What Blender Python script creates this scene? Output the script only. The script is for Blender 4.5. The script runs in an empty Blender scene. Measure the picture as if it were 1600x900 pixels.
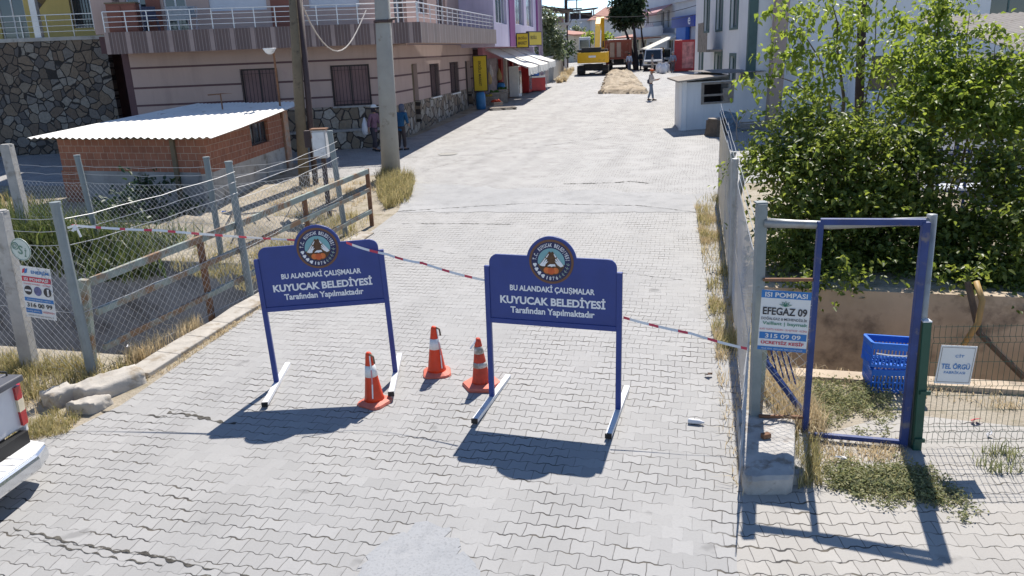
import bpy, bmesh, math, random
import numpy as np
from mathutils import Matrix, Vector

R = math.radians
random.seed(7)
rng = np.random.default_rng(11)
scene = bpy.context.scene
COL = scene.collection

# ------------------------------------------------------------------ camera
F_PX, CAM_H, ROLL, HOR = 1230.0, 4.2, R(2.3), 80.0       # focal length in photo pixels, drone height, roll, horizon row
PITCH = math.atan((450 - HOR) * math.cos(ROLL) / F_PX)
fw = np.array([0, math.cos(PITCH), -math.sin(PITCH)])
up0 = np.array([0, math.sin(PITCH), math.cos(PITCH)])
rt0 = np.array([1.0, 0, 0])
c_, s_ = math.cos(ROLL), math.sin(ROLL)
ix = c_ * rt0 - s_ * up0
iy = -s_ * rt0 - c_ * up0
cam_data = bpy.data.cameras.new('camera')
cam = bpy.data.objects.new('camera', cam_data)
COL.objects.link(cam)
cam.matrix_world = Matrix(((ix[0], -iy[0], -fw[0], 0), (ix[1], -iy[1], -fw[1], 0), (ix[2], -iy[2], -fw[2], CAM_H), (0, 0, 0, 1)))
cam_data.sensor_width = 36.0
cam_data.lens = 36.0 * F_PX / 1600.0
cam_data.clip_start, cam_data.clip_end = 0.1, 6000.0
scene.camera = cam

# ------------------------------------------------------------------ sky, sun, exposure
SUN_EL, SUN_AZ = R(52.5), R(17.0)                         # sun ahead of the camera, a little to the right
world = bpy.data.worlds.new('World')
scene.world = world
world.use_nodes = True
nt = world.node_tree
sky = nt.nodes.new('ShaderNodeTexSky')
sky.sky_type = 'NISHITA'
sky.sun_disc = False
sky.sun_elevation = SUN_EL
sky.sun_rotation = SUN_AZ
sky.air_density, sky.dust_density, sky.ozone_density = 0.75, 0.0, 2.5
sky.altitude = 1200
nt.links.new(sky.outputs[0], nt.nodes['Background'].inputs[0])
nt.nodes['Background'].inputs[1].default_value = 0.13
sun = bpy.data.lights.new('sun', 'SUN')
sun.energy = 4.9
sun.angle = R(0.5)
sun.color = (1.0, 0.95, 0.88)
sun_o = bpy.data.objects.new('sun', sun)
COL.objects.link(sun_o)
sun_dir = Vector((math.sin(SUN_AZ) * math.cos(SUN_EL), math.cos(SUN_AZ) * math.cos(SUN_EL), math.sin(SUN_EL)))
sun_o.rotation_euler = sun_dir.to_track_quat('Z', 'Y').to_euler()
sun_o.location = (5, 20, 40)
scene.view_settings.view_transform = 'Standard'
scene.view_settings.look = 'None'
scene.view_settings.gamma = 1.0
scene.view_settings.exposure = 0.52
scene.render.engine = 'CYCLES'
scene.cycles.max_bounces = 6
scene.cycles.diffuse_bounces = 3
scene.cycles.transparent_max_bounces = 8

# ------------------------------------------------------------------ survey: pixel of the photo -> metres
SLOPE = 0.025                                             # the street climbs away from the camera
def gz(x, y):
    return SLOPE * max(-60.0, min(y, 130.0))
def at(px, py, Y):
    v = fw * F_PX + ix * (px - 800) + iy * (py - 450)
    v = v / v[1]
    return Vector((v[0] * Y, Y, CAM_H + v[2] * Y))
def gp(px, py):
    v = fw * F_PX + ix * (px - 800) + iy * (py - 450)
    v = v / v[1]
    t = -CAM_H / (v[2] - SLOPE)
    return Vector((v[0] * t, t, SLOPE * t))

# ------------------------------------------------------------------ materials
def nodes_of(name):
    m = bpy.data.materials.new(name)
    m.use_nodes = True
    n = m.node_tree
    b = n.nodes['Principled BSDF']
    return m, n, b
def N(n, kind, **kw):
    x = n.nodes.new(kind)
    for k, v in kw.items():
        setattr(x, k, v)
    return x
def math_node(n, op, a, b=None, c=None):
    x = n.nodes.new('ShaderNodeMath')
    x.operation = op
    for i, v in enumerate((a, b, c)):
        if v is None: continue
        if isinstance(v, (int, float)): x.inputs[i].default_value = v
        else: n.links.new(v, x.inputs[i])
    return x.outputs[0]
def mix_col(n, fac, a, b, blend='MIX'):
    x = n.nodes.new('ShaderNodeMix')
    x.data_type = 'RGBA'
    x.blend_type = blend
    for sock, v in ((x.inputs[0], fac), (x.inputs[6], a), (x.inputs[7], b)):
        if isinstance(v, (int, float)): sock.default_value = v
        elif isinstance(v, tuple): sock.default_value = (*v[:3], 1)
        else: n.links.new(v, sock)
    return x.outputs[2]
def noise(n, vec, scale, detail=4, rough=0.55):
    x = n.nodes.new('ShaderNodeTexNoise')
    x.inputs['Scale'].default_value = scale
    x.inputs['Detail'].default_value = detail
    x.inputs['Roughness'].default_value = rough
    if vec is not None: n.links.new(vec, x.inputs['Vector'])
    return x.outputs[0]
def ramp(n, fac, lo, hi):
    x = n.nodes.new('ShaderNodeMapRange')
    x.inputs[1].default_value, x.inputs[2].default_value = lo, hi
    n.links.new(fac, x.inputs[0])
    return x.outputs[0]
def bump(n, b, height, strength, dist=0.01):
    x = n.nodes.new('ShaderNodeBump')
    x.inputs['Strength'].default_value = strength
    x.inputs['Distance'].default_value = dist
    n.links.new(height, x.inputs['Height'])
    n.links.new(x.outputs[0], b.inputs['Normal'])
_mats = {}
def mat(name, col, rough=0.7, var=0.12, scale=6.0, bmp=0.15, metal=0.0, dirt=None, dirt_amt=0.5, dirt_scale=3.0, spec=0.4, streak=0.0):
    """Plain paint, plaster, metal or plastic with uneven colour; dirt = colour of rust or stains with a shape of their own."""
    if name in _mats: return _mats[name]
    m, n, b = nodes_of(name)
    tc = N(n, 'ShaderNodeTexCoord').outputs['Object']
    f = noise(n, tc, scale)
    lo = tuple(max(0, c * (1 - var)) for c in col)
    hi = tuple(min(1, c * (1 + var)) for c in col)
    c = mix_col(n, ramp(n, f, 0.3, 0.7), lo, hi)
    if dirt:
        d = noise(n, tc, dirt_scale, 6, 0.65)
        t = 0.72 - 0.4 * dirt_amt
        c = mix_col(n, ramp(n, d, t, t + 0.12), c, dirt)
    if streak:                                            # run-off streaks and patched areas on old walls
        mp = N(n, 'ShaderNodeMapping'); mp.inputs['Scale'].default_value = (1.4, 1.4, 0.13); n.links.new(tc, mp.inputs[0])
        c = mix_col(n, math_node(n, 'MULTIPLY', ramp(n, noise(n, mp.outputs[0], 1.0, 6, 0.7), 0.5, 0.75), streak), c, tuple(v * 0.62 for v in col))
        c = mix_col(n, math_node(n, 'MULTIPLY', ramp(n, noise(n, tc, 0.35, 3, 0.5), 0.52, 0.56), streak * 0.35), c, tuple(min(1, v * 1.12) for v in col))
    n.links.new(c, b.inputs['Base Color'])
    b.inputs['Roughness'].default_value = rough
    b.inputs['Metallic'].default_value = metal
    b.inputs['Specular IOR Level'].default_value = spec
    if bmp: bump(n, b, noise(n, tc, scale * 6, 3), bmp)
    _mats[name] = m
    return m
def glass_mat(name, col=(0.03, 0.04, 0.05), rough=0.08):
    if name in _mats: return _mats[name]
    m, n, b = nodes_of(name)
    tc = N(n, 'ShaderNodeTexCoord').outputs['Object']
    n.links.new(mix_col(n, noise(n, tc, 1.5), tuple(c * 0.7 for c in col), tuple(c * 1.3 for c in col)), b.inputs['Base Color'])
    b.inputs['Roughness'].default_value = rough
    b.inputs['Specular IOR Level'].default_value = 0.8
    _mats[name] = m
    return m

def paver_mat(name, base, ang, joint=(0.045, 0.042, 0.04), grime=0.3, wu=0.18, wv=0.165):
    """Interlocking bone-shaped concrete pavers, laid in rows across the street."""
    m, n, b = nodes_of(name)
    pos = N(n, 'ShaderNodeNewGeometry').outputs['Position']
    wob = n.nodes.new('ShaderNodeTexNoise')
    wob.inputs['Scale'].default_value = 0.55
    wob.inputs['Detail'].default_value = 2
    n.links.new(pos, wob.inputs['Vector'])
    w2 = n.nodes.new('ShaderNodeTexNoise')
    w2.inputs['Scale'].default_value = 6.0
    n.links.new(pos, w2.inputs['Vector'])
    add = N(n, 'ShaderNodeVectorMath', operation='MULTIPLY_ADD')
    n.links.new(wob.outputs[1], add.inputs[0]); add.inputs[1].default_value = (0.22, 0.22, 0); n.links.new(pos, add.inputs[2])
    add2 = N(n, 'ShaderNodeVectorMath', operation='MULTIPLY_ADD')
    n.links.new(w2.outputs[1], add2.inputs[0]); add2.inputs[1].default_value = (0.03, 0.03, 0); n.links.new(add.outputs[0], add2.inputs[2])
    rot = N(n, 'ShaderNodeVectorRotate', rotation_type='Z_AXIS')
    rot.inputs['Angle'].default_value = ang
    n.links.new(add2.outputs[0], rot.inputs['Vector'])
    sp = N(n, 'ShaderNodeSeparateXYZ')
    n.links.new(rot.outputs[0], sp.inputs[0])
    u = math_node(n, 'DIVIDE', sp.outputs[0], wu)
    v = math_node(n, 'DIVIDE', sp.outputs[1], wv)
    fu = math_node(n, 'FRACT', u)
    tri = math_node(n, 'SUBTRACT', math_node(n, 'MULTIPLY', math_node(n, 'ABSOLUTE', math_node(n, 'SUBTRACT', fu, 0.5)), 4.0), 1.0)
    trap = math_node(n, 'MULTIPLY', math_node(n, 'MAXIMUM', math_node(n, 'MINIMUM', math_node(n, 'MULTIPLY', tri, 2.4), 1.0), -1.0), 0.072)
    V = math_node(n, 'MULTIPLY', math_node(n, 'FRACT', math_node(n, 'MULTIPLY', v, 0.5)), 2.0)
    b1 = math_node(n, 'SUBTRACT', 1.0, trap)
    b2 = math_node(n, 'ADD', 2.0, trap)
    dv = math_node(n, 'MINIMUM', math_node(n, 'ABSOLUTE', math_node(n, 'SUBTRACT', V, trap)),
                   math_node(n, 'MINIMUM', math_node(n, 'ABSOLUTE', math_node(n, 'SUBTRACT', V, b1)), math_node(n, 'ABSOLUTE', math_node(n, 'SUBTRACT', V, b2))))
    dv = math_node(n, 'MULTIPLY', dv, wv)
    up_ = math_node(n, 'GREATER_THAN', V, trap)
    mid = math_node(n, 'LESS_THAN', V, b1)
    top = math_node(n, 'GREATER_THAN', V, b2)
    even = math_node(n, 'MAXIMUM', math_node(n, 'MULTIPLY', up_, mid), top)      # which of the two row kinds
    uu = math_node(n, 'ADD', u, math_node(n, 'MULTIPLY', even, 0.5))
    f2 = math_node(n, 'FRACT', uu)
    du = math_node(n, 'MULTIPLY', math_node(n, 'MINIMUM', f2, math_node(n, 'SUBTRACT', 1.0, f2)), wu)
    # cell id
    cell = N(n, 'ShaderNodeCombineXYZ')
    n.links.new(math_node(n, 'FLOOR', uu), cell.inputs[0])
    n.links.new(math_node(n, 'ADD', math_node(n, 'MULTIPLY', math_node(n, 'FLOOR', math_node(n, 'MULTIPLY', math_node(n, 'SUBTRACT', v, trap), 0.5)), 2.0), even), cell.inputs[1])
    wn = N(n, 'ShaderNodeTexWhiteNoise')
    n.links.new(cell.outputs[0], wn.inputs['Vector'])
    syz = N(n, 'ShaderNodeSeparateXYZ'); n.links.new(pos, syz.inputs[0]); sepy = syz.outputs[1]   # blocks up the street are laid looser
    # joints are partly filled with dust
    fill = noise(n, pos, 1.3, 5, 0.7)
    fill2 = noise(n, pos, 9.0, 2)
    wj = math_node(n, 'MULTIPLY', ramp(n, math_node(n, 'ADD', math_node(n, 'MULTIPLY', fill, 0.6), math_node(n, 'MULTIPLY', fill2, 0.4)), 0.36, 0.62), math_node(n, 'ADD', 0.0085, math_node(n, 'MULTIPLY', ramp(n, sepy, 13.0, 30.0), 0.009)))
    gap = math_node(n, 'ADD', 0.55, math_node(n, 'MULTIPLY', math_node(n, 'POWER', wn.outputs['Value'], 5.0), 1.9))
    jv = ramp(n, math_node(n, 'SUBTRACT', dv, math_node(n, 'MULTIPLY', wj, gap)), 0.0035, 0.0)
    ju = math_node(n, 'MULTIPLY', ramp(n, math_node(n, 'SUBTRACT', du, math_node(n, 'MULTIPLY', wj, 0.35)), 0.003, 0.0), 0.75)
    j = math_node(n, 'MULTIPLY', math_node(n, 'MAXIMUM', jv, ju), ramp(n, fill, 0.36, 0.52))
    lo = tuple(c * 0.90 for c in base); hi = tuple(min(1, c * 1.07) for c in base)
    col = mix_col(n, wn.outputs['Value'], lo, hi)
    big = noise(n, pos, 0.35, 5, 0.6)
    col = mix_col(n, math_node(n, 'MULTIPLY', ramp(n, big, 0.42, 0.68), grime), col, (base[0] * 1.06, base[1] * 1.03, base[2] * 0.98))
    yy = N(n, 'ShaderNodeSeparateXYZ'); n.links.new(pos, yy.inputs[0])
    paler = math_node(n, 'MULTIPLY', ramp(n, math_node(n, 'ADD', yy.outputs[1], math_node(n, 'MULTIPLY', noise(n, pos, 0.5, 4), 14.0)), 12.0, 34.0), 0.7)  # block colour turns gradually lighter up the street, with a noisy edge
    col = mix_col(n, paler, col, (base[0] * 1.22, base[1] * 1.20, base[2] * 1.17))
    # tyre-polished tracks along the street
    trk = math_node(n, 'MULTIPLY', ramp(n, math_node(n, 'SINE', math_node(n, 'MULTIPLY', sp.outputs[0], 4.1)), 0.1, 0.95), ramp(n, noise(n, pos, 0.45, 3), 0.38, 0.62))
    col = mix_col(n, math_node(n, 'MULTIPLY', trk, 0.32), col, tuple(c * 0.78 for c in base))
    oil = noise(n, pos, 2.3, 3, 0.5)
    col = mix_col(n, math_node(n, 'MULTIPLY', ramp(n, oil, 0.69, 0.75), 0.55), col, tuple(c * 0.45 for c in base))
    stain = noise(n, pos, 1.1, 7, 0.7)
    col = mix_col(n, math_node(n, 'MULTIPLY', ramp(n, stain, 0.56, 0.75), 0.35), col, tuple(c * 0.74 for c in base))
    speck = noise(n, pos, 55.0, 2)
    col = mix_col(n, math_node(n, 'MULTIPLY', ramp(n, speck, 0.35, 0.75), 0.22), col, tuple(c * 0.7 for c in base))
    sand = (base[0] * 0.82, base[1] * 0.74, base[2] * 0.62)
    jc = mix_col(n, ramp(n, fill2, 0.45, 0.6), joint, tuple(0.35 * s for s in sand))
    # dust lies in the joints here and there
    col = mix_col(n, j, col, jc)
    n.links.new(col, b.inputs['Base Color'])
    b.inputs['Roughness'].default_value = 0.78
    b.inputs['Specular IOR Level'].default_value = 0.3
    tilt = math_node(n, 'MULTIPLY', math_node(n, 'SUBTRACT', f2, 0.5), math_node(n, 'MULTIPLY', math_node(n, 'SUBTRACT', wn.outputs['Value'], 0.5), 1.1))
    h = math_node(n, 'SUBTRACT', math_node(n, 'ADD', math_node(n, 'ADD', tilt, math_node(n, 'MULTIPLY', wn.outputs['Value'], 0.25)), math_node(n, 'MULTIPLY', speck, 0.15)), j)
    bump(n, b, h, 0.5, 0.012)
    return m
def ground_mat(name, cols, scale=0.8, bmp=0.6):
    m, n, b = nodes_of(name)
    pos = N(n, 'ShaderNodeNewGeometry').outputs['Position']
    f = noise(n, pos, scale, 7, 0.65)
    c = mix_col(n, ramp(n, f, 0.35, 0.6), cols[0], cols[1])
    c = mix_col(n, ramp(n, noise(n, pos, scale * 3.1, 6, 0.7), 0.5, 0.66), c, cols[2])
    c = mix_col(n, math_node(n, 'MULTIPLY', ramp(n, noise(n, pos, 40, 3), 0.5, 0.8), 0.5), c, tuple(x * 0.45 for x in cols[0]))
    n.links.new(c, b.inputs['Base Color'])
    b.inputs['Roughness'].default_value = 0.95
    b.inputs['Specular IOR Level'].default_value = 0.1
    bump(n, b, noise(n, pos, 18, 6, 0.7), bmp, 0.05)
    return m
def stone_mat(name, cols, mortar, scale=2.6, joint=0.06):
    """Crazy paving of flat field stones set in mortar."""
    m, n, b = nodes_of(name)
    tc = N(n, 'ShaderNodeTexCoord').outputs['Object']
    mp = N(n, 'ShaderNodeMapping')
    mp.inputs['Scale'].default_value = (1, 0.02, 1)
    n.links.new(tc, mp.inputs[0])
    wv = n.nodes.new('ShaderNodeTexNoise'); wv.inputs['Scale'].default_value = 3.0
    n.links.new(mp.outputs[0], wv.inputs['Vector'])
    ad = N(n, 'ShaderNodeVectorMath', operation='MULTIPLY_ADD')
    n.links.new(wv.outputs[1], ad.inputs[0]); ad.inputs[1].default_value = (0.16, 0, 0.16); n.links.new(mp.outputs[0], ad.inputs[2])
    vo = N(n, 'ShaderNodeTexVoronoi', feature='DISTANCE_TO_EDGE'); vo.inputs['Scale'].default_value = scale
    vc = N(n, 'ShaderNodeTexVoronoi'); vc.inputs['Scale'].default_value = scale
    n.links.new(ad.outputs[0], vo.inputs['Vector']); n.links.new(ad.outputs[0], vc.inputs['Vector'])
    sx = N(n, 'ShaderNodeSeparateColor'); n.links.new(vc.outputs['Color'], sx.inputs[0])
    cr = N(n, 'ShaderNodeValToRGB')
    cr.color_ramp.interpolation = 'CONSTANT'
    while len(cr.color_ramp.elements) < len(cols): cr.color_ramp.elements.new(0.5)
    for i, c in enumerate(cols):
        cr.color_ramp.elements[i].position = i / len(cols); cr.color_ramp.elements[i].color = (*c, 1)
    n.links.new(sx.outputs[0], cr.inputs[0])
    c = mix_col(n, math_node(n, 'MULTIPLY', ramp(n, noise(n, tc, 9, 5), 0.35, 0.7), 0.45), cr.outputs[0], tuple(x * 0.5 for x in cols[0]))
    e = ramp(n, vo.outputs['Distance'], joint, joint * 0.55)
    c = mix_col(n, e, c, mortar)
    n.links.new(c, b.inputs['Base Color'])
    b.inputs['Roughness'].default_value = 0.85
    bump(n, b, math_node(n, 'SUBTRACT', noise(n, tc, 14, 4), math_node(n, 'MULTIPLY', e, 1.6)), 0.8, 0.03)
    return m
def brick_mat(name, c1, c2, mortar, bw=0.19, bh=0.19, vertical_grooves=True):
    m, n, b = nodes_of(name)
    tc = N(n, 'ShaderNodeTexCoord').outputs['Object']
    sp = N(n, 'ShaderNodeSeparateXYZ'); n.links.new(tc, sp.inputs[0])
    cb = N(n, 'ShaderNodeCombineXYZ')
    n.links.new(math_node(n, 'ADD', sp.outputs[0], sp.outputs[1]), cb.inputs[0]); n.links.new(sp.outputs[2], cb.inputs[1])
    br = N(n, 'ShaderNodeTexBrick')
    br.inputs['Scale'].default_value = 1.0
    br.inputs['Brick Width'].default_value = bw
    br.inputs['Row Height'].default_value = bh
    br.inputs['Mortar Size'].default_value = 0.007
    br.inputs['Color1'].default_value = (*c1, 1); br.inputs['Color2'].default_value = (*c2, 1); br.inputs['Mortar'].default_value = (*mortar, 1)
    n.links.new(cb.outputs[0], br.inputs['Vector'])
    c = mix_col(n, math_node(n, 'MULTIPLY', ramp(n, noise(n, tc, 2.2, 6, 0.65), 0.45, 0.7), 0.6), br.outputs[0], tuple(x * 0.55 for x in c1))
    n.links.new(c, b.inputs['Base Color'])
    b.inputs['Roughness'].default_value = 0.9
    g = math_node(n, 'SINE', math_node(n, 'MULTIPLY', math_node(n, 'ADD', sp.outputs[0], sp.outputs[1]), 260.0))
    bump(n, b, math_node(n, 'SUBTRACT', math_node(n, 'MULTIPLY', g, 0.25), math_node(n, 'MULTIPLY', br.outputs['Fac'], 1.0)), 0.6, 0.012)
    return m
def band_mat(name, dark, light, grout, tile, period, strip):
    """Vertical cladding tiles with a pale strip every so often."""
    m, n, b = nodes_of(name)
    tc = N(n, 'ShaderNodeTexCoord').outputs['Object']
    sp = N(n, 'ShaderNodeSeparateXYZ'); n.links.new(tc, sp.inputs[0])
    x = sp.outputs[0]
    t = math_node(n, 'MULTIPLY', math_node(n, 'FRACT', math_node(n, 'DIVIDE', x, tile)), tile)
    g = math_node(n, 'LESS_THAN', t, 0.022)
    s = math_node(n, 'LESS_THAN', math_node(n, 'MULTIPLY', math_node(n, 'FRACT', math_node(n, 'DIVIDE', x, period)), period), strip)
    wn = N(n, 'ShaderNodeTexWhiteNoise', noise_dimensions='1D')
    n.links.new(math_node(n, 'FLOOR', math_node(n, 'DIVIDE', x, tile)), wn.inputs['W'])
    c = mix_col(n, wn.outputs[0], tuple(v * 0.88 for v in dark), tuple(v * 1.12 for v in dark))
    c = mix_col(n, math_node(n, 'MULTIPLY', g, 0.7), c, grout)
    c = mix_col(n, s, c, light)
    c = mix_col(n, math_node(n, 'MULTIPLY', ramp(n, noise(n, tc, 1.2, 5), 0.45, 0.7), 0.3), c, tuple(v * 0.7 for v in dark))
    n.links.new(c, b.inputs['Base Color'])
    b.inputs['Roughness'].default_value = 0.55
    bump(n, b, math_node(n, 'MULTIPLY', g, -1.0), 0.4, 0.01)
    return m
def leaf_mat(name, c1, c2, trans=0.5, rough=0.45):
    m, n, b = nodes_of(name)
    rnd = N(n, 'ShaderNodeNewGeometry').outputs['Random Per Island']
    c = mix_col(n, rnd, c1, c2)
    n.links.new(c, b.inputs['Base Color'])
    b.inputs['Roughness'].default_value = rough
    b.inputs['Specular IOR Level'].default_value = 0.45
    tr = N(n, 'ShaderNodeBsdfTranslucent')
    hs = N(n, 'ShaderNodeHueSaturation')
    hs.inputs['Hue'].default_value = 0.485; hs.inputs['Saturation'].default_value = 1.1; hs.inputs['Value'].default_value = 1.9
    n.links.new(c, hs.inputs['Color']); n.links.new(hs.outputs[0], tr.inputs['Color'])
    mx = N(n, 'ShaderNodeMixShader'); mx.inputs[0].default_value = trans
    n.links.new(b.outputs[0], mx.inputs[1]); n.links.new(tr.outputs[0], mx.inputs[2])
    n.links.new(mx.outputs[0], n.nodes['Material Output'].inputs['Surface'])
    return m

# ------------------------------------------------------------------ mesh building
class MB:
    def __init__(self):
        self.v, self.f, self.mi = [], [], []
    def add(self, vs, fs, mi=0):
        o = len(self.v)
        self.v += [tuple(p) for p in vs]
        self.f += [tuple(i + o for i in f) for f in fs]
        self.mi += [mi] * len(fs)
        return self
    def box(self, x0, y0, z0, x1, y1, z1, mi=0):
        if x0 > x1: x0, x1 = x1, x0
        if y0 > y1: y0, y1 = y1, y0
        if z0 > z1: z0, z1 = z1, z0
        vs = [(x0, y0, z0), (x1, y0, z0), (x1, y1, z0), (x0, y1, z0), (x0, y0, z1), (x1, y0, z1), (x1, y1, z1), (x0, y1, z1)]
        return self.add(vs, [(0, 3, 2, 1), (4, 5, 6, 7), (0, 1, 5, 4), (1, 2, 6, 5), (2, 3, 7, 6), (3, 0, 4, 7)], mi)
    def hexa(self, vs, mi=0):
        return self.add(vs, [(0, 3, 2, 1), (4, 5, 6, 7), (0, 1, 5, 4), (1, 2, 6, 5), (2, 3, 7, 6), (3, 0, 4, 7)], mi)
    def bar(self, p0, p1, w, h, up=(0, 0, 1), mi=0):
        p0, p1 = Vector(p0), Vector(p1)
        d = (p1 - p0).normalized()
        u = Vector(up)
        s = d.cross(u)
        if s.length < 1e-4: s = d.cross(Vector((0, 1, 0)))
        s.normalize(); u = s.cross(d)
        s *= w / 2; u *= h / 2
        return self.hexa([p0 - s - u, p0 + s - u, p0 + s + u, p0 - s + u, p1 - s - u, p1 + s - u, p1 + s + u, p1 - s + u], mi)
    def tube(self, pts, r, n=8, mi=0, caps=True):
        pts = [Vector(p) for p in pts]
        rs = r if isinstance(r, (list, tuple)) else [r] * len(pts)
        rings = []
        ref = None
        for i, p in enumerate(pts):
            d = (pts[min(i + 1, len(pts) - 1)] - pts[max(i - 1, 0)]).normalized()
            if ref is None:
                ref = Vector((1, 0, 0)) if abs(d.x) < 0.8 else Vector((0, 1, 0))
            a = d.cross(ref).normalized(); b = a.cross(d); ref = b
            ref = b
            rings.append([p + (a * math.cos(2 * math.pi * k / n) + b * math.sin(2 * math.pi * k / n)) * rs[i] for k in range(n)])
        vs = [q for ring in rings for q in ring]
        fs = []
        for i in range(len(pts) - 1):
            for k in range(n):
                fs.append((i * n + k, i * n + (k + 1) % n, (i + 1) * n + (k + 1) % n, (i + 1) * n + k))
        if caps and n > 2:
            fs.append(tuple(range(n))[::-1]); fs.append(tuple((len(pts) - 1) * n + k for k in range(n)))
        return self.add(vs, fs, mi)
    def lathe(self, prof, n=16, c=(0, 0, 0), mi=0, sq=None):
        vs, fs = [], []
        for r, z in prof:
            for k in range(n):
                a = 2 * math.pi * (k + 0.5) / n
                vs.append((c[0] + r * math.cos(a), c[1] + r * math.sin(a), c[2] + z))
        for i in range(len(prof) - 1):
            for k in range(n):
                fs.append((i * n + k, i * n + (k + 1) % n, (i + 1) * n + (k + 1) % n, (i + 1) * n + k))
        fs.append(tuple(range(n))[::-1]); fs.append(tuple((len(prof) - 1) * n + k for k in range(n)))
        return self.add(vs, fs, mi)
    def prism(self, poly, y0, y1, mi=0):
        """poly in (x, z), extruded along y"""
        n = len(poly)
        vs = [(x, y0, z) for x, z in poly] + [(x, y1, z) for x, z in poly]
        fs = [tuple(range(n)), tuple(range(n, 2 * n))[::-1]] + [(i, i + n, (i + 1) % n + n, (i + 1) % n) for i in range(n)]
        return self.add(vs, fs, mi)
    def slab(self, poly, z0, z1, mi=0):
        """poly in (x, y), extruded along z; z0, z1 numbers or functions"""
        n = len(poly)
        f0 = z0 if callable(z0) else (lambda x, y: z0)
        f1 = z1 if callable(z1) else (lambda x, y: z1)
        vs = [(x, y, f0(x, y)) for x, y in poly] + [(x, y, f1(x, y)) for x, y in poly]
        fs = [tuple(range(n))[::-1], tuple(range(n, 2 * n))] + [(i, (i + 1) % n, (i + 1) % n + n, i + n) for i in range(n)]
        return self.add(vs, fs, mi)
    def mesh(self, me, M=None, mi=0):
        M = M or Matrix()
        return self.add([M @ v.co for v in me.vertices], [tuple(p.vertices) for p in me.polygons], mi)
    def build(self, name, mats, parent=None, M=None, smooth=False, bevel=0.0, label=None):
        me = bpy.data.meshes.new(name)
        me.from_pydata(self.v, [], self.f)
        mats = mats if isinstance(mats, (list, tuple)) else [mats]
        for m in mats: me.materials.append(m)
        if len(mats) > 1: me.polygons.foreach_set('material_index', self.mi)
        if smooth: me.polygons.foreach_set('use_smooth', [True] * len(me.polygons))
        me.update()
        o = bpy.data.objects.new(name, me)
        COL.objects.link(o)
        if parent: o.parent = parent
        if M is not None: o.matrix_local = M
        if bevel:
            b = o.modifiers.new('bevel', 'BEVEL'); b.width = bevel; b.segments = 2; b.limit_method = 'ANGLE'
        if label: o['label'] = label
        return o
def np_mesh(name, verts, faces, m, parent=None, smooth=False):
    """verts (n,3), faces (k,4) or (k,3) numpy arrays -> object"""
    me = bpy.data.meshes.new(name)
    k = faces.shape[1]
    me.vertices.add(len(verts)); me.vertices.foreach_set('co', verts.astype(np.float32).ravel())
    me.loops.add(faces.size); me.loops.foreach_set('vertex_index', faces.astype(np.int32).ravel())
    me.polygons.add(len(faces))
    me.polygons.foreach_set('loop_start', np.arange(0, faces.size, k, dtype=np.int32))
    me.polygons.foreach_set('loop_total', np.full(len(faces), k, dtype=np.int32))
    me.update(calc_edges=True)
    if smooth: me.polygons.foreach_set('use_smooth', [True] * len(faces))
    me.materials.append(m)
    o = bpy.data.objects.new(name, me)
    COL.objects.link(o)
    if parent: o.parent = parent
    return o
def tag(o, label=None, cat=None, group=None, kind=None):
    if label: o['label'] = label
    if cat: o['category'] = cat
    if group: o['group'] = group
    if kind: o['kind'] = kind
    return o
def empty(name, loc=(0, 0, 0), rz=0.0, label=None, cat=None, group=None):
    o = bpy.data.objects.new(name, None)
    o.empty_display_size = 0.2
    COL.objects.link(o)
    o.location = loc; o.rotation_euler = (0, 0, rz)
    return tag(o, label, cat, group)
def copy_tree(o, parent=None):
    c = o.copy(); COL.objects.link(c)
    if parent:
        c.parent = parent; c.matrix_parent_inverse = o.matrix_parent_inverse
    for ch in list(o.children): copy_tree(ch, c)
    return c
def TR(x=0, y=0, z=0, rz=0, rx=0):
    return Matrix.Translation((x, y, z)) @ Matrix.Rotation(rz, 4, 'Z') @ Matrix.Rotation(rx, 4, 'X')

def text_mesh(s, width=None, height=None, bold=0.0, shear=0.0):
    """mesh of one line of lettering in the x-z plane, centred on the origin, facing -y; fitted to width and height"""
    cu = bpy.data.curves.new('lettering', 'FONT')
    cu.body = s; cu.size = 1.0; cu.offset = bold; cu.fill_mode = 'FRONT'; cu.resolution_u = 3; cu.shear = shear
    o = bpy.data.objects.new('lettering', cu); COL.objects.link(o)
    dg = bpy.context.evaluated_depsgraph_get()
    me = bpy.data.meshes.new_from_object(o.evaluated_get(dg))
    bpy.data.objects.remove(o); bpy.data.curves.remove(cu)
    xs = [v.co.x for v in me.vertices]; ys = [v.co.y for v in me.vertices]
    if not xs: return me
    x0, x1, y0, y1 = min(xs), max(xs), min(ys), max(ys)
    sx = width / (x1 - x0) if width else 1
    sy = height / (y1 - y0) if height else sx
    if not width: sx = sy
    for v in me.vertices:
        v.co = Vector(((v.co.x - (x0 + x1) / 2) * sx, 0, (v.co.y - (y0 + y1) / 2) * sy))
    return me
def lettering(lines, m, parent, y, name='lettering', M=None):
    """lines: (text, x, z, width, height, bold)"""
    for s, x, z, w, h, bold in lines:
        b = MB()
        b.mesh(text_mesh(s, w, h, bold), Matrix.Translation((x, y, z)))
        o = b.build(name, m, parent, M)
    return o

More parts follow.
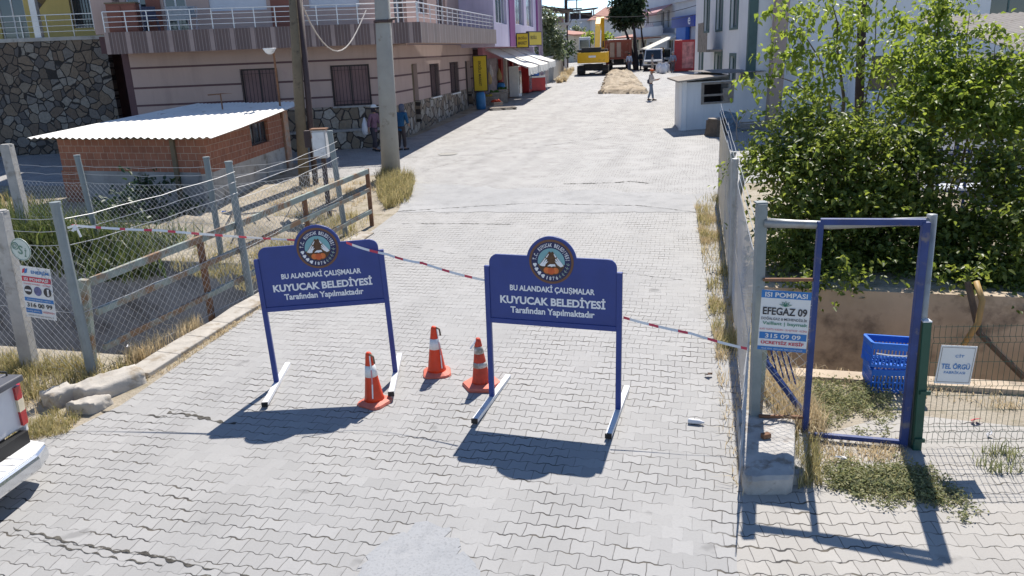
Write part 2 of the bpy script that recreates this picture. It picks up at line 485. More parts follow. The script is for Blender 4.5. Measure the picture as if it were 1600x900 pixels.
def wall_panel(b, L, z0, z1, opens, th=0.22, mi=0, y=0.0):
    """a wall along x from 0 to L, outer face at y, with real openings (x0, x1, za, zb)"""
    xs = sorted({0, L, *[o[0] for o in opens], *[o[1] for o in opens]})
    zs = sorted({z0, z1, *[o[2] for o in opens], *[o[3] for o in opens]})
    xs = [x for x in xs if 0 <= x <= L]; zs = [z for z in zs if z0 <= z <= z1]
    def solid(i, k):
        if not (0 <= i < len(xs) - 1 and 0 <= k < len(zs) - 1): return False
        cx, cz = (xs[i] + xs[i + 1]) / 2, (zs[k] + zs[k + 1]) / 2
        return not any(o[0] < cx < o[1] and o[2] < cz < o[3] for o in opens)
    for i in range(len(xs) - 1):
        for k in range(len(zs) - 1):
            if not solid(i, k): continue
            a, c, d, e = xs[i], xs[i + 1], zs[k], zs[k + 1]
            vs = [(a, y, d), (c, y, d), (c, y + th, d), (a, y + th, d), (a, y, e), (c, y, e), (c, y + th, e), (a, y + th, e)]
            fs = [(0, 1, 5, 4), (2, 3, 7, 6)]
            if not solid(i, k - 1): fs.append((0, 3, 2, 1))
            if not solid(i, k + 1): fs.append((4, 5, 6, 7))
            if not solid(i + 1, k): fs.append((1, 2, 6, 5))
            if not solid(i - 1, k): fs.append((3, 0, 4, 7))
            b.add(vs, fs, mi)
def window(parent, x0, x1, z0, z1, y, fm, pm, panes=2, sill=None, cross=0, name='window', M=None, fw_=0.06):
    """frame with panes set into an opening; returns the frame"""
    b = MB()
    b.box(x0, y, z0, x0 + fw_, y + 0.06, z1); b.box(x1 - fw_, y, z0, x1, y + 0.06, z1)
    b.box(x0 + fw_, y, z0, x1 - fw_, y + 0.06, z0 + fw_); b.box(x0 + fw_, y, z1 - fw_, x1 - fw_, y + 0.06, z1)
    for i in range(1, panes):
        x = x0 + (x1 - x0) * i / panes
        b.box(x - fw_ / 2, y + 0.003, z0 + fw_, x + fw_ / 2, y + 0.057, z1 - fw_)
    for i in range(1, cross + 1):
        z = z0 + (z1 - z0) * i / (cross + 1)
        b.box(x0 + fw_, y + 0.006, z - 0.02, x1 - fw_, y + 0.054, z + 0.02)
    f = b.build(name, fm, parent, M)
    g = MB(); g.box(x0 + 0.02, y + 0.025, z0 + 0.02, x1 - 0.02, y + 0.035, z1 - 0.02)
    g.build('pane', pm, f)
    if sill: 
        q = MB(); q.box(x0 - 0.08, y - 0.3, z0 - 0.07, x1 + 0.08, y, z0 - 0.002); q.build('sill', sill, f)
    return f
def bars(parent, x0, x1, z0, z1, y, m, step=0.13, name='window_grille', M=None):
    b = MB()
    n = max(2, int((x1 - x0) / step))
    for i in range(n + 1):
        x = x0 + (x1 - x0) * i / n
        b.bar((x, y, z0), (x, y, z1), 0.018, 0.018)
    for t in (0.12, 0.88):
        z = z0 + (z1 - z0) * t
        b.bar((x0, y - 0.012, z), (x1, y - 0.012, z), 0.03, 0.012)
    return b.build(name, m, parent, M)
def chain_link(b, L, h, cell=0.09, r=0.002, z0=0.0):
    """diagonal wires of a chain link panel, x from 0 to L, z from z0 to z0+h; every second wire rises, the others fall"""
    step = cell * math.sqrt(2)
    k = -h
    while k < L:
        for sgn, y in ((1, -r), (-1, r)):
            xa, xb = k, k + h
            za, zb = (0, h) if sgn > 0 else (h, 0)
            ta, tb = max(0, -xa / h), min(1, (L - xa) / h)
            if tb - ta > 0.01:
                p = (xa + h * ta, y, z0 + za + (zb - za) * ta); q = (xa + h * tb, y, z0 + za + (zb - za) * tb)
                b.tube([p, q], r, 3, caps=False)
        k += step
def corrugated(b, x0, x1, y0, z0, y1, z1, pitch=0.2, amp=0.022, th=0.006, seg=6, wob=0.0):
    """sheet from the low edge (y0, z0) to the high edge (y1, z1), waves running up the slope"""
    n = int((x1 - x0) / pitch * seg)
    rows = 5
    for s in (0, 1):
        pass
    vs, fs = [], []
    for k in range(rows):
        t = k / (rows - 1)
        for i in range(n + 1):
            x = x0 + (x1 - x0) * i / n
            w = amp * math.sin(2 * math.pi * (x - x0) / pitch) + wob * math.sin(x * 2.3 + t * 3.0)
            vs.append((x, y0 + (y1 - y0) * t, z0 + (z1 - z0) * t + w))
    m = len(vs)
    vs += [(x, y, z - th) for x, y, z in vs]
    for k in range(rows - 1):
        for i in range(n):
            a = k * (n + 1) + i
            fs.append((a, a + 1, a + n + 2, a + n + 1)); fs.append((a + m, a + n + 1 + m, a + n + 2 + m, a + 1 + m))
    for i in range(n):
        fs.append((i, i + m, i + 1 + m, i + 1)); a = (rows - 1) * (n + 1) + i
        fs.append((a, a + 1, a + 1 + m, a + m))
    b.add(vs, fs)

# ------------------------------------------------------------------ vegetation
def leaf_cloud(name, centres, size, m, parent=None, droop=0.3, aspect=0.62):
    """one folded leaf (two triangles pairs) per centre, random tilt"""
    n = len(centres)
    c = np.asarray(centres, float)
    s = size * rng.uniform(0.6, 1.35, n)
    az = rng.uniform(0, 2 * np.pi, n)
    el = rng.normal(-droop, 0.55, n)
    d = np.stack([np.cos(az) * np.cos(el), np.sin(az) * np.cos(el), np.sin(el)], 1)
    t = np.stack([-np.sin(az), np.cos(az), np.zeros(n)], 1)
    roll = rng.normal(0, 0.6, n)[:, None]
    nrm = np.cross(d, t)
    t2 = t * np.cos(roll) + nrm * np.sin(roll)
    nrm2 = np.cross(d, t2)
    L = d * s[:, None]; W = t2 * (s * aspect / 2)[:, None]; U = nrm2 * (s * 0.12)[:, None]
    D = np.array([0, 0, -1.0]) * (s * 0.10)[:, None]         # the tip hangs
    v = np.stack([c, c + L * 0.28 + W + U, c + L * 0.66 + W * 0.72 + U * 0.8, c + L + D, c + L * 0.66 - W * 0.72 + U * 0.8, c + L * 0.28 - W + U], 1).reshape(-1, 3)
    i = np.arange(n)[:, None] * 6
    f = np.concatenate([i + np.array([[0, 1, 2, 3]]), i + np.array([[0, 3, 4, 5]])], 1).reshape(-1, 4)
    return np_mesh(name, v, f, m, parent)
def blob_points(blobs, dens, clump=0.16, shell=0.5):
    """points in clumps through ellipsoids (centre, radii, weight)"""
    out = []
    for c, r, n in blobs:
        c = np.array(c); r = np.array(r)
        k = max(3, int(n * dens / 14))
        d = rng.normal(size=(k, 3)); d /= np.linalg.norm(d, axis=1)[:, None]
        rad = rng.uniform(shell ** 3, 1, k) ** (1 / 3)
        cc = c + d * rad[:, None] * r
        per = 14
        p = np.repeat(cc, per, 0) + rng.normal(size=(k * per, 3)) * clump * np.array([1, 1, 0.8])
        out.append(p)
    return np.concatenate(out)
def spray_points(blobs, dens, droop=0.4):
    """leaves strung along thin twigs that leave the clumps outwards and bend over"""
    out = []
    for c, r, n in blobs:
        c = np.array(c); r = np.array(r)
        k = max(3, int(n * dens / 13))
        d = rng.normal(size=(k, 3)); d[:, 2] = np.abs(d[:, 2]) * 0.8 - 0.15
        d /= np.linalg.norm(d, axis=1)[:, None]
        st = c + d * r * rng.uniform(0.35, 0.9, k)[:, None]
        L = rng.uniform(0.3, 1.0, k) * (0.5 + r.mean())
        for j in range(13):
            t = j / 12
            p = st + d * (L * t)[:, None]
            p[:, 2] -= L * droop * t * t
            out.append(p + rng.normal(size=(k, 3)) * 0.035)
    return np.concatenate(out), (st, d, L, droop)
def twig_mesh(name, spr, m, parent):
    st, d, L, droop = spr; n = len(st)
    t = np.cross(d, rng.normal(size=(n, 3))); t /= np.linalg.norm(t, axis=1)[:, None]
    rows = []
    for j in range(5):
        u = j / 4; p = st - d * (L * 0.4)[:, None] + d * (L * 1.4 * u)[:, None]; p[:, 2] -= L * droop * u * u
        w = t * (0.006 * (1 - 0.7 * u)); rows += [p - w, p + w]
    v = np.stack(rows, 1).reshape(-1, 3); i = np.arange(n)[:, None] * 10
    f = np.concatenate([i + np.array([[2 * j, 2 * j + 1, 2 * j + 3, 2 * j + 2]]) for j in range(4)], 1).reshape(-1, 4)
    o = np_mesh(name, v, f, m, parent); s = o.modifiers.new('thick', 'SOLIDIFY'); s.thickness = 0.006
    return o
def blades(name, pts, h, w, m, parent=None, lean=0.45, kind=None):
    """upright bent grass blades rooted at pts"""
    n = len(pts)
    p = np.asarray(pts, float)
    hh = h * rng.uniform(0.45, 1.25, n)
    az = rng.uniform(0, 2 * np.pi, n)
    le = np.abs(rng.normal(0, lean, n))
    d = np.stack([np.cos(az), np.sin(az), np.zeros(n)], 1)
    fa = rng.uniform(0, 2 * np.pi, n)
    t = np.stack([np.cos(fa), np.sin(fa), np.zeros(n)], 1) * (w * rng.uniform(0.6, 1.3, n) / 2)[:, None]
    z = np.array([0, 0, 1.0])
    mid = p + d * (hh * le * 0.3)[:, None] + z * (hh * 0.55)[:, None]
    tip = p + d * (hh * le)[:, None] + z * (hh * np.maximum(0.35, 1 - le * 0.4))[:, None]
    v = np.stack([p - t, p + t, mid + t * 0.8, mid - t * 0.8, tip], 1).reshape(-1, 3)
    i = np.arange(n)[:, None] * 5
    f = np.concatenate([i + np.array([[0, 1, 2]]), i + np.array([[0, 2, 3]]), i + np.array([[3, 2, 4]])], 1).reshape(-1, 3)
    o = np_mesh(name, v, f, m, parent)
    if kind: o['kind'] = kind
    return o
def limbs(b, base, tips, r0, n=7):
    """trunk and branches: each tip is reached by a bent tapering tube from the base"""
    for t, fork, r in tips:
        p0, p2 = Vector(base), Vector(t)
        f = Vector(fork)
        pts, rs = [], []
        for k in range(9):
            u = k / 8
            q = p0.lerp(f, u).lerp(f.lerp(p2, u), u)
            q += Vector((math.sin(k * 2.1 + r * 90), math.cos(k * 1.7 + r * 50), 0)) * 0.03 * (k > 0)
            pts.append(q); rs.append(max(0.006, r * (1 - 0.88 * u)))
        b.tube(pts, rs, n)

# ------------------------------------------------------------------ people
def skin_mesh(joints, edges, root=0, sub=2):
    me = bpy.data.meshes.new('figure')
    me.from_pydata([j[0] for j in joints], edges, [])
    o = bpy.data.objects.new('figure', me); COL.objects.link(o)
    o.modifiers.new('skin', 'SKIN')
    sd = o.modifiers.new('sub', 'SUBSURF'); sd.levels = sub; sd.render_levels = sub
    for i, j in enumerate(joints):
        r = j[1]
        me.skin_vertices[0].data[i].radius = r if isinstance(r, tuple) else (r, r)
        me.skin_vertices[0].data[i].use_root = (i == root)
    dg = bpy.context.evaluated_depsgraph_get()
    out = bpy.data.meshes.new_from_object(o.evaluated_get(dg))
    bpy.data.objects.remove(o)
    return out
def mesh_obj(name, me, m, parent=None):
    me.materials.clear(); me.materials.append(m)
    me.polygons.foreach_set('use_smooth', [True] * len(me.polygons))
    o = bpy.data.objects.new(name, me); COL.objects.link(o)
    if parent: o.parent = parent
    return o
SKIN = None
def make_person(loc, face, h, label, shirt, trousers, hair, group=None, larm=None, rarm=None, stride=0.12, lean=0.0, skirt=False, head=None, sub=2):
    """figure facing its own -y; larm / rarm = (elbow, wrist) offsets from the shoulder, metres at 1.7 m height"""
    root = empty('person', loc, face, label, 'person', group)
    k = h / 1.7
    larm = larm or ((0.07, 0.02, -0.29), (0.06, -0.06, -0.53)); rarm = rarm or ((-0.07, 0.02, -0.29), (-0.06, -0.06, -0.53))
    def L(z): return -lean * max(0, z - 0.9)
    P = lambda x, y, z: (x * k, (y + L(z)) * k, z * k)
    sh = 1.38
    def arm(s, a):
        e = Vector((s * 0.19, 0, sh)) + Vector(a[0]); w = Vector((s * 0.19, 0, sh)) + Vector(a[1])
        hd = w + (w - e).normalized() * 0.09
        return e, w, hd
    le, lw, lh = arm(1, larm); re_, rw, rh = arm(-1, rarm)
    J = [(P(0, 0, 0.93), (0.13 * k, 0.10 * k)), (P(0, 0, 1.12), (0.13 * k, 0.09 * k)), (P(0, 0, 1.34), (0.15 * k, 0.09 * k)), (P(0, 0, 1.43), 0.055 * k), (P(0, -0.01, 1.50), 0.05 * k),
         (P(0, -0.02, 1.58), (0.078 * k, 0.095 * k)), (P(0, -0.01, 1.67), (0.065 * k, 0.08 * k))]
    E = [(0, 1), (1, 2), (2, 3), (3, 4), (4, 5), (5, 6)]
    for s, (e, w, hd) in ((1, (le, lw, lh)), (-1, (re_, rw, rh))):
        i = len(J)
        J += [(P(s * 0.19, 0, sh), 0.055 * k), (P(*e), 0.042 * k), (P(*w), 0.03 * k), (P(*hd), (0.035 * k, 0.02 * k)), (P(*(hd + (hd - w) * 0.8)), 0.014 * k)]
        E += [(2, i), (i, i + 1), (i + 1, i + 2), (i + 2, i + 3), (i + 3, i + 4)]
    for s in (1, -1):
        i = len(J); st = stride * s
        J += [(P(s * 0.09, 0, 0.86), 0.085 * k), (P(s * 0.10, -0.02 + st * 0.4, 0.48), 0.056 * k), (P(s * 0.10, 0.02 + st, 0.09), 0.04 * k), (P(s * 0.11, -0.13 + st, 0.035), 0.035 * k)]
        E += [(0, i), (i, i + 1), (i + 1, i + 2), (i + 2, i + 3)]
    thin = {0: 0.74, 1: 0.74, 2: 0.74, 7: 0.8, 12: 0.8, 17: 0.78, 18: 0.85, 21: 0.78, 22: 0.85, 8: 0.85, 13: 0.85}
    Jb = [(p_, tuple(q * thin.get(i, 1) for q in (r_ if isinstance(r_, tuple) else (r_, r_)))) for i, (p_, r_) in enumerate(J)]
    mesh_obj('body', skin_mesh(Jb, E, 0, sub), SKIN, root)
    g = 0.02 * k
    cj = [(J[0][0], tuple(r + g for r in J[0][1])), (J[1][0], tuple(r + g for r in J[1][1])), (J[2][0], tuple(r + g for r in J[2][1])), (P(0, 0, 1.42), 0.062 * k)]
    ce = [(0, 1), (1, 2), (2, 3)]
    for q, s in ((7, 1), (12, -1)):
        i = len(cj)
        cj += [(J[q][0], 0.055 * k + g), (J[q + 1][0], 0.042 * k + g), (tuple(Vector(J[q + 1][0]).lerp(Vector(J[q + 2][0]), 0.75)), 0.032 * k + g)]
        ce += [(2, i), (i, i + 1), (i + 1, i + 2)]
    if skirt:
        cj.append((P(0, 0, 0.72), (0.17 * k, 0.15 * k))); ce.append((0, len(cj) - 1))
    mesh_obj('shirt', skin_mesh(cj, ce, 0, sub), shirt, root)
    tj = [(P(0, 0, 0.95), (0.135 * k, 0.105 * k))]; te = []
    for q in (17, 21):
        i = len(tj)
        tj += [(J[q][0], 0.085 * k + g), (J[q + 1][0], 0.06 * k + g), (tuple(Vector(J[q + 2][0]) + Vector((0, 0, 0.02 * k))), 0.045 * k + g)]
        te += [(0, i), (i, i + 1), (i + 1, i + 2)]
    mesh_obj('trousers', skin_mesh(tj, te, 0, sub), trousers, root)
    for q in (17, 21):
        b = MB(); a, t = Vector(J[q + 2][0]), Vector(J[q + 3][0])
        b.bar((a.x, a.y + 0.05 * k, 0.04 * k), (t.x, t.y - 0.05 * k, 0.035 * k), 0.095 * k, 0.075 * k)
        b.build('shoe', M['dark_shoe'], root, bevel=0.02)
    return root, k, (0, (-0.015 - lean * 0.73) * k, 1.6 * k)
def head_cover(name, m, fig, brim=0.0, drop=0.0, back=0.03):
    """hair, cap, scarf or helmet round the skull; drop = how far it hangs below the ears at the back"""
    root, k, (x, y, z) = fig
    b = MB()
    b.lathe([(0.098 * k, -drop * k), (0.112 * k, 0.02 * k), (0.108 * k, 0.07 * k), (0.08 * k, 0.115 * k), (0.03 * k, 0.132 * k)], 14, (x, y + back * k, z + 0.01 * k))
    if brim:
        b.slab([(-0.08 * k, y - 0.08 * k), (-0.06 * k, y - (0.1 + brim) * k), (0.06 * k, y - (0.1 + brim) * k), (0.08 * k, y - 0.08 * k)], z + 0.05 * k, z + 0.065 * k)
    return b.build(name, m, root, smooth=True)
# ------------------------------------------------------------------ palette
M = {}
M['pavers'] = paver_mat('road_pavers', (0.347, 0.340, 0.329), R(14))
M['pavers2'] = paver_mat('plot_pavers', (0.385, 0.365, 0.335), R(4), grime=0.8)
M['dirt'] = ground_mat('dry_ground', ((0.34, 0.29, 0.22), (0.44, 0.39, 0.31), (0.25, 0.215, 0.14)))
M['asphalt'] = ground_mat('worn_asphalt', ((0.37, 0.365, 0.357), (0.42, 0.412, 0.40), (0.335, 0.33, 0.322)), 0.7, 0.25)
M['patch'] = ground_mat('cement_patch', ((0.335, 0.342, 0.35), (0.36, 0.362, 0.365), (0.305, 0.31, 0.317)), 1.4, 0.15)
M['soil'] = ground_mat('dug_soil', ((0.44, 0.355, 0.25), (0.56, 0.47, 0.35), (0.32, 0.25, 0.17)), 1.5, 1.0)
M['concrete'] = mat('concrete', (0.40, 0.385, 0.36), 0.9, 0.16, 3, 0.4, dirt=(0.20, 0.18, 0.15), dirt_amt=0.45, dirt_scale=2.0)
M['canal'] = mat('canal_concrete', (0.47, 0.375, 0.27), 0.9, 0.2, 1.2, 0.3, dirt=(0.20, 0.16, 0.12), dirt_amt=0.55, dirt_scale=1.0)
M['canal_grey'] = mat('canal_concrete_grey', (0.30, 0.295, 0.29), 0.9, 0.16, 1.4, 0.3, dirt=(0.16, 0.15, 0.14), dirt_amt=0.5, dirt_scale=1.2)
M['pole_concrete'] = mat('pole_concrete', (0.34, 0.325, 0.29), 0.9, 0.1, 2.0, 0.3, dirt=(0.22, 0.19, 0.15), dirt_amt=0.35)
M['kerb'] = mat('kerb_concrete', (0.43, 0.395, 0.345), 0.9, 0.14, 4, 0.6, dirt=(0.28, 0.23, 0.17), dirt_amt=0.5, dirt_scale=3)
M['blue'] = mat('blue_paint', (0.018, 0.043, 0.215), 0.42, 0.1, 3, 0.05, spec=0.5)
M['blue_worn'] = mat('worn_blue_paint', (0.02, 0.045, 0.17), 0.5, 0.2, 4, 0.15, dirt=(0.14, 0.13, 0.15), dirt_amt=0.4, dirt_scale=7)
M['white'] = mat('white_paint', (0.78, 0.78, 0.76), 0.5, 0.06, 4, 0.05)
M['white_steel'] = mat('white_steel', (0.70, 0.70, 0.70), 0.45, 0.08, 6, 0.1, dirt=(0.42, 0.40, 0.37), dirt_amt=0.35, dirt_scale=8)
M['ink'] = mat('white_lettering', (0.80, 0.80, 0.80), 0.5, 0.02, 4, 0)
M['navy'] = mat('emblem_navy', (0.018, 0.022, 0.085), 0.45, 0.05, 4, 0)
M['teal'] = mat('emblem_teal', (0.20, 0.40, 0.42), 0.5, 0.06, 9, 0)
M['brown_ring'] = mat('emblem_brown', (0.16, 0.075, 0.04), 0.5, 0.1, 9, 0)
M['fruit'] = mat('emblem_orange', (0.55, 0.10, 0.025), 0.5, 0.2, 22, 0)
M['fruit2'] = mat('emblem_orange_light', (0.65, 0.17, 0.04), 0.5, 0.2, 22, 0)
M['rock'] = mat('emblem_rock', (0.10, 0.05, 0.022), 0.6, 0.25, 30, 0)
M['olive'] = mat('emblem_olive', (0.15, 0.10, 0.03), 0.6, 0.2, 30, 0)
M['black'] = mat('black_plastic', (0.015, 0.015, 0.015), 0.5, 0.2, 5, 0.05)
M['cone'] = mat('cone_orange', (0.72, 0.055, 0.012), 0.45, 0.12, 6, 0.1, dirt=(0.30, 0.06, 0.03), dirt_amt=0.3, dirt_scale=6)
M['cone_base'] = mat('cone_base_faded', (0.66, 0.17, 0.11), 0.6, 0.14, 6, 0.15, dirt=(0.35, 0.16, 0.12), dirt_amt=0.35, dirt_scale=7)
M['cone_white'] = mat('cone_band_white', (0.72, 0.72, 0.70), 0.4, 0.08, 8, 0.1, dirt=(0.40, 0.37, 0.34), dirt_amt=0.35, dirt_scale=8)
M['cone_band_dirty'] = mat('cone_band_dirty', (0.60, 0.57, 0.52), 0.5, 0.15, 8, 0.1, dirt=(0.28, 0.24, 0.2), dirt_amt=0.65, dirt_scale=7)
M['cone_dark'] = mat('cone_sooty', (0.58, 0.06, 0.025), 0.6, 0.2, 6, 0.1, dirt=(0.12, 0.045, 0.035), dirt_amt=0.5, dirt_scale=5)
M['galv'] = mat('galvanised_steel', (0.30, 0.31, 0.31), 0.5, 0.12, 9, 0.1, metal=0.55, dirt=(0.24, 0.23, 0.21), dirt_amt=0.4, dirt_scale=5)
M['wire'] = mat('galvanised_wire', (0.50, 0.50, 0.49), 0.5, 0.1, 3, 0, metal=0.4)
M['grey_post'] = mat('grey_painted_post', (0.22, 0.25, 0.25), 0.6, 0.14, 5, 0.15, dirt=(0.15, 0.12, 0.09), dirt_amt=0.3, dirt_scale=5)
M['green_rail'] = mat('faded_green_rail', (0.28, 0.32, 0.28), 0.65, 0.14, 5, 0.2, dirt=(0.26, 0.155, 0.085), dirt_amt=0.68, dirt_scale=2.2)
M['rust'] = mat('rusty_steel', (0.20, 0.10, 0.055), 0.85, 0.25, 8, 0.4, dirt=(0.30, 0.20, 0.12), dirt_amt=0.4, dirt_scale=6)
M['green'] = mat('dark_green_paint', (0.016, 0.075, 0.05), 0.45, 0.12, 4, 0.1)
M['wood'] = mat('weathered_wood', (0.17, 0.135, 0.09), 0.9, 0.2, 3, 0.5, dirt=(0.09, 0.07, 0.05), dirt_amt=0.4)
M['wood_grey'] = mat('grey_wood', (0.30, 0.26, 0.22), 0.9, 0.2, 5, 0.5, dirt=(0.16, 0.13, 0.10), dirt_amt=0.4)
M['dark_metal'] = mat('dark_brown_steel', (0.055, 0.035, 0.035), 0.6, 0.15, 5, 0.15)
M['pink_wall'] = mat('pink_render', (0.46, 0.345, 0.305), 0.9, 0.05, 0.8, 0.25, dirt=(0.42, 0.29, 0.27), dirt_amt=0.25, dirt_scale=0.6, streak=0.45)
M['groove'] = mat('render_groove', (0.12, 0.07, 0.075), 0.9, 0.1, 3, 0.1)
M['brown_wall'] = mat('brown_render', (0.24, 0.10, 0.075), 0.9, 0.1, 1.2, 0.2)
M['stone_l'] = stone_mat('field_stone_cladding', [(0.30, 0.24, 0.17), (0.42, 0.37, 0.30), (0.22, 0.17, 0.12), (0.36, 0.31, 0.26), (0.48, 0.44, 0.38), (0.27, 0.20, 0.14)], (0.055, 0.045, 0.04), 2.5, 0.055)
M['stone_dark'] = stone_mat('rubble_stone_wall', [(0.16, 0.12, 0.09), (0.24, 0.20, 0.155), (0.11, 0.10, 0.095), (0.19, 0.175, 0.16), (0.28, 0.255, 0.22), (0.14, 0.11, 0.085), (0.21, 0.16, 0.115)], (0.028, 0.024, 0.022), 2.9, 0.05)
M['band'] = band_mat('balcony_cladding', (0.13, 0.085, 0.08), (0.33, 0.25, 0.23), (0.30, 0.24, 0.22), 0.115, 0.70, 0.14)
M['band_side'] = band_mat('balcony_cladding_street', (0.25, 0.18, 0.15), (0.45, 0.38, 0.33), (0.5, 0.42, 0.36), 0.46, 0.92, 0.05)
M['rail_steel'] = mat('stainless_rail', (0.62, 0.62, 0.63), 0.35, 0.06, 6, 0.03, metal=0.5)
M['shutter'] = mat('roller_shutter', (0.55, 0.58, 0.64), 0.55, 0.05, 2, 0.05)
M['glass'] = glass_mat('window_glass')
M['glass_blue'] = glass_mat('window_glass_pale', (0.12, 0.15, 0.18), 0.12)
M['pvc'] = mat('white_window_frame', (0.70, 0.70, 0.70), 0.45, 0.04, 4, 0.03)
M['dark_frame'] = mat('dark_window_frame', (0.06, 0.045, 0.045), 0.55, 0.1, 4, 0.05)
M['blind'] = mat('closed_window_blind', (0.26, 0.165, 0.16), 0.8, 0.1, 2, 0.1)
M['grille'] = mat('window_grille_iron', (0.035, 0.025, 0.03), 0.6, 0.1, 4, 0)
M['yellow_wall'] = mat('yellow_render', (0.58, 0.46, 0.17), 0.9, 0.05, 1.0, 0.15, streak=0.4)
M['lilac'] = mat('lilac_render', (0.56, 0.50, 0.63), 0.9, 0.05, 1.0, 0.15, streak=0.4)
M['purple'] = mat('purple_render', (0.22, 0.06, 0.20), 0.85, 0.1, 1.0, 0.15)
M['pink_tile'] = mat('pink_tile', (0.52, 0.22, 0.26), 0.6, 0.1, 3, 0.1)
M['canvas'] = mat('awning_canvas', (0.72, 0.69, 0.62), 0.85, 0.06, 2, 0.15)
M['sign_yellow'] = mat('sign_yellow', (0.66, 0.48, 0.02), 0.45, 0.05, 2, 0)
M['sign_text'] = mat('sign_dark_text', (0.07, 0.045, 0.02), 0.6, 0.1, 4, 0)
M['red'] = mat('red_paint', (0.42, 0.03, 0.03), 0.45, 0.15, 4, 0.05)
M['whitewash'] = mat('whitewash', (0.76, 0.76, 0.75), 0.9, 0.05, 0.9, 0.25, dirt=(0.56, 0.53, 0.49), dirt_amt=0.3, dirt_scale=0.9, streak=0.28)
M['green_trim'] = mat('green_grey_trim', (0.085, 0.14, 0.13), 0.7, 0.1, 4, 0.1)
M['brick'] = brick_mat('hollow_clay_brick', (0.37, 0.155, 0.095), (0.30, 0.12, 0.075), (0.46, 0.36, 0.28), 0.25, 0.185)
M['roof_white'] = mat('painted_corrugated_sheet', (0.76, 0.74, 0.69), 0.55, 0.05, 1.5, 0.05, dirt=(0.50, 0.46, 0.41), dirt_amt=0.36, dirt_scale=2.2, streak=0.4)
M['roof_old'] = mat('old_fibre_cement_sheet', (0.27, 0.245, 0.22), 0.9, 0.15, 2, 0.3, dirt=(0.20, 0.17, 0.15), dirt_amt=0.4)
M['roof_tile'] = mat('red_roof_tile', (0.40, 0.19, 0.14), 0.85, 0.15, 3, 0.3)
M['yellow_machine'] = mat('machine_yellow', (0.80, 0.45, 0.02), 0.45, 0.08, 2, 0.05, dirt=(0.30, 0.20, 0.06), dirt_amt=0.35, dirt_scale=2)
M['machine_dark'] = mat('machine_dark', (0.035, 0.033, 0.032), 0.7, 0.2, 3, 0.2)
M['truck_red'] = mat('truck_rust_red', (0.30, 0.085, 0.05), 0.65, 0.15, 2, 0.1, dirt=(0.38, 0.26, 0.18), dirt_amt=0.4, dirt_scale=1.5)
M['truck_panel'] = mat('truck_dusty_panel', (0.48, 0.36, 0.27), 0.8, 0.12, 2, 0.1)
M['silver'] = mat('silver_car_paint', (0.62, 0.62, 0.63), 0.3, 0.04, 2, 0.02, metal=0.05, spec=0.6)
M['chrome'] = mat('chrome_bumper', (0.68, 0.70, 0.72), 0.16, 0.04, 3, 0.02, metal=0.9)
M['lamp_red'] = mat('tail_lamp_red', (0.42, 0.012, 0.015), 0.2, 0.1, 8, 0, spec=0.7)
M['lamp_clear'] = mat('tail_lamp_clear', (0.70, 0.60, 0.42), 0.2, 0.1, 8, 0, spec=0.7)
M['rubber'] = mat('rubber', (0.02, 0.02, 0.021), 0.85, 0.15, 6, 0.2)
M['crate_blue'] = mat('crate_blue', (0.018, 0.15, 0.58), 0.45, 0.1, 5, 0.05)
M['banner_white'] = mat('banner_vinyl', (0.70, 0.70, 0.68), 0.5, 0.04, 3, 0.05)
M['banner_blue'] = mat('banner_blue', (0.03, 0.17, 0.44), 0.5, 0.08, 5, 0)
M['banner_red'] = mat('banner_red', (0.55, 0.03, 0.06), 0.5, 0.06, 5, 0)
M['banner_dark'] = mat('banner_black', (0.035, 0.032, 0.035), 0.5, 0.06, 5, 0)
M['banner_green'] = mat('banner_green', (0.05, 0.22, 0.13), 0.5, 0.06, 5, 0)
M['banner_mauve'] = mat('banner_picture', (0.10, 0.11, 0.25), 0.4, 0.5, 16, 0)
M['tape_red'] = mat('tape_red', (0.66, 0.07, 0.10), 0.4, 0.05, 4, 0)
M['tape_white'] = mat('tape_white', (0.78, 0.77, 0.75), 0.4, 0.04, 4, 0)
M['bag_white'] = mat('plastic_bag', (0.68, 0.68, 0.70), 0.5, 0.06, 8, 0.2)
M['dark_shoe'] = mat('dark_shoe', (0.03, 0.028, 0.03), 0.7, 0.1, 4, 0)
M['bark'] = mat('bark', (0.13, 0.10, 0.075), 0.95, 0.25, 8, 0.7)
M['bark_dark'] = mat('dark_bark', (0.045, 0.032, 0.028), 0.95, 0.25, 8, 0.7)
M['leaf'] = leaf_mat('mulberry_leaves', (0.105, 0.16, 0.03), (0.21, 0.265, 0.058), 0.52)
M['leaf_b'] = leaf_mat('bush_leaves', (0.08, 0.122, 0.028), (0.185, 0.225, 0.052), 0.48)
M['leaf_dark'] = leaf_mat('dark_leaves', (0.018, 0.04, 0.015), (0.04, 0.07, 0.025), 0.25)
M['leaf_pine'] = leaf_mat('pine_needles', (0.014, 0.032, 0.014), (0.03, 0.055, 0.02), 0.2, 0.7)
M['leaf_olive'] = leaf_mat('olive_leaves', (0.09, 0.12, 0.06), (0.14, 0.17, 0.10), 0.3)
M['reed'] = leaf_mat('reed_blades', (0.05, 0.085, 0.025), (0.13, 0.15, 0.055), 0.35)
M['straw'] = leaf_mat('dry_grass_blades', (0.40, 0.33, 0.19), (0.54, 0.46, 0.30), 0.3, 0.8)
M['straw_green'] = leaf_mat('half_dry_grass_blades', (0.18, 0.18, 0.07), (0.42, 0.36, 0.19), 0.35, 0.8)
M['weed'] = leaf_mat('grey_green_weeds', (0.15, 0.18, 0.08), (0.30, 0.29, 0.16), 0.35, 0.8)
SKIN = mat('skin', (0.36, 0.20, 0.13), 0.6, 0.08, 9, 0.05)
def cloth(name, c): return mat(name, c, 0.9, 0.15, 14, 0.2)

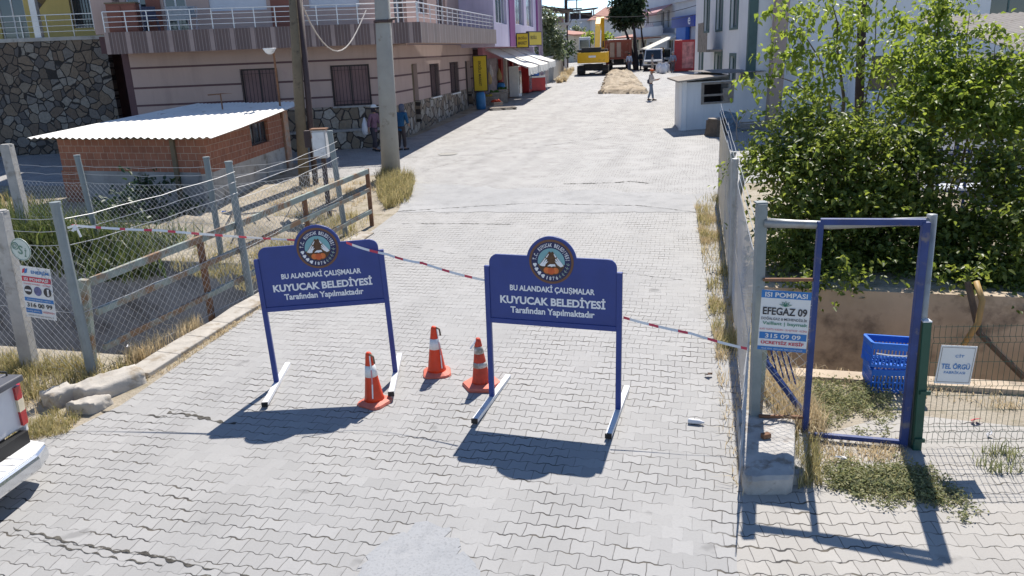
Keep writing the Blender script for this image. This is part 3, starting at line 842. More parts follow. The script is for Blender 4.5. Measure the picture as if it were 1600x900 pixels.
# ------------------------------------------------------------------ ground with the canal cut through it
CU = (math.cos(R(-15)), math.sin(R(-15)))                  # along the canal
CN = (-CU[1], CU[0])                                       # across it
def cuv(u, v): return (u * CU[0] + v * CN[0], u * CU[1] + v * CN[1])
UL, UR = -7.5, 0.55                                       # the street bridges the canal between these
VL0, VL1, VR0, VR1 = 8.75, 13.25, 9.65, 12.9
us = [-4000, -1000, -200, -60, -30, -14, UL, UR, 8, 30, 60, 200, 1000, 4000]
vs_ = [-300, -60, -20, 0, 4, VL0, VR0, VR1, VL1, 20, 40, 80, 120, 126, 140, 300, 1000, 5000]
gb = MB()
for i in range(len(us) - 1):
    for k in range(len(vs_) - 1):
        um, vm = (us[i] + us[i + 1]) / 2, (vs_[k] + vs_[k + 1]) / 2
        if um < UL and VL0 < vm < VL1 and us[i] >= -60: continue
        if um > UR and VR0 < vm < VR1 and us[i + 1] <= 60: continue
        q = [cuv(us[i], vs_[k]), cuv(us[i + 1], vs_[k]), cuv(us[i + 1], vs_[k + 1]), cuv(us[i], vs_[k + 1])]
        gb.add([(x, y, gz(x, y)) for x, y in q], [(0, 1, 2, 3)])
tag(gb.build('ground', M['dirt']), kind='structure')
def canal(ua, ub, va, vb, lip, m, name):
    b = MB()
    D = -2.6
    def wall(v0, v1):
        p = [cuv(ua, v0), cuv(ub, v0), cuv(ub, v1), cuv(ua, v1)]
        b.slab(p, D, lambda x, y: gz(x, y) + lip)
    wall(va - 0.22, va + 0.02); wall(vb - 0.02, vb + 0.22)
    p = [cuv(ua, va + 0.02), cuv(ub, va + 0.02), cuv(ub, vb - 0.02), cuv(ua, vb - 0.02)]
    b.slab(p, D - 0.2, D + 0.0)
    e = UL if ub <= UL + 0.1 else UR
    s = 0.0 if e == UL else -0.2
    b.slab([cuv(e + s, va), cuv(e + s + 0.2, va), cuv(e + s + 0.2, vb), cuv(e + s, vb)], D, lambda x, y: gz(x, y) - 0.02)
    tag(b.build(name, m), kind='structure')
canal(-60, UL, VL0, VL1, -0.01, M['canal_grey'], 'canal')
canal(UR, 60, VR0, VR1, 0.06, M['canal'], 'canal')

def sheet(name, poly, dz, m):
    b = MB()
    b.add([(x, y, gz(x, y) + dz) for x, y in poly], [tuple(range(len(poly)))])
    return tag(b.build(name, m), kind='structure')
road_poly = [(-16, -4), (1.45, -4), (1.72, 5.4), (2.2, 7.1), (2.55, 8.0), (3.6, 12.5), (5.25, 19.8), (6.2, 21.2), (14, 21), (40, 22), (40, 33), (22, 34), (22, 60), (30, 75), (30, 124), (-2, 124), (7.6, 96), (4.4, 68), (-0.2, 50), (-4, 34), (-40, 36),
             (-40, 25.5), (-17, 25.8), (-13.2, 25.0), (-12.2, 28.2), (-7.0, 28.0), (-6.6, 25.0), (-5.4, 24.6), (-3.9, 24.9), (-3.0, 23.2), (-2.75, 19.4), (-3.2, 16.9), (-4.15, 12.4), (-4.85, 8.9), (-5.2, 8.2), (-6.4, 7.5), (-16, 7.2)]
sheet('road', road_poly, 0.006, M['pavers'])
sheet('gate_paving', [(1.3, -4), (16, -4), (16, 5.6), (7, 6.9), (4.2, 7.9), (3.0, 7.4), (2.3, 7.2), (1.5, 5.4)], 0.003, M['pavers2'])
# worn asphalt strip across the street where the bridge meets the road, with an uneven edge
def wavy(p, q, n, a, seed):
    r = random.Random(seed)
    return [(p[0] + (q[0] - p[0]) * i / n + r.uniform(-a, a) * (0 < i < n), p[1] + (q[1] - p[1]) * i / n + r.uniform(-a, a) * (0 < i < n)) for i in range(n + 1)]
sheet('asphalt_strip', wavy((-2.76, 19.3), (4.55, 17.9), 26, 0.09, 1) + [(4.9, 19.2)] + wavy((5.0, 20.0), (-2.75, 22.9), 22, 0.22, 2), 0.011, M['asphalt'])
sheet('cement_patch', wavy((-1.5, 5.0), (-1.33, 5.75), 14, 0.06, 3) + wavy((-1.2, 5.95), (-0.85, 6.22), 9, 0.05, 4) + wavy((-0.7, 6.1), (-0.35, 5.5), 14, 0.06, 5) + [(-0.35, 4.8)], 0.011, M['patch'])
mh = MB(); c = gp(700, 241); mh.lathe([(0.36, 0.0), (0.36, 0.016), (0.30, 0.02), (0.28, 0.014), (0.02, 0.016)], 24, (c.x, c.y, gz(c.x, c.y)))
tag(mh.build('manhole_cover', M['pole_concrete']), 'round iron manhole cover set flush in the street paving', 'manhole cover')

def crack(pix, w, seed, name='paving_crack'):
    lift = 0.0145 if seed in (5, 10, 11) else 0.010
    r = random.Random(seed); P = [gp(*p) for p in pix]; L, Rr = [], []
    pts = []
    for a, c in zip(P, P[1:]):
        n = max(2, int((c - a).length / 0.03))
        pts += [a.lerp(c, i / n) for i in range(n)]
    b = MB(); s_ = r.uniform(0, 9); ws = {}
    def at_(p):                                            # the opening follows the bone shape of the blocks and pinches at each end
        u = s_ + p.x / 0.18
        tri = abs(u % 1 - 0.5) * 4 - 1
        k = int(math.floor(u * 2 - 0.5))
        if k not in ws: ws[k] = r.choice([0.0, 0.25, 0.5, 0.8, 1.2, 1.5])
        return max(-1, min(1, tri * 2.4)) * 0.014, w * ws[k] * abs(math.sin(math.pi * (u * 2 - 0.5))) ** 0.6 + w * 0.12
    for p, q in zip(pts, pts[1:]):
        (o0, w0), (o1, w1) = at_(p), at_(q)
        b.add([(p.x, p.y + o0 - w0, gz(p.x, p.y) + lift), (q.x, q.y + o1 - w1, gz(q.x, q.y) + lift), (q.x, q.y + o1 + w1, gz(q.x, q.y) + lift), (p.x, p.y + o0 + w0, gz(p.x, p.y) + lift)], [(0, 1, 2, 3)])
    tag(b.build(name, M['crack_dirt']), kind='structure')
M['crack_dirt'] = ground_mat('crack_earth', ((0.07, 0.065, 0.058), (0.15, 0.14, 0.12), (0.05, 0.046, 0.04)), 6.0, 0.6)
crack([(20, 826), (70, 838), (115, 850), (180, 862), (235, 868), (290, 882), (345, 893), (395, 903)], 0.017, 1)
crack([(35, 842), (110, 858), (190, 876), (260, 884)], 0.009, 2)
crack([(262, 646), (290, 648), (312, 652), (345, 661), (372, 664)], 0.03, 3)
crack([(150, 642), (200, 646), (262, 654)], 0.012, 4)
crack([(620, 331), (760, 322), (830, 318), (900, 320), (1000, 322), (1095, 333)], 0.022, 5)
crack([(626, 350), (720, 350), (800, 351)], 0.02, 6)
crack([(640, 385), (720, 398), (800, 412), (1000, 430), (1080, 440)], 0.006, 7)
crack([(1050, 242), (1072, 262), (1098, 284), (1122, 300)], 0.035, 8)
crack([(1062, 262), (1080, 282), (1090, 290)], 0.03, 9)
crack([(660, 268), (760, 240), (900, 222), (1000, 210)], 0.02, 10)
crack([(880, 288), (960, 286), (985, 284), (1015, 287)], 0.03, 11)
# ------------------------------------------------------------------ the pink two-storey house on the left
g0 = 0.79
hb_ = empty('apartment_house', (-4.7, 31.75, g0), R(8), 'pink rendered house with stone base and long tiled balcony', 'house')
S72 = TR(rz=R(72))
FW = [(-5.3, -3.95, 1.62, 3.15), (-1.95, -0.5, 1.62, 3.15)]           # front windows (x0, x1, z0, z1)
b = MB(); wall_panel(b, 9.2, 1.6, 4.0, [(o[0] + 9.2, o[1] + 9.2, o[2], o[3]) for o in FW], 0.25)
front = b.build('wall', M['pink_wall'], hb_, TR(-9.2, 0, 0))
b = MB(); b.box(-9.2, -0.03, -0.6, 0.0, 0.25, 1.598); b.build('stone_base', M['stone_l'], hb_)
b = MB(); b.box(-9.2, -0.42, -0.6, -0.2, -0.035, 0.66)
bench = b.build('stone_bench', M['stone_l'], hb_); q = MB(); q.box(-9.2, -0.46, 0.662, -0.15, -0.033, 0.74); q.build('ledge', M['concrete'], bench)
SWO = [(4.0, 4.9, 0.62, 3.05), (7.0, 8.6, 1.45, 2.98), (11.0, 12.8, 1.4, 2.98), (14.7, 16.0, 0.5, 2.98)]
b = MB(); wall_panel(b, 17.0, 1.45, 3.85, [(a, c2, max(1.45, d), e) for a, c2, d, e in SWO], 0.25)
sw = b.build('street_wall', M['pink_wall'], hb_, S72)
b = MB(); wall_panel(b, 17.0, -0.6, 1.447, [SWO[0][:2] + (0.5, 1.45), SWO[3][:2] + (0.45, 1.45)], 0.28, y=-0.03)
b.build('stone_base', M['stone_l'], hb_, S72)
# grooves in the render
b = MB()
segs = lambda L, ops, z: [(a, c2) for a, c2 in zip([0] + [o[1] for o in ops if o[2] < z < o[3]], [o[0] for o in ops if o[2] < z < o[3]] + [L])]
for z in (1.98, 2.62, 3.34):
    ops = [(o[0] + 9.2, o[1] + 9.2, o[2], o[3]) for o in FW]
    for a, c2 in segs(9.2, ops, z): b.box(a, -0.012, z - 0.035, c2, -0.0025, z + 0.035)
b.build('groove', M['groove'], front)
b = MB()
for z in (1.98, 2.62, 3.30):
    for a, c2 in segs(17.0, SWO, z): b.box(a, -0.012, z - 0.035, c2, -0.0025, z + 0.035)
b.build('groove', M['groove'], sw)
for a, c2, d, e in FW:
    window(hb_, a, c2, d, e, 0.12, M['dark_frame'], M['blind'], 2)
    bars(hb_, a, c2, d, e, -0.04, M['grille'])
    q = MB(); q.box(a - 0.05, -0.09, d - 0.07, c2 + 0.05, -0.034, d - 0.012); q.build('sill', M['concrete'], hb_)
for a, c2, d, e in SWO[1:3]:
    window(hb_, a, c2, d, e, 0.14, M['dark_frame'], M['blind'], 2, M=S72)
    bars(hb_, a, c2, d, e, -0.04, M['grille'], M=S72)
    q = MB(); q.box(a - 0.05, -0.12, d - 0.06, c2 + 0.05, -0.034, d - 0.002); q.build('sill', M['white'], hb_, S72)
for a, c2, d, e, m in ((*SWO[0], M['wood']), (*SWO[3], M['dark_frame'])):
    q = MB(); q.box(a + 0.03, 0.18, d - 0.1, c2 - 0.03, 0.235, e - 0.03)
    dd = q.build('door', m, hb_, S72); q = MB(); q.tube([(a + 0.15, 0.13, d + 0.95), (a + 0.15, 0.13, d + 1.1)], 0.015, 6); q.build('handle', M['rail_steel'], dd)
# side wall at the left end, upper storey, slab, roof
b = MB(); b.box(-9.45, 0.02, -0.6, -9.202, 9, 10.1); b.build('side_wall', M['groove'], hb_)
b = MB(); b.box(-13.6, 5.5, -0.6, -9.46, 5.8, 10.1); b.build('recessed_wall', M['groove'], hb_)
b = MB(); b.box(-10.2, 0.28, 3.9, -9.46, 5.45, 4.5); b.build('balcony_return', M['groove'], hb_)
UO = [(-9.0, -8.1, 4.58, 6.9), (-7.7, -6.9, 4.58, 6.9), (-6.1, -4.05, 5.25, 6.9), (-2.5, -0.65, 5.25, 6.9)]
b = MB(); wall_panel(b, 10.2, 4.57, 10.0, [(o[0] + 10.2, o[1] + 10.2, o[2], o[3]) for o in UO], 0.25)
b.build('upper_wall', M['pink_wall'], hb_, TR(-10.2, 0.02, 0))
for xa, xb in ((-3.9, -2.75), (-8.3, -7.8)):
    b = MB(); b.box(xa, -0.03, 4.57, xb, 0.015, 9.9); b.build('pilaster', M['brown_wall'], hb_)
for o in UO[:2]: window(hb_, *o, 0.14, M['pvc'], M['glass'], 2)
for o in UO[2:]:
    b = MB()
    for k in range(32): 
        z = o[2] + k * 0.052
        b.box(o[0], 0.09 + 0.004 * (k % 2), z, o[1], 0.12, z + 0.05)
    b.build('roller_shutter', M['shutter'], hb_)
SUO = [(2.2, 4.0, 4.6, 7.0), (5.6, 7.4, 5.2, 7.0), (9.2, 11.0, 4.6, 7.0)]
b = MB(); wall_panel(b, 17.0, 4.57, 10.0, SUO, 0.25, y=0.02); b.build('upper_street_wall', M['pink_wall'], hb_, S72)
for o in SUO: window(hb_, *o, 0.16, M['pvc'], M['glass'], 2, M=S72)
X1, Y1 = 1.54, -1.63
cx, sx = math.cos(R(72)), math.sin(R(72))
e1 = (X1 + 15.2 * cx, Y1 + 15.2 * sx); e2 = (17 * cx, 17 * sx)
b = MB(); b.slab([(-9.4, Y1 + 0.04), (X1 - 0.05, Y1 + 0.04), (e1[0] - 0.05, e1[1]), (e1[0] - 1.6, e1[1] + 0.4), (0.0, 0.25), (-9.4, 0.25)], 3.87, 4.56)
b.build('balcony_slab', M['pink_wall'], hb_)
b = MB(); b.box(0, 0, 3.84, 10.94, 0.04, 4.57); b.build('balcony_front', M['band'], hb_, TR(-9.4, Y1, 0))
b = MB(); b.box(0.0, 0.0, 3.84, 15.2, 0.045, 4.57); b.build('balcony_side', M['band_side'], hb_, TR(X1, Y1, 0, R(72)))
def balcony_rail(parent, L, M4, n, h=0.68, z=4.57, rails=4, y=0.12):
    b = MB()
    for i in range(n + 1): b.tube([(L * i / n, y, z), (L * i / n, y, z + h)], 0.02, 6)
    for k in range(rails):
        zz = z + h - k * h / rails
        b.tube([(0, y, zz), (L, y, zz)], 0.022 if k == 0 else 0.013, 6)
    return b.build('balcony_rail', M['rail_steel'], parent, M4)
balcony_rail(hb_, 10.85, TR(-9.38, Y1, 0), 15)
balcony_rail(hb_, 15.0, TR(X1, Y1, 0, R(72)), 16)
b = MB(); b.slab([(-9.6, -0.1), (0.1, -0.1), (17 * cx + 0.1, 17 * sx), (-9.6, 17 * sx)], 10.0, 10.25); b.build('roof', M['roof_tile'], hb_)
b = MB(); b.tube([(0.12, -0.1, 0.0), (0.12, -0.1, 3.5), (0.45, -0.35, 3.78), (1.0, -0.7, 3.82)], 0.05, 8); b.build('drainpipe', M['pink_wall'], hb_)
def loc_house(px, py, off, rz=8):                            # helper for things standing on the balcony
    return Vector(hb_.matrix_world @ Vector((px, py, off)))
hm = Matrix.Translation((-4.7, 31.75, g0)) @ Matrix.Rotation(R(8), 4, 'Z')
def place(o, p, rz=0): o.location = hm @ Vector(p); o.rotation_euler = (0, 0, R(8) + rz); return o
# things on the balcony: cupboard, two chairs, drying cloth
t = place(empty('cupboard', label='brown wooden cupboard on the balcony behind the rail end', cat='cupboard'), (-8.95, -0.55, 4.57))
b = MB(); b.box(-0.5, -0.25, 0.02, 0.5, 0.25, 0.98); b.build('body', M['brown_wall'], t)
b = MB(); b.box(-0.53, -0.28, 0.98, 0.53, 0.28, 1.03); b.build('top', M['wood'], t)
for s in (-0.245, 0.245):
    b = MB(); b.box(s - 0.22, -0.275, 0.08, s + 0.22, -0.252, 0.92); b.build('door', M['brown_wall'], t)
CHD = cloth('dark_blue_chair', (0.05, 0.055, 0.09))
t = place(empty('plastic_chair', label='dark plastic chair on the pink house balcony', cat='chair'), (-7.95, -1.0, 4.57), R(20))
b = MB(); b.box(-0.24, -0.22, 0.4, 0.24, 0.24, 0.44); b.build('seat', CHD, t)
b = MB(); b.bar((0, 0.23, 0.44), (0, 0.32, 0.86), 0.46, 0.03, up=(0, 1, 0)); b.build('backrest', CHD, t)
for sx_ in (-1, 1):
    for sy in (-1, 1):
        b = MB(); b.tube([(sx_ * 0.2, sy * 0.19, 0.4), (sx_ * 0.24, sy * 0.23, 0)], 0.018, 6); b.build('leg', CHD, t)
t = place(empty('drying_rack', label='folding rack hung with washing on the balcony by the roller shutter', cat='drying rack'), (-6.9, -0.9, 4.57))
b = MB()
for y in (-0.25, 0.25): b.tube([(-0.5, y, 0), (-0.5, -y, 0.8)], 0.012, 5); b.tube([(0.5, y, 0), (0.5, -y, 0.8)], 0.012, 5)
for y in (-0.25, -0.1, 0.1, 0.25): b.tube([(-0.5, y, 0.8), (0.5, y, 0.8)], 0.006, 4)
b.build('rack', M['rail_steel'], t)
b = MB(); b.box(-0.42, -0.27, 0.35, 0.3, -0.235, 0.815); b.box(-0.2, 0.09, 0.45, 0.45, 0.11, 0.815); b.build('washing', cloth('grey_blue_washing', (0.28, 0.32, 0.36)), t)

# ------------------------------------------------------------------ yellow house with the stone wall, far left
yx = at(163, 55, 33.4)
yh = empty('yellow_house', (yx.x, 33.4, 0.8), R(3), 'yellow rendered house raised on a tall dark rubble stone wall', 'house')
ztop = yx.z - 0.8
b = MB(); b.box(-16, 0, -0.6, 0, 0.4, ztop - 0.14); b.build('stone_wall', M['stone_dark'], yh)
b = MB(); b.box(-16, -0.05, ztop - 0.14, 0.05, 4.5, ztop); b.build('terrace_slab', M['concrete'], yh)
YO = [(12.3, 13.4, ztop + 0.02, ztop + 2.2), (13.95, 15.0, ztop + 0.02, ztop + 2.2)]
b = MB(); wall_panel(b, 16, ztop, ztop + 3.4, [(11.0, 12.1, ztop + 0.02, ztop + 2.3), (14.0, 15.0, ztop + 0.4, ztop + 2.1)], 0.25, y=2.0)
yw = b.build('wall', M['yellow_wall'], yh, TR(-16, 0, 0))
window(yh, -5.0, -3.9, ztop + 0.02, ztop + 2.3, 2.1, M['pvc'], M['glass'], 2); window(yh, -2.0, -1.0, ztop + 0.4, ztop + 2.1, 2.1, M['pvc'], M['glass'], 1)
bars(yh, -2.0, -1.0, ztop + 0.4, ztop + 2.1, 1.96, M['grille'], 0.12)
b = MB()
for i in range(3):
    for k in range(3):
        b.prism([(-3.3 + (i - k) * 0.17, ztop + 1.2 + (i + k) * 0.17), (-3.13 + (i - k) * 0.17, ztop + 1.37 + (i + k) * 0.17), (-3.3 + (i - k) * 0.17, ztop + 1.54 + (i + k) * 0.17), (-3.47 + (i - k) * 0.17, ztop + 1.37 + (i + k) * 0.17)], 1.975, 1.997, (i + k) % 2)
b.build('diamond_tiles', [M['dark_frame'], M['olive']], yw, TR(16, 0, 0))
b = MB(); b.box(-16, -0.1, ztop + 3.4, 0.1, 5, ztop + 3.6); b.build('roof', M['roof_tile'], yh)
b = MB(); b.box(-2.75, 0.1, ztop, -2.5, 0.35, ztop + 3.4); b.build('pillar', M['white'], yh)
balcony_rail(yh, 9.0, TR(-9.2, 0, 0), 9, 0.85, ztop, 4, 0.1)
b = MB(); b.tube([(-0.25, 0.0, ztop + 3.3), (-0.25, -0.02, ztop + 0.25), (0.0, -0.1, ztop + 0.12), (0.35, -0.1, ztop + 0.1)], 0.09, 8); b.build('drainpipe', M['white_steel'], yh)

# ------------------------------------------------------------------ the grocery, next along the street
gs = empty('grocery_shop', (-0.4, 45.2, 1.13), R(80), 'lilac grocery shop with purple pilaster and open shopfront under an awning', 'shop')
b = MB(); wall_panel(b, 18.0, 3.35, 9.0, [(0.5, 4.2, 4.6, 7.4), (7.6, 11.2, 4.7, 7.4), (12.4, 15.8, 4.7, 7.4)], 0.3)
b.build('upper_wall', M['lilac'], gs)
b = MB(); b.box(0, 0.3, 3.35, 18.0, 9, 3.6); b.box(0, 0.3, 8.8, 18, 9, 9.0); b.box(0, 0.3, 3.6, 0.25, 9, 8.8); b.box(17.75, 0.3, -1, 18.0, 9, 8.8); b.build('structure_walls', M['lilac'], gs)
b = MB(); b.box(5.0, -0.06, 3.35, 6.9, -0.003, 9.0); b.build('pilaster', M['purple'], gs)
b = MB(); b.box(17.3, -0.06, 3.35, 18.0, -0.003, 9.0); b.build('pilaster', M['purple'], gs)
for o, p in (((0.5, 4.2, 4.6, 7.4), 4), ((7.6, 11.2, 4.7, 7.4), 2), ((12.4, 15.8, 4.7, 7.4), 2)): window(gs, *o, 0.15, M['pvc'], M['glass_blue'], p)
b = MB(); wall_panel(b, 15.0, -1.0, 3.35, [(4.2, 6.6, 0.2, 2.6), (7.2, 9.2, 0.1, 2.6), (9.8, 13.6, 0.1, 2.6)], 0.3, y=1.3)
b.build('shopfront_wall', M['pink_tile'], gs, TR(3.0, 0, 0))
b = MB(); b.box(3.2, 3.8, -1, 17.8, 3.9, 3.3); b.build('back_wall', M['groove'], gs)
b = MB()
for i in range(20): b.box(3.2 + i * 0.2, 1.22, 0.0, 3.3 + i * 0.2, 1.29, 2.7)
b.build('strip_curtain', mat('shop_curtain', (0.42, 0.36, 0.38), 0.8, 0.3, 4, 0.1), gs)
for i, (a, m) in enumerate(((7.8, M['red']), (9.7, M['canvas']), (12.3, M['red']))):
    b = MB(); b.box(a, 1.1, 0.0, a + 0.55, 1.29, 2.6); b.build('shopfront_post', m, gs)
# awning in three pieces
aw = empty('awning', (-0.4, 45.2, 1.13), R(80), 'sagging cream canvas awning over the grocery front', 'awning')
for i, (a, c2, dz) in enumerate(((3.2, 7.6, 0), (7.9, 13.0, 0.05), (13.2, 17.6, 0.16))):
    b = MB(); nx, ny = 10, 6
    vs = []
    for k in range(ny + 1):
        t = k / ny
        for j in range(nx + 1):
            x = a + (c2 - a) * j / nx
            vs.append((x, 1.2 - 2.55 * t, 3.28 - 1.15 * t - 0.10 * math.sin(math.pi * t) - 0.05 * math.sin(math.pi * j / nx) * t + dz * t))
    for j in range(nx + 1):
        x = a + (c2 - a) * j / nx
        vs.append((x, -1.36 + 0.03 * math.sin(j * 2.2), 2.13 - 0.46 - 0.04 * math.sin(j * 1.9) + dz))
    fs = [(k * (nx + 1) + j, k * (nx + 1) + j + 1, (k + 1) * (nx + 1) + j + 1, (k + 1) * (nx + 1) + j) for k in range(ny + 1) for j in range(nx)]
    b.add(vs, fs); o = b.build('canvas_panel', M['canvas'], aw); sm = o.modifiers.new('thick', 'SOLIDIFY'); sm.thickness = 0.012
    for xx in (a, c2):
        q = MB(); q.tube([(xx, 1.2, 3.2), (xx, -1.3, 2.08 + dz)], 0.02, 5); q.build('awning_arm', M['rail_steel'], aw)
# signs
def lightbox(name, loc, rz, w, h, d, lines, label, col=M['sign_yellow'], txt=M['sign_text'], frame=M['dark_frame'], rot=0):
    t = empty(name, loc, rz, label, 'sign')
    b = MB(); b.box(-w / 2, -d / 2, 0, w / 2, d / 2, h); b.build('frame', frame, t)
    e = 0.07 * min(w, h)
    b = MB(); b.box(-w / 2 + e, -d / 2 - 0.012, e, w / 2 - e, -d / 2 - 0.002, h - e); b.build('face', col, t)
    M4 = TR(0, 0, h / 2) @ Matrix.Rotation(rot, 4, 'Y')
    lettering([(s, x, z, w_, h_, 0.02) for s, x, z, w_, h_ in lines], txt, t, -d / 2 - 0.018, M=M4)
    return t
p = at(752, 143, 47.6)
lightbox('shop_sign', p, R(-4), 0.86, 2.05, 0.16, [('EROĞLU MARKET', 0, 0, 1.4, 0.2)], 'upright yellow sign with dark frame standing at the grocery corner', rot=R(90))
p = at(817, 75, 52.5)
lightbox('shop_sign', p, R(-5), 0.80, 0.92, 0.25, [('EROĞLU', 0, 0.16, 0.56, 0.2), ('MARKET', 0, -0.16, 0.56, 0.2)], 'square yellow sign facing down the street above the awning')
p = at(829, 73, 53.5)
lightbox('shop_sign', p + Vector((0.25, 0.3, 0.05)), R(62), 1.9, 0.9, 0.2, [('EROĞLU', -0.3, 0.1, 0.9, 0.28)], 'wider yellow sign angled along the lilac wall above the awning')
# goods hung along the shopfront
HG = [cloth('straw_goods', (0.42, 0.30, 0.15)), cloth('pale_goods', (0.50, 0.45, 0.42)), cloth('red_goods', (0.36, 0.06, 0.06))]
for i, (x, z, k, lab) in enumerate(((3.5, 1.5, 0, 'bundle of straw brooms hung beside the upright yellow sign'), (4.0, 1.9, 1, 'pale net bag hung nearest the pink tiles of the grocery'), (6.9, 1.6, 0, 'straw bundle hung under the near edge of the awning'), (7.05, 1.05, 2, 'red net bag hung low under the near edge of the awning'))):
    q = Matrix.Translation((-0.4, 45.2, 1.13)) @ Matrix.Rotation(R(80), 4, 'Z') @ Vector((x, 1.08, z))
    t = empty('hanging_goods', q, R(80), lab, 'goods', 'goods hung outside the grocery')
    b = MB(); b.lathe([(0.03, 0.45), (0.08, 0.3), (0.17, 0.08), (0.19, -0.1), (0.13, -0.25), (0.03, -0.3)], 9); b.build('bundle', HG[k], t)
    b = MB(); b.tube([(0, 0, 0.44), (0, 0.1, 0.75)], 0.012, 4); b.build('string', M['wood'], t)
# goods outside
def fridge(loc, rz, w, h, d, m, label, glassy=True):
    t = empty('drinks_fridge', loc, rz, label, 'fridge')
    b = MB(); b.box(-w / 2, -d / 2, 0.05, w / 2, d / 2, h); b.build('body', m, t, bevel=0.03)
    b = MB(); b.box(-w / 2 + 0.06, -d / 2 - 0.03, 0.25, w / 2 - 0.06, -d / 2 - 0.003, h - 0.3); dr = b.build('door', M['glass_blue'] if glassy else m, t)
    b = MB(); b.box(-w / 2 + 0.08, -d / 2 - 0.06, 0.8, -w / 2 + 0.11, -d / 2 - 0.033, 1.3); b.build('handle', M['rail_steel'], dr)
    b = MB(); b.box(-w / 2 + 0.03, -d / 2 - 0.02, h - 0.27, w / 2 - 0.03, -d / 2 - 0.004, h - 0.03); b.build('header', M['red'], t)
    return t
p = gp(806, 152); fridge(p, R(75), 0.75, 1.95, 0.65, M['white'], 'tall white fridge under the awning edge, nearest the pallet')
p = gp(812, 150) + Vector((0.5, 2.4, 0.05)); fridge(p, R(75), 0.8, 1.9, 0.65, M['red'], 'tall red fridge under the middle of the awning')
p = gp(836, 143); fr = empty('ice_cream_freezer', p, R(30), 'red chest freezer with blue lid at the far end of the grocery', 'freezer')
b = MB(); b.box(-0.65, -0.4, 0.06, 0.65, 0.4, 0.95); b.build('body', M['red'], fr, bevel=0.03)
b = MB(); b.box(-0.62, -0.38, 0.95, 0.62, 0.38, 1.06); b.build('lid', M['white'], fr)
b = MB(); b.lathe([(0.4, 0), (0.36, 0.2), (0.22, 0.34), (0.05, 0.38)], 12, (0, 0.1, 1.06)); b.build('canopy', M['crate_blue'], fr, smooth=True)
p = gp(849, 140); lb = empty('ladder', p, R(20), 'pale folding ladder leaning by the red freezer', 'ladder')
b = MB()
for x in (-0.2, 0.2): b.bar((x, -0.3, 0), (x * 0.8, 0.4, 1.7), 0.04, 0.03)
for k in range(6): b.bar((-0.2, -0.25 + k * 0.11, 0.15 + k * 0.27), (0.2, -0.25 + k * 0.11, 0.15 + k * 0.27), 0.03, 0.03)
b.build('rails', M['white_steel'], lb)
p = gp(785, 171); pl = empty('pallet', p, R(8), 'flat wooden pallet on the pavement before the grocery', 'pallet')
b = MB()
for i in range(6): b.box(-0.75, -0.5 + i * 0.19, 0.09, 0.75, -0.38 + i * 0.19, 0.12)
for x in (-0.7, 0, 0.62): b.box(x, -0.5, 0.0, x + 0.1, 0.57, 0.088)
b.build('boards', M['wood_grey'], pl)
FRUIT = [cloth('green_produce', (0.07, 0.16, 0.03)), cloth('yellow_produce', (0.42, 0.30, 0.05)), cloth('leafy_produce', (0.05, 0.11, 0.02)), cloth('red_produce', (0.40, 0.05, 0.02))]
for i, (px, py, hgt, k, lab) in enumerate(((764, 164, 0.3, 1, 'crate of yellow produce in front of the upright yellow sign'), (774, 163, 0.5, 0, 'crate of green produce raised on boxes beside the blue barrels'), (786, 161, 0.62, 2, 'crate of leafy greens nearest the shop door'), (776, 168, 0.12, 3, 'low crate of red produce on the pallet'))):
    p = gp(px, py); t = empty('produce_crate', p, R(10 * i), lab, 'crate', 'produce crates outside the grocery')
    b = MB()
    if hgt > 0.2: b.box(-0.25, -0.2, 0, 0.25, 0.2, hgt - 0.02)
    for s in (-1, 1):
        for z in (0.0, 0.11): b.box(-0.3, s * 0.22 - 0.01, hgt + z, 0.3, s * 0.22 + 0.01, hgt + z + 0.08); b.box(s * 0.3 - 0.01, -0.2, hgt + z, s * 0.3 + 0.01, 0.2, hgt + z + 0.08)
    b.box(-0.29, -0.21, hgt, 0.29, 0.21, hgt + 0.02); b.build('box', M['wood_grey'], t)
    b = MB(); r = random.Random(i)
    for q in range(26):
        x, y = r.uniform(-0.24, 0.24), r.uniform(-0.16, 0.16); b.lathe([(0.02, -0.05), (0.06, -0.02), (0.06, 0.03), (0.02, 0.06)], 6, (x, y, hgt + 0.18 + r.uniform(0, 0.1)))
    tag(b.build('produce', FRUIT[k], t, smooth=True), kind='stuff')
BAR = mat('blue_barrel', (0.03, 0.16, 0.36), 0.45, 0.1, 3, 0.05)
for px, py, h, lab in ((752, 171, 0.95, 'blue plastic barrel under the upright yellow sign'), (784, 160, 1.15, 'blue plastic barrel behind the leafy crate')):
    p = gp(px, py); t = empty('barrel', p, 0, lab, 'barrel')
    b = MB(); b.lathe([(0.22, 0), (0.26, 0.04), (0.28, h * 0.3), (0.27, h * 0.33), (0.28, h * 0.36), (0.27, h * 0.68), (0.25, h * 0.9), (0.2, h)], 16); b.build('body', BAR, t, smooth=True)
    b = MB(); b.lathe([(0.21, h), (0.21, h + 0.05), (0.05, h + 0.06)], 16); b.build('lid', M['black'], t)
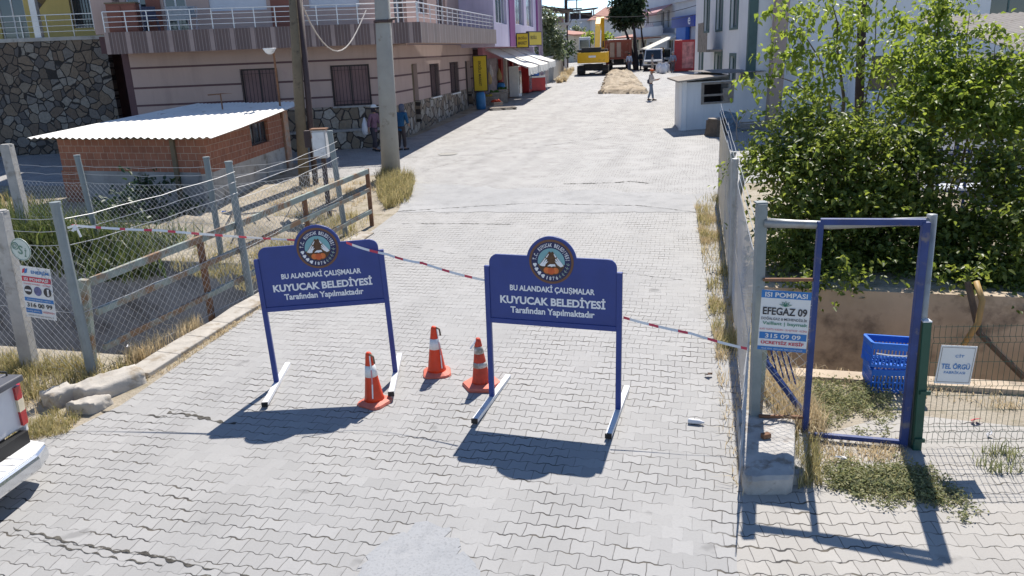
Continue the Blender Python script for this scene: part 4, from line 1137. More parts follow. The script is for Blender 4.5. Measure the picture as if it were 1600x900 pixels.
# ------------------------------------------------------------------ brick shed with white corrugated roof
s0 = Vector((-7.85, 20.75, 0)); s1 = Vector((-12.6, 22.5, 0))
ang = math.atan2(s0.y - s1.y, s0.x - s1.x)                   # front wall direction
sh_z = gz(0, 21) - 0.05
sd_ = empty('brick_shed', (s0.x, s0.y, sh_z), ang, 'small red brick shed under a white corrugated roof', 'shed')
FL = (s1 - s0).length
SA = R(86) - ang                                             # side wall direction in the shed's frame
SLN = 6.2
zf, zb = 1.94, 2.22
b = MB(); wall_panel(b, FL, 0.98, zf, [], 0.2)
wf = b.build('wall', M['brick'], sd_, TR(-FL, 0, 0))
b = MB(); b.box(-FL, 0.004, -1.2, 0, 0.19, 0.978); b.build('concrete_base', M['canal_grey'], sd_)
b = MB(); b.box(-FL - 0.03, -0.03, -1.2, -FL + 0.75, -0.002, 0.98); b.build('brick_pier', M['brick'], sd_)
b = MB()
wall_panel(b, SLN, 0.95, zf, [(3.2, 4.7, 1.28, 1.94)], 0.2)
vs = [(0, 0, zf), (SLN, 0, zf), (SLN, 0.2, zf), (0, 0.2, zf), (0, 0, zf + 0.001), (SLN, 0, zb), (SLN, 0.2, zb), (0, 0.2, zf + 0.001)]
b.hexa(vs)
ws = b.build('side_wall', M['brick'], sd_, TR(rz=SA))
b = MB(); b.box(0.02, 0.004, -1.0, SLN, 0.19, 0.948); b.build('concrete_base', M['concrete'], sd_, TR(rz=SA))
w_ = window(sd_, 3.2, 4.7, 1.28, 1.94, 0.1, M['dark_frame'], M['glass'], 3, M=TR(rz=SA), fw_=0.05)
b = MB(); b.box(-FL - 0.1, 4.0, -1, -FL + 0.1, SLN, zb); b.box(-FL, SLN - 0.2, -1, math.cos(SA) * SLN - 0.1, SLN, zb); b.box(-FL, 0.2, -1, -FL + 0.2, SLN, zf); b.build('rear_walls', M['brick'], sd_)
b = MB(); b.bar((-1.0, -0.03, 1.9), (-1.0, -0.03, 0.2), 0.14, 0.06, up=(0, 1, 0)); b.build('corner_stain_post', M['wood'], sd_)
cp = Vector((math.cos(SA) * SLN, math.sin(SA) * SLN, 0))
b = MB(); b.box(cp.x - 0.12, cp.y - 0.2, -0.9, cp.x + 0.14, cp.y + 0.06, 2.2); b.build('corner_post', mat('crumbling_pillar', (0.42, 0.25, 0.17), 0.95, 0.2, 5, 0.6, dirt=(0.36, 0.32, 0.27), dirt_amt=0.6), sd_)
b = MB()
corrugated(b, -FL - 0.62, 0.62, -0.42, zf - 0.01, SLN + 0.35, zb + 0.14, 0.235, 0.024, 0.008, 6, 0.012)
# slide the rear edge sideways so that the sheet follows the slanted side wall
k_ = math.cos(SA) / math.sin(SA)
b.v = [(x + max(0, y) * k_ * (x + FL + 0.6) / (FL + 1.2), y, z) for x, y, z in b.v]
rf = b.build('roof', M['roof_white'], sd_, smooth=False)
b = MB(); b.tube([(-3.2, 4.8, zb + 0.05), (-3.2, 4.8, zb + 0.55), (-2.7, 4.8, zb + 0.55), (-2.7, 4.8, zb + 0.05)], 0.025, 6); b.tube([(-3.7, 4.8, zb + 0.52), (-3.2, 4.8, zb + 0.54)], 0.02, 6)
b.build('pipe_hoop', M['rust'], rf)
b = MB()
for i in range(15): b.box(-FL - 0.2 + i * 0.36, -0.3, zf - 0.07, -FL - 0.12 + i * 0.36, 0.1, zf - 0.03)
b.build('purlin_ends', M['wood'], sd_)
b = MB(); b.tube([(cp.x + 0.1, cp.y - 0.3, 2.15), (cp.x - 0.2, cp.y - 0.9, 1.6), (cp.x - 0.6, cp.y - 2.0, 1.85), (cp.x - 0.9, cp.y - 2.6, 1.3)], 0.015, 5); b.build('cable', M['black'], sd_)
p = at(437, 160, 26.3); sl = empty('floodlight_post', p, 0, 'thin rusty pipe with a round floodlight on top rising behind the shed roof', 'lamp')
b = MB(); b.tube([(0, 0, -0.5), (0, 0, 1.55)], 0.035, 7); b.build('post', M['rust'], sl)
b = MB(); b.lathe([(0.05, 0), (0.13, 0.05), (0.2, 0.16), (0.21, 0.18), (0.19, 0.19)], 14, (-0.1, -0.08, 1.5)); b.build('lamp_head', M['white_steel'], sl, smooth=True)

# ------------------------------------------------------------------ poles at the corner
p = gp(611, 276); up_ = empty('utility_pole', p, 0, 'thick pale concrete utility pole standing in dry grass', 'utility pole')
b = MB(); tp = at(595, -40, 24.6) - p
b.tube([(0, 0, -0.4), tuple(tp * 0.5), tuple(tp * 1.4)], [0.30, 0.25, 0.19], 14); b.build('shaft', M['pole_concrete'], up_, smooth=True)
b = MB(); zc = at(597, 36, 24.6).z - p.z; b.lathe([(0.255, zc), (0.285, zc + 0.02), (0.285, zc + 0.07), (0.255, zc + 0.09)], 14, (tp.x * zc / tp.z, tp.y * zc / tp.z, 0)); b.tube([(0.2, -0.1, zc + 0.05), (0.55, -0.15, zc + 0.1)], 0.03, 6); b.build('clamp', M['dark_metal'], up_)
p = gp(475, 290); wp = empty('wooden_pole', p, 0, 'weathered brown wooden pole beside the shed', 'utility pole')
tp = at(457, -30, 24.1) - p
b = MB(); b.tube([(0, 0, -0.4), tuple(tp * 0.5), tuple(tp * 1.3)], [0.17, 0.15, 0.13], 12); b.build('shaft', M['wood'], wp, smooth=True)
p = gp(493, 288); mp_ = empty('steel_pole', p, 0, 'thin dark steel pole leaning beside the wooden one', 'utility pole')
tp = at(468, -5, 24.0) - p
b = MB(); b.tube([(0, 0, -0.3), tuple(tp)], 0.085, 10); b.build('shaft', M['dark_metal'], mp_, smooth=True)
b = MB(); b.tube([tuple(tp), tuple(tp + Vector((0.7, 0, 0.4)))], 0.012, 5); b.build('stay_rod', M['rail_steel'], mp_)
# cable hanging from the balcony rail to the steel pole
b = MB(); a, c = at(474, 12, 24.2), at(572, 16, 29.2)
pts = [a.lerp(c, k / 14) - Vector((0, 0, 1.28 * math.sin(math.pi * (k / 14) ** 0.85))) for k in range(15)]
b.tube(pts, 0.022, 6); tag(b.build('hanging_cable', mat('pale_cable', (0.45, 0.40, 0.36), 0.8, 0.1, 5, 0)), 'slack pale cable looping from the balcony rail to the dark steel pole', 'cable')
p = gp(503, 372) ; p = Vector((-4.35, 18.9, gz(0, 18.9)))
bx0 = at(487, 203, 18.9); bx1 = at(514, 246, 18.9)
eb = empty('meter_box', p, 0, 'rust-stained white electricity box on a dark post behind the fence', 'electricity box')
w = bx1.x - bx0.x
b = MB(); b.box(bx0.x - p.x, -0.14, bx1.z - p.z, bx0.x - p.x + w, 0.14, bx0.z - p.z); bb = b.build('body', mat('rusty_white_box', (0.55, 0.54, 0.52), 0.7, 0.08, 4, 0.1, dirt=(0.24, 0.11, 0.06), dirt_amt=0.5, dirt_scale=4), eb, bevel=0.01)
b = MB(); b.box(bx0.x - p.x + 0.03, -0.16, bx1.z - p.z + 0.05, bx0.x - p.x + w - 0.03, -0.143, bx0.z - p.z - 0.05); b.build('door', M['white_steel'], bb)
b = MB(); b.box(bx0.x - p.x - 0.02, -0.17, bx0.z - p.z + 0.002, bx0.x - p.x + w + 0.02, 0.17, bx0.z - p.z + 0.03); b.build('lid', M['rust'], bb)
b = MB(); b.box(bx0.x - p.x - 0.2, 0.0, bx1.z - p.z + 0.25, bx0.x - p.x - 0.01, 0.2, bx0.z - p.z - 0.02); b.build('side_box', M['dark_metal'], eb)
b = MB(); b.bar((bx0.x - p.x + w / 2, 0.16, -0.6), (bx0.x - p.x + w / 2, 0.16, bx1.z - p.z + 0.3), 0.11, 0.06, up=(0, 1, 0)); b.build('post', M['dark_metal'], eb)

# ------------------------------------------------------------------ left side of the bridge: posts, mesh, railing, kerb
def post(name, base, top, r, m, label, group, n=10, square=False, ret=False):
    t = empty(name, base, 0, label, 'fence post', group)
    d = Vector(top) - Vector(base)
    b = MB()
    if square: b.bar((0, 0, -0.3), tuple(d), r * 2, r * 2, up=(0, 1, 0))
    else: b.tube([(0, 0, -0.3), tuple(d)], r, n)
    b.build('shaft', m, t, bevel=0.008 if square else 0)
    b = MB(); b.lathe([(r * 1.12, -0.02), (r * 1.12, 0.012), (0.01, 0.018)], n, tuple(d)); b.build('cap', m, t)
    return t
GPO = 'fence posts left of the bridge'
L1b, L1t = gp(146, 592), at(86, 317, 9.75)
L2b, L2t = gp(393, 466), at(357, 253, 12.95)
L3b, L3t = Vector((-3.62, 17.1, gz(0, 17.1))), at(515, 205, 17.1)
L0b, L0t = gp(48, 577), at(-2, 330, 10.1)
post('fence_post', L1b, L1t, 0.062, M['grey_post'], 'tall grey steel fence post at the near corner of the left railing', GPO)
post('fence_post', L2b, L2t, 0.06, M['grey_post'], 'grey steel fence post halfway along the left railing', GPO)
post('fence_post', L3b, L3t, 0.06, M['grey_post'], 'grey steel fence post where the left railing nears its far end', GPO)
post('fence_post', L0b, L0t, 0.085, M['concrete'], 'square concrete fence post beside the heat pump banner', GPO, square=True)
bp = Vector((-10.75, 17.1, gz(0, 17)))
Ba, Bb, Bc = at(10, 226, 17.2), at(120, 243, 16.4), at(322, 246, 15.6)
def down(t, dx=0.0): return Vector((t.x + dx, t.y, gz(t.x, t.y) - 0.1))
post('fence_post', down(Ba, 0.05), Ba, 0.1, M['concrete'], 'square concrete post at the far left of the canal fence', GPO, square=True)
post('fence_post', down(Bb, 0.12), Bb, 0.06, M['grey_post'], 'leaning grey post of the canal fence in front of the shed wall', GPO)
post('fence_post', down(Bc, 0.02), Bc, 0.06, M['grey_post'], 'grey post of the canal fence at the shed corner', GPO)
L4 = at(-140, 330, 10.7)
def mesh_between(name, a0, a1, h0, label, cell=0.085, r=0.0024, group=None, zoff=0.05):
    """chain link panel hung between two posts, with line wires above"""
    a0, a1 = Vector(a0), Vector(a1)
    d = a1 - a0; L = math.hypot(d.x, d.y)
    t = empty(name, a0, math.atan2(d.y, d.x), label, 'chain link fence', group)
    b = MB(); chain_link(b, L, h0, cell, r, zoff)
    b.v = [(x, y + 0.015 * math.sin(x * 2.1) * math.sin(z * 1.7), z + d.z * x / L + 0.012 * math.sin(x * 3.3)) for x, y, z in b.v]
    b.build('mesh', M['wire'], t)
    b = MB()
    for z in (0.04, h0 * 0.5, h0 + 0.02, h0 + 0.2, h0 + 0.36):
        pts = [(L * k / 8, 0.004, z + zoff + d.z * k / 8 - 0.03 * math.sin(math.pi * k / 8) * (z > h0) + 0.01 * math.sin(k * 2.3 + z)) for k in range(9)]
        b.tube(pts, 0.0042, 4)
    b.build('line_wire', M['wire'], t)
    return t
o1 = Vector((0.09, 0.02, 0))
mesh_between('chain_link_fence', L1b + Vector((0.06, 0, 0)), L2b + Vector((0.02, 0, 0)), 1.75, 'chain link panel between the near corner post and the middle post of the left railing', group='chain link panels left of the bridge')
mesh_between('chain_link_fence', L2b + Vector((0.02, 0, 0)), L3b, 1.65, 'chain link panel between the middle and the far post of the left railing', group='chain link panels left of the bridge')
mesh_between('chain_link_fence', Vector((L4.x, L4.y, L0b.z)), L1b - Vector((0.05, 0, 0)), 1.75, 'chain link panel carrying the heat pump banner across the canal bank', group='chain link panels left of the bridge')
mesh_between('chain_link_fence', down(Ba), down(Bb), 1.55, 'chain link panel between the far concrete post and the leaning post', group='chain link panels left of the bridge')
mesh_between('chain_link_fence', down(Bb), down(Bc), 1.55, 'chain link panel in front of the brick shed', group='chain link panels left of the bridge')
mesh_between('chain_link_fence', down(Bc), Vector((-3.75, 16.2, gz(0, 16))), 1.5, 'chain link panel from the shed corner to the railing', group='chain link panels left of the bridge')
# green railing of three box bars on rusty posts
rb0, rb1 = Vector((-5.5, 9.95, gz(0, 9.95))), gp(582, 354)
rl = empty('bridge_railing', rb0, 0, 'faded green three-bar steel railing along the left edge of the bridge', 'railing')
d = rb1 - rb0
for k, (z, w) in enumerate(((1.28, 0.11), (0.86, 0.09), (0.36, 0.09))):
    b = MB(); b.bar((0, 0, z), tuple(d * 0.47 + Vector((0.02, 0, z - 0.02))), 0.06, w); b.bar(tuple(d * 0.472 + Vector((0.02, 0, z - 0.01))), tuple(d + Vector((0, 0, z))), 0.06, w); b.build('bar', M['green_rail'], rl, bevel=0.006)
for t_, m in ((0.27, M['rust']), (0.66, M['rust']), (1.0, M['rust'])):
    b = MB(); q = d * t_; b.bar((q.x - 0.02, q.y + 0.07, q.z - 0.2), (q.x - 0.02, q.y + 0.07, q.z + 1.33), 0.09, 0.08, up=(0, 1, 0)); b.build('post', m, rl, bevel=0.006)
b = MB(); b.bar((-0.28, 0.05, -0.25), (-0.12, 0.05, 1.30), 0.12, 0.10, up=(0, 1, 0)); b.build('post', M['green_rail'], rl, bevel=0.006)
# strut leaning behind the near corner post
# kerb: long concrete beam plus broken pieces
def stone_block(b, poly, z0, z1, seed, jit=0.03, amp=1.0):
    r = random.Random(seed)
    n = len(poly)
    vs = [(x, y, z0) for x, y in poly] + [(x + r.uniform(-jit, jit), y + r.uniform(-jit, jit), z1 + r.uniform(-jit, jit)) for x, y in poly]
    bm = bmesh.new()
    V_ = [bm.verts.new(v) for v in vs]
    for f in [tuple(range(n))[::-1], tuple(range(n, 2 * n))] + [(i, (i + 1) % n, (i + 1) % n + n, i + n) for i in range(n)]: bm.faces.new([V_[i] for i in f])
    bmesh.ops.triangulate(bm, faces=bm.faces[:])
    for _ in range(3): bmesh.ops.subdivide_edges(bm, edges=bm.edges[:], cuts=1, use_grid_fill=True)
    bmesh.ops.smooth_vert(bm, verts=bm.verts[:], factor=0.6, use_axis_x=True, use_axis_y=True, use_axis_z=True)
    for v in bm.verts:
        q = v.co
        a = amp * 0.022 * math.sin(q.x * 31 + seed) * math.sin(q.y * 27 + 2 * seed) + amp * 0.012 * math.sin(q.x * 83 + q.z * 60) * math.sin(q.y * 71 - q.z * 90)
        v.co += Vector((a * 0.6 + amp * r.uniform(-0.006, 0.006), a * 0.6 + amp * r.uniform(-0.006, 0.006), a + amp * r.uniform(-0.006, 0.006)))
    bm.verts.index_update()
    b.add([v.co for v in bm.verts], [tuple(v.index for v in f.verts) for f in bm.faces]); bm.free()
kb = MB()
ka, kz = Vector((-5.02, 9.75, 0)), Vector((-3.18, 17.2, 0))
nseg = 12; r = random.Random(5)
prof = []
for i in range(nseg + 1):
    q = ka.lerp(kz, i / nseg); w = 0.17 + r.uniform(-0.02, 0.02); z = gz(q.x, q.y)
    nx = Vector((0.97, -0.24, 0))
    prof.append([(q - nx * w).to_tuple(), (q + nx * w).to_tuple(), z + 0.075 + r.uniform(-0.02, 0.02)])
for i in range(nseg):
    a, c = prof[i], prof[i + 1]
    kb.hexa([(a[0][0], a[0][1], 0.0), (a[1][0], a[1][1], 0.0), (c[1][0], c[1][1], 0.0), (c[0][0], c[0][1], 0.0), (a[0][0], a[0][1], a[2]), (a[1][0], a[1][1], a[2] - 0.02), (c[1][0], c[1][1], c[2] - 0.02), (c[0][0], c[0][1], c[2])])
tag(kb.build('kerb', M['kerb'], bevel=0.015), kind='structure')
for i, (pts, h, lab) in enumerate((([(-5.55, 9.05), (-5.2, 8.98), (-4.78, 9.55), (-5.05, 9.72), (-5.42, 9.35)], 0.21, 'long broken kerb stone lying tilted below the near corner post'),
                                   ([(-5.86, 8.98), (-5.6, 8.86), (-5.48, 9.08), (-5.7, 9.3)], 0.2, 'short upright broken kerb lump nearest the pickup'),
                                   ([(-5.45, 8.72), (-5.1, 8.66), (-4.95, 8.95), (-5.15, 9.05), (-5.42, 8.92)], 0.1, 'flat broken slab lying at the road edge by the kerb stones'))):
    b = MB(); stone_block(b, pts, 0.1, gz(0, 9) + h, i + 3, 0.04, 0.7)
    o = b.build('kerb_stone', M['kerb'], smooth=True); tag(o, lab, 'stone', 'broken kerb stones')
# banner and round plate on the mesh
def banner_obj(name, c, rz, tilt, w, h, label, cat, m=M['banner_white']):
    t = empty(name, c, rz, label, cat); t.rotation_euler = (R(-2), R(tilt), rz)
    nx, nz = 8, 8
    vs = []
    for k in range(nz + 1):
        for i in range(nx + 1):
            x, z = w * (i / nx - 0.5), h * (k / nz - 0.5)
            vs.append((x, 0.0, z))
    b = MB(); b.add(vs, [(k * (nx + 1) + i, k * (nx + 1) + i + 1, (k + 1) * (nx + 1) + i + 1, (k + 1) * (nx + 1) + i) for k in range(nz) for i in range(nx)])
    o = b.build('sheet', m, t); s = o.modifiers.new('thick', 'SOLIDIFY'); s.thickness = 0.002; s.offset = 1
    return t
def rects(lst, m, parent, y, name='colour_field'):
    for x0, z0, x1, z1 in lst:
        b = MB(); b.box(x0, y, z0, x1, y + 0.002, z1); b.build(name, m, parent)
bc = at(64, 456, 10.0)
bn = banner_obj('banner', bc + Vector((0, -0.06, 0)), R(-18), 3.5, 0.50, 0.70, 'white heat pump banner reading ENERJİM tied to the left fence', 'banner')
rects([(-0.24, 0.145, 0.24, 0.215)], M['banner_red'], bn, -0.006)
rects([(-0.24, -0.125, 0.24, -0.075), (-0.24, -0.285, 0.02, -0.225)], M['banner_blue'], bn, -0.006)
lettering([('ENERJİM', 0.075, 0.28, 0.29, 0.07, 0.02)], M['banner_blue'], bn, -0.009)
lettering([('ISI POMPASI', 0, 0.18, 0.4, 0.042, 0.02), ('DANIŞMANLIK HATTI', 0, -0.1, 0.38, 0.022, 0.0), ('SATIŞ SERVİS', -0.11, -0.255, 0.22, 0.026, 0.0)], M['banner_white'], bn, -0.010)
lettering([('GÜNEŞ PANELİ - KLİMA', 0, 0.115, 0.44, 0.032, 0.0), ('VIESSMANN', 0.135, -0.255, 0.19, 0.024, 0.0)], M['banner_red'], bn, -0.009)
lettering([('316 00 99', 0.0, -0.175, 0.42, 0.062, 0.02), ('SANAYİ SİTESİ NAZİLLİ', 0.0, -0.315, 0.42, 0.022, 0.0)], M['banner_dark'], bn, -0.009)
for i, (x, m) in enumerate(((-0.16, M['banner_dark']), (0.0, M['banner_mauve']), (0.16, M['banner_dark']))):
    b = MB(); b.prism([(x + 0.062 * math.cos(a), 0.025 + 0.062 * math.sin(a)) for a in np.linspace(0, 2 * math.pi, 20)[:-1]], -0.008, -0.004)
    if i != 1: b.prism([(x - 0.05, 0.012), (x + 0.05, 0.012), (x + 0.05, 0.036), (x - 0.05, 0.036)] if i == 0 else [(x, -0.02), (x + 0.03, -0.02), (x + 0.03, 0.07), (x, 0.07)], -0.011, -0.008, 1)
    b.build('picture', [m, M['white_steel']], bn)
b = MB()
for k, (a, m) in enumerate(((0, 0), (0.045, 1))):
    b.prism([(-0.225 + a * 0.9, 0.25), (-0.185 + a * 0.9, 0.265), (-0.165 + a * 0.8, 0.325), (-0.205 + a * 0.8, 0.31)], -0.008, -0.004, m)
b.build('emblem', [M['banner_red'], M['banner_blue']], bn)
pc = at(37, 388, 10.0)
pt = empty('round_plate', pc + Vector((0, -0.06, 0)), R(-18), 'round pale plate lettered DSİ hung on the left fence above the banner', 'sign'); pt.rotation_euler = (0, R(12), R(-18))
b = MB(); b.prism([(0.165 * math.cos(a), 0.15 * math.sin(a)) for a in np.linspace(0, 2 * math.pi, 33)[:-1]], -0.006, 0.0); b.build('plate', mat('plate_pale_green', (0.52, 0.58, 0.53), 0.5, 0.06, 6, 0.05, dirt=(0.36, 0.38, 0.33), dirt_amt=0.35, dirt_scale=8), pt)
PG = mat('plate_green', (0.14, 0.24, 0.18), 0.6, 0.1, 8, 0)
lettering([('D', -0.085, 0.03, 0.05, 0.055, 0.02), ('S', 0.0, -0.005, 0.075, 0.12, 0.02), ('İ', 0.08, -0.02, 0.03, 0.12, 0.02)], PG, pt, -0.010)
b = MB(); b.tube([(0.05 * math.cos(a) - 0.085, -0.009, 0.03 + 0.045 * math.sin(a)) for a in np.linspace(0, 2 * math.pi, 15)], 0.006, 4)
b.tube([(0.155 * math.cos(a), -0.008, 0.14 * math.sin(a)) for a in np.linspace(0, 2 * math.pi, 33)], 0.004, 4); b.build('ring', PG, pt)

# ------------------------------------------------------------------ the pickup, seen by its rear corner
pk = empty('pickup_truck', (-4.93, 7.42, gz(0, 7.6)), R(83), 'silver pickup truck with chrome step bumper at the left edge of the road', 'pickup truck')
# local: x runs along the rear face towards the far side (0 at the far corner), +y towards the cab
W = -1.75
b = MB()
b.box(W, 0.12, 0.52, -0.02, 0.17, 1.0)                               # tailgate
b.build('tailgate', M['silver'], pk, bevel=0.02)
def tapered(b, x0, x1, y0, y1, z0, z1): b.box(x0, y0, z0, x1, y1, z1)
b = MB(); b.hexa([(-0.05, 0.1, 0.45), (0.05, 0.16, 0.42), (0.05, 1.7, 0.42), (-0.05, 1.7, 0.45), (-0.05, 0.12, 1.02), (0.0, 0.15, 1.02), (0.02, 1.7, 1.02), (-0.05, 1.7, 1.02)])
b.hexa([(W - 0.05, 0.1, 0.45), (W + 0.05, 0.16, 0.42), (W + 0.05, 1.7, 0.42), (W - 0.05, 1.7, 0.45), (W - 0.02, 0.12, 1.02), (W + 0.05, 0.15, 1.02), (W + 0.05, 1.7, 1.02), (W - 0.05, 1.7, 1.02)])
b.box(W, 0.2, 0.5, 0, 1.7, 0.56)
bed = b.build('bed', M['silver'], pk, bevel=0.025)
b = MB(); b.box(W - 0.03, 0.06, 1.0, 0.02, 0.24, 1.07); b.box(-0.1, 0.24, 1.02, 0.03, 1.7, 1.07); b.box(W - 0.05, 0.24, 1.02, W + 0.1, 1.7, 1.07); b.build('bed_rail_cap', mat('grey_plastic', (0.10, 0.10, 0.11), 0.55, 0.1, 5, 0.1), pk, bevel=0.015)
b = MB(); b.tube([(-0.03, 0.2, 1.07), (-0.03, 0.2, 1.11), (-0.05, 0.26, 1.12)], 0.01, 5); b.build('tie_hook', M['black'], pk)
b = MB(); b.box(W - 0.05, 1.7, 0.42, 0.05, 3.6, 1.1); b.hexa([(W, 1.75, 1.1), (0, 1.75, 1.1), (0, 3.4, 1.1), (W, 3.4, 1.1), (W + 0.15, 1.95, 1.65), (-0.15, 1.95, 1.65), (-0.15, 3.0, 1.65), (W + 0.15, 3.0, 1.65)]); b.box(W - 0.03, 3.6, 0.45, 0.03, 4.7, 1.02)
b.build('cab', M['silver'], pk, bevel=0.04)
b = MB(); b.box(W + 0.2, 1.82, 1.15, -0.2, 1.86, 1.55); b.build('rear_window', M['glass'], pk)
for x in (0.0, W):
    s = 1 if x == 0 else -1
    b = MB()
    pl2 = [(x - s * 0.10, 0.085), (x - s * 0.02, 0.092), (x + s * 0.038, 0.135), (x + s * 0.05, 0.30), (x - s * 0.04, 0.30)]
    if s < 0: pl2 = pl2[::-1]
    for z0, z1, k in ((0.83, 0.965, 0), (0.70, 0.83, 1), (0.55, 0.70, 0)): b.slab(pl2, z0, z1 - 0.001, k)
    b.build('tail_light', [M['lamp_red'], M['lamp_clear']], pk)
b = MB()
bw = 0.1
poly = [(W - 0.1, 0.1), (W - 0.04, -0.14), (W + 0.25, -0.22), (-0.34, -0.22), (-0.1, -0.14), (-0.05, 0.1)]
b.slab(poly, 0.2, 0.36); bmpr = b.build('bumper', M['chrome'], pk, bevel=0.04)
b = MB(); b.slab([(x * 0.985 - 0.012, y * 0.82) for x, y in poly], 0.36, 0.369)
for i in range(11): b.box(W + 0.1 + i * 0.12, -0.14, 0.369, W + 0.14 + i * 0.12, 0.06, 0.374)
b.build('step_pad', M['white_steel'], bmpr)
b = MB(); b.box(W + 0.1, 0.05, 0.3, -0.1, 0.14, 0.5); b.build('underbody', M['black'], pk)
for x in (-0.12, W + 0.12):
    for y in (0.75, 3.9):
        b = MB(); prof = [(0.2, -0.11), (0.34, -0.11), (0.36, -0.07), (0.36, 0.07), (0.34, 0.11), (0.2, 0.11)]
        b.lathe(prof, 22); wh = b.build('wheel', M['rubber'], pk, Matrix.Translation((x, y, 0.36)) @ Matrix.Rotation(R(90), 4, 'Y'), smooth=False)
        b = MB(); b.lathe([(0.02, -0.09), (0.2, -0.1), (0.2, 0.1), (0.02, 0.09)], 18); b.build('rim', M['rail_steel'], wh)

# ------------------------------------------------------------------ the two municipal notice boards
def circle(cx_, cz_, r, n=40, a0=0, a1=2 * math.pi): return [(cx_ + r * math.cos(a0 + (a1 - a0) * i / n), cz_ + r * math.sin(a0 + (a1 - a0) * i / n)) for i in range(n if abs(a1 - a0) > 6.28 else n + 1)]
def notice_board(loc, rz, label, roll=0.0):
    t = empty('notice_board', loc, rz, label, 'sign', 'municipal notice boards on the road'); t.rotation_euler = (0, R(roll), rz)
    HW = 0.755
    for s in (-1, 1):
        b = MB(); b.box(s * HW - 0.03, -0.025, 0.045, s * HW + 0.03, 0.025, 1.66); pp = b.build('post', M['blue'], t, bevel=0.004)
        b = MB(); b.box(s * HW - 0.034, -0.62, 0.0, s * HW + 0.034, 0.66, 0.05); ft = b.build('foot_bar', M['white_steel'], t, bevel=0.004)
        b = MB(); b.box(s * HW - 0.036, -0.645, -0.002, s * HW + 0.036, -0.622, 0.053); b.build('end_cap', M['black'], ft)
    b = MB(); b.box(-HW + 0.03, -0.025, 0.985, HW - 0.03, 0.025, 1.045); b.build('crossbar', M['blue'], t, bevel=0.004)
    # board: rectangle with rounded shoulders and a round crown
    hw, zb_, zs, rc = 0.7245, 1.045, 1.80, 0.10
    R0, cz0 = 0.285, 1.745
    dz = zs - cz0; ax = math.sqrt(R0 ** 2 - dz ** 2); a0 = math.asin(dz / R0)
    poly = [(-hw, zb_), (hw, zb_)] + [(hw - rc + rc * math.cos(a), zs - rc + rc * math.sin(a)) for a in np.linspace(0, math.pi / 2, 9)]
    poly += [(R0 * math.cos(a), cz0 + R0 * math.sin(a)) for a in np.linspace(a0, math.pi - a0, 29)]
    poly += [(-hw + rc + rc * math.cos(a), zs - rc + rc * math.sin(a)) for a in np.linspace(math.pi / 2, math.pi, 9)]
    b = MB(); b.prism(poly, -0.014, 0.014); bd = b.build('board', M['blue'], t, bevel=0.003)
    y = -0.018
    lettering([('BU ALANDAKİ ÇALIŞMALAR', 0, 1.425, 0.97, 0.105, 0.032), ('KUYUCAK BELEDİYESİ', 0, 1.293, 1.21, 0.122, 0.036), ('Tarafından Yapılmaktadır', 0, 1.15, 0.97, 0.10, 0.030)], M['ink'], bd, y)
    # emblem, built in thin layers
    ez = 1.745
    b = MB(); b.prism(circle(0, ez, 0.252), y, -0.0145); em = b.build('emblem', M['brown_ring'], bd)
    def layer(polys, m, k, name):
        b = MB()
        for p in polys: b.prism(p, y - 0.0012 * k, y - 0.0012 * k + 0.0011)
        return b.build(name, m, em)
    layer([circle(0, ez, 0.226)], M['navy'], 1, 'ring')
    layer([circle(0, ez, 0.153)], M['teal'], 2, 'sky_disc')
    layer([circle(0, ez, 0.153, 24, math.pi * 1.06, math.pi * 1.94)], M['olive'], 3, 'field')
    K = 0.00071
    def px_(pts): return [((x - 640) * K, ez + (520 - z) * K) for x, z in pts]
    layer([circle(0, ez, 0.150, 24, math.pi * 1.10, math.pi * 1.90)], M['rock'], 4, 'soil')
    layer([px_([(438, 588), (540, 455), (612, 352), (640, 372), (664, 352), (745, 455), (850, 588)])], M['olive'], 4.4, 'slope')
    layer([px_([(530, 588), (585, 440), (612, 352), (640, 372), (664, 352), (700, 440), (752, 588)])], M['rock'], 5, 'mountain')
    layer([px_([(450, 577), (500, 520), (545, 458), (556, 466), (512, 545), (566, 478), (580, 492), (555, 524), (596, 512), (552, 560), (543, 592), (496, 594)]),
           px_([(556, 448), (600, 388), (604, 404), (572, 458)]),
           px_([(840, 577), (800, 520), (738, 446), (728, 458), (772, 530), (716, 462), (704, 484), (738, 520), (696, 506), (742, 566), (792, 598)]),
           px_([(728, 436), (688, 384), (684, 402), (708, 448)]),
           px_([(578, 592), (598, 572), (622, 556), (700, 554), (714, 588), (668, 590), (650, 600), (624, 590)])], M['ink'], 6, 'snow')
    layer([circle(-0.05, ez - 0.098, 0.036, 16), circle(0.05, ez - 0.098, 0.036, 16)], M['fruit2'], 7, 'fruit')
    layer([circle(0.0, ez - 0.104, 0.040, 16)], M['fruit'], 8, 'fruit')
    b = MB()
    word = 'T.C. KUYUCAK BELEDİYESİ'
    for i, ch in enumerate(word):
        if ch == ' ': continue
        a = R(172) - R(164) * i / (len(word) - 1)
        hgt = 0.042 if ch not in '.' else 0.009
        wd = {'I': 0.007, 'İ': 0.009, '.': 0.008, 'T': 0.020, 'L': 0.017, 'E': 0.018, 'S': 0.019}.get(ch, 0.0215)
        if ch == 'İ': hgt = 0.05
        b.mesh(text_mesh(ch, wd, hgt, 0.02), Matrix.Translation((0.19 * math.cos(a), y - 0.0026, ez + 0.19 * math.sin(a))) @ Matrix.Rotation(math.pi / 2 - a, 4, 'Y') @ Matrix.Translation((0, 0, -0.016 if ch == '.' else 0)))
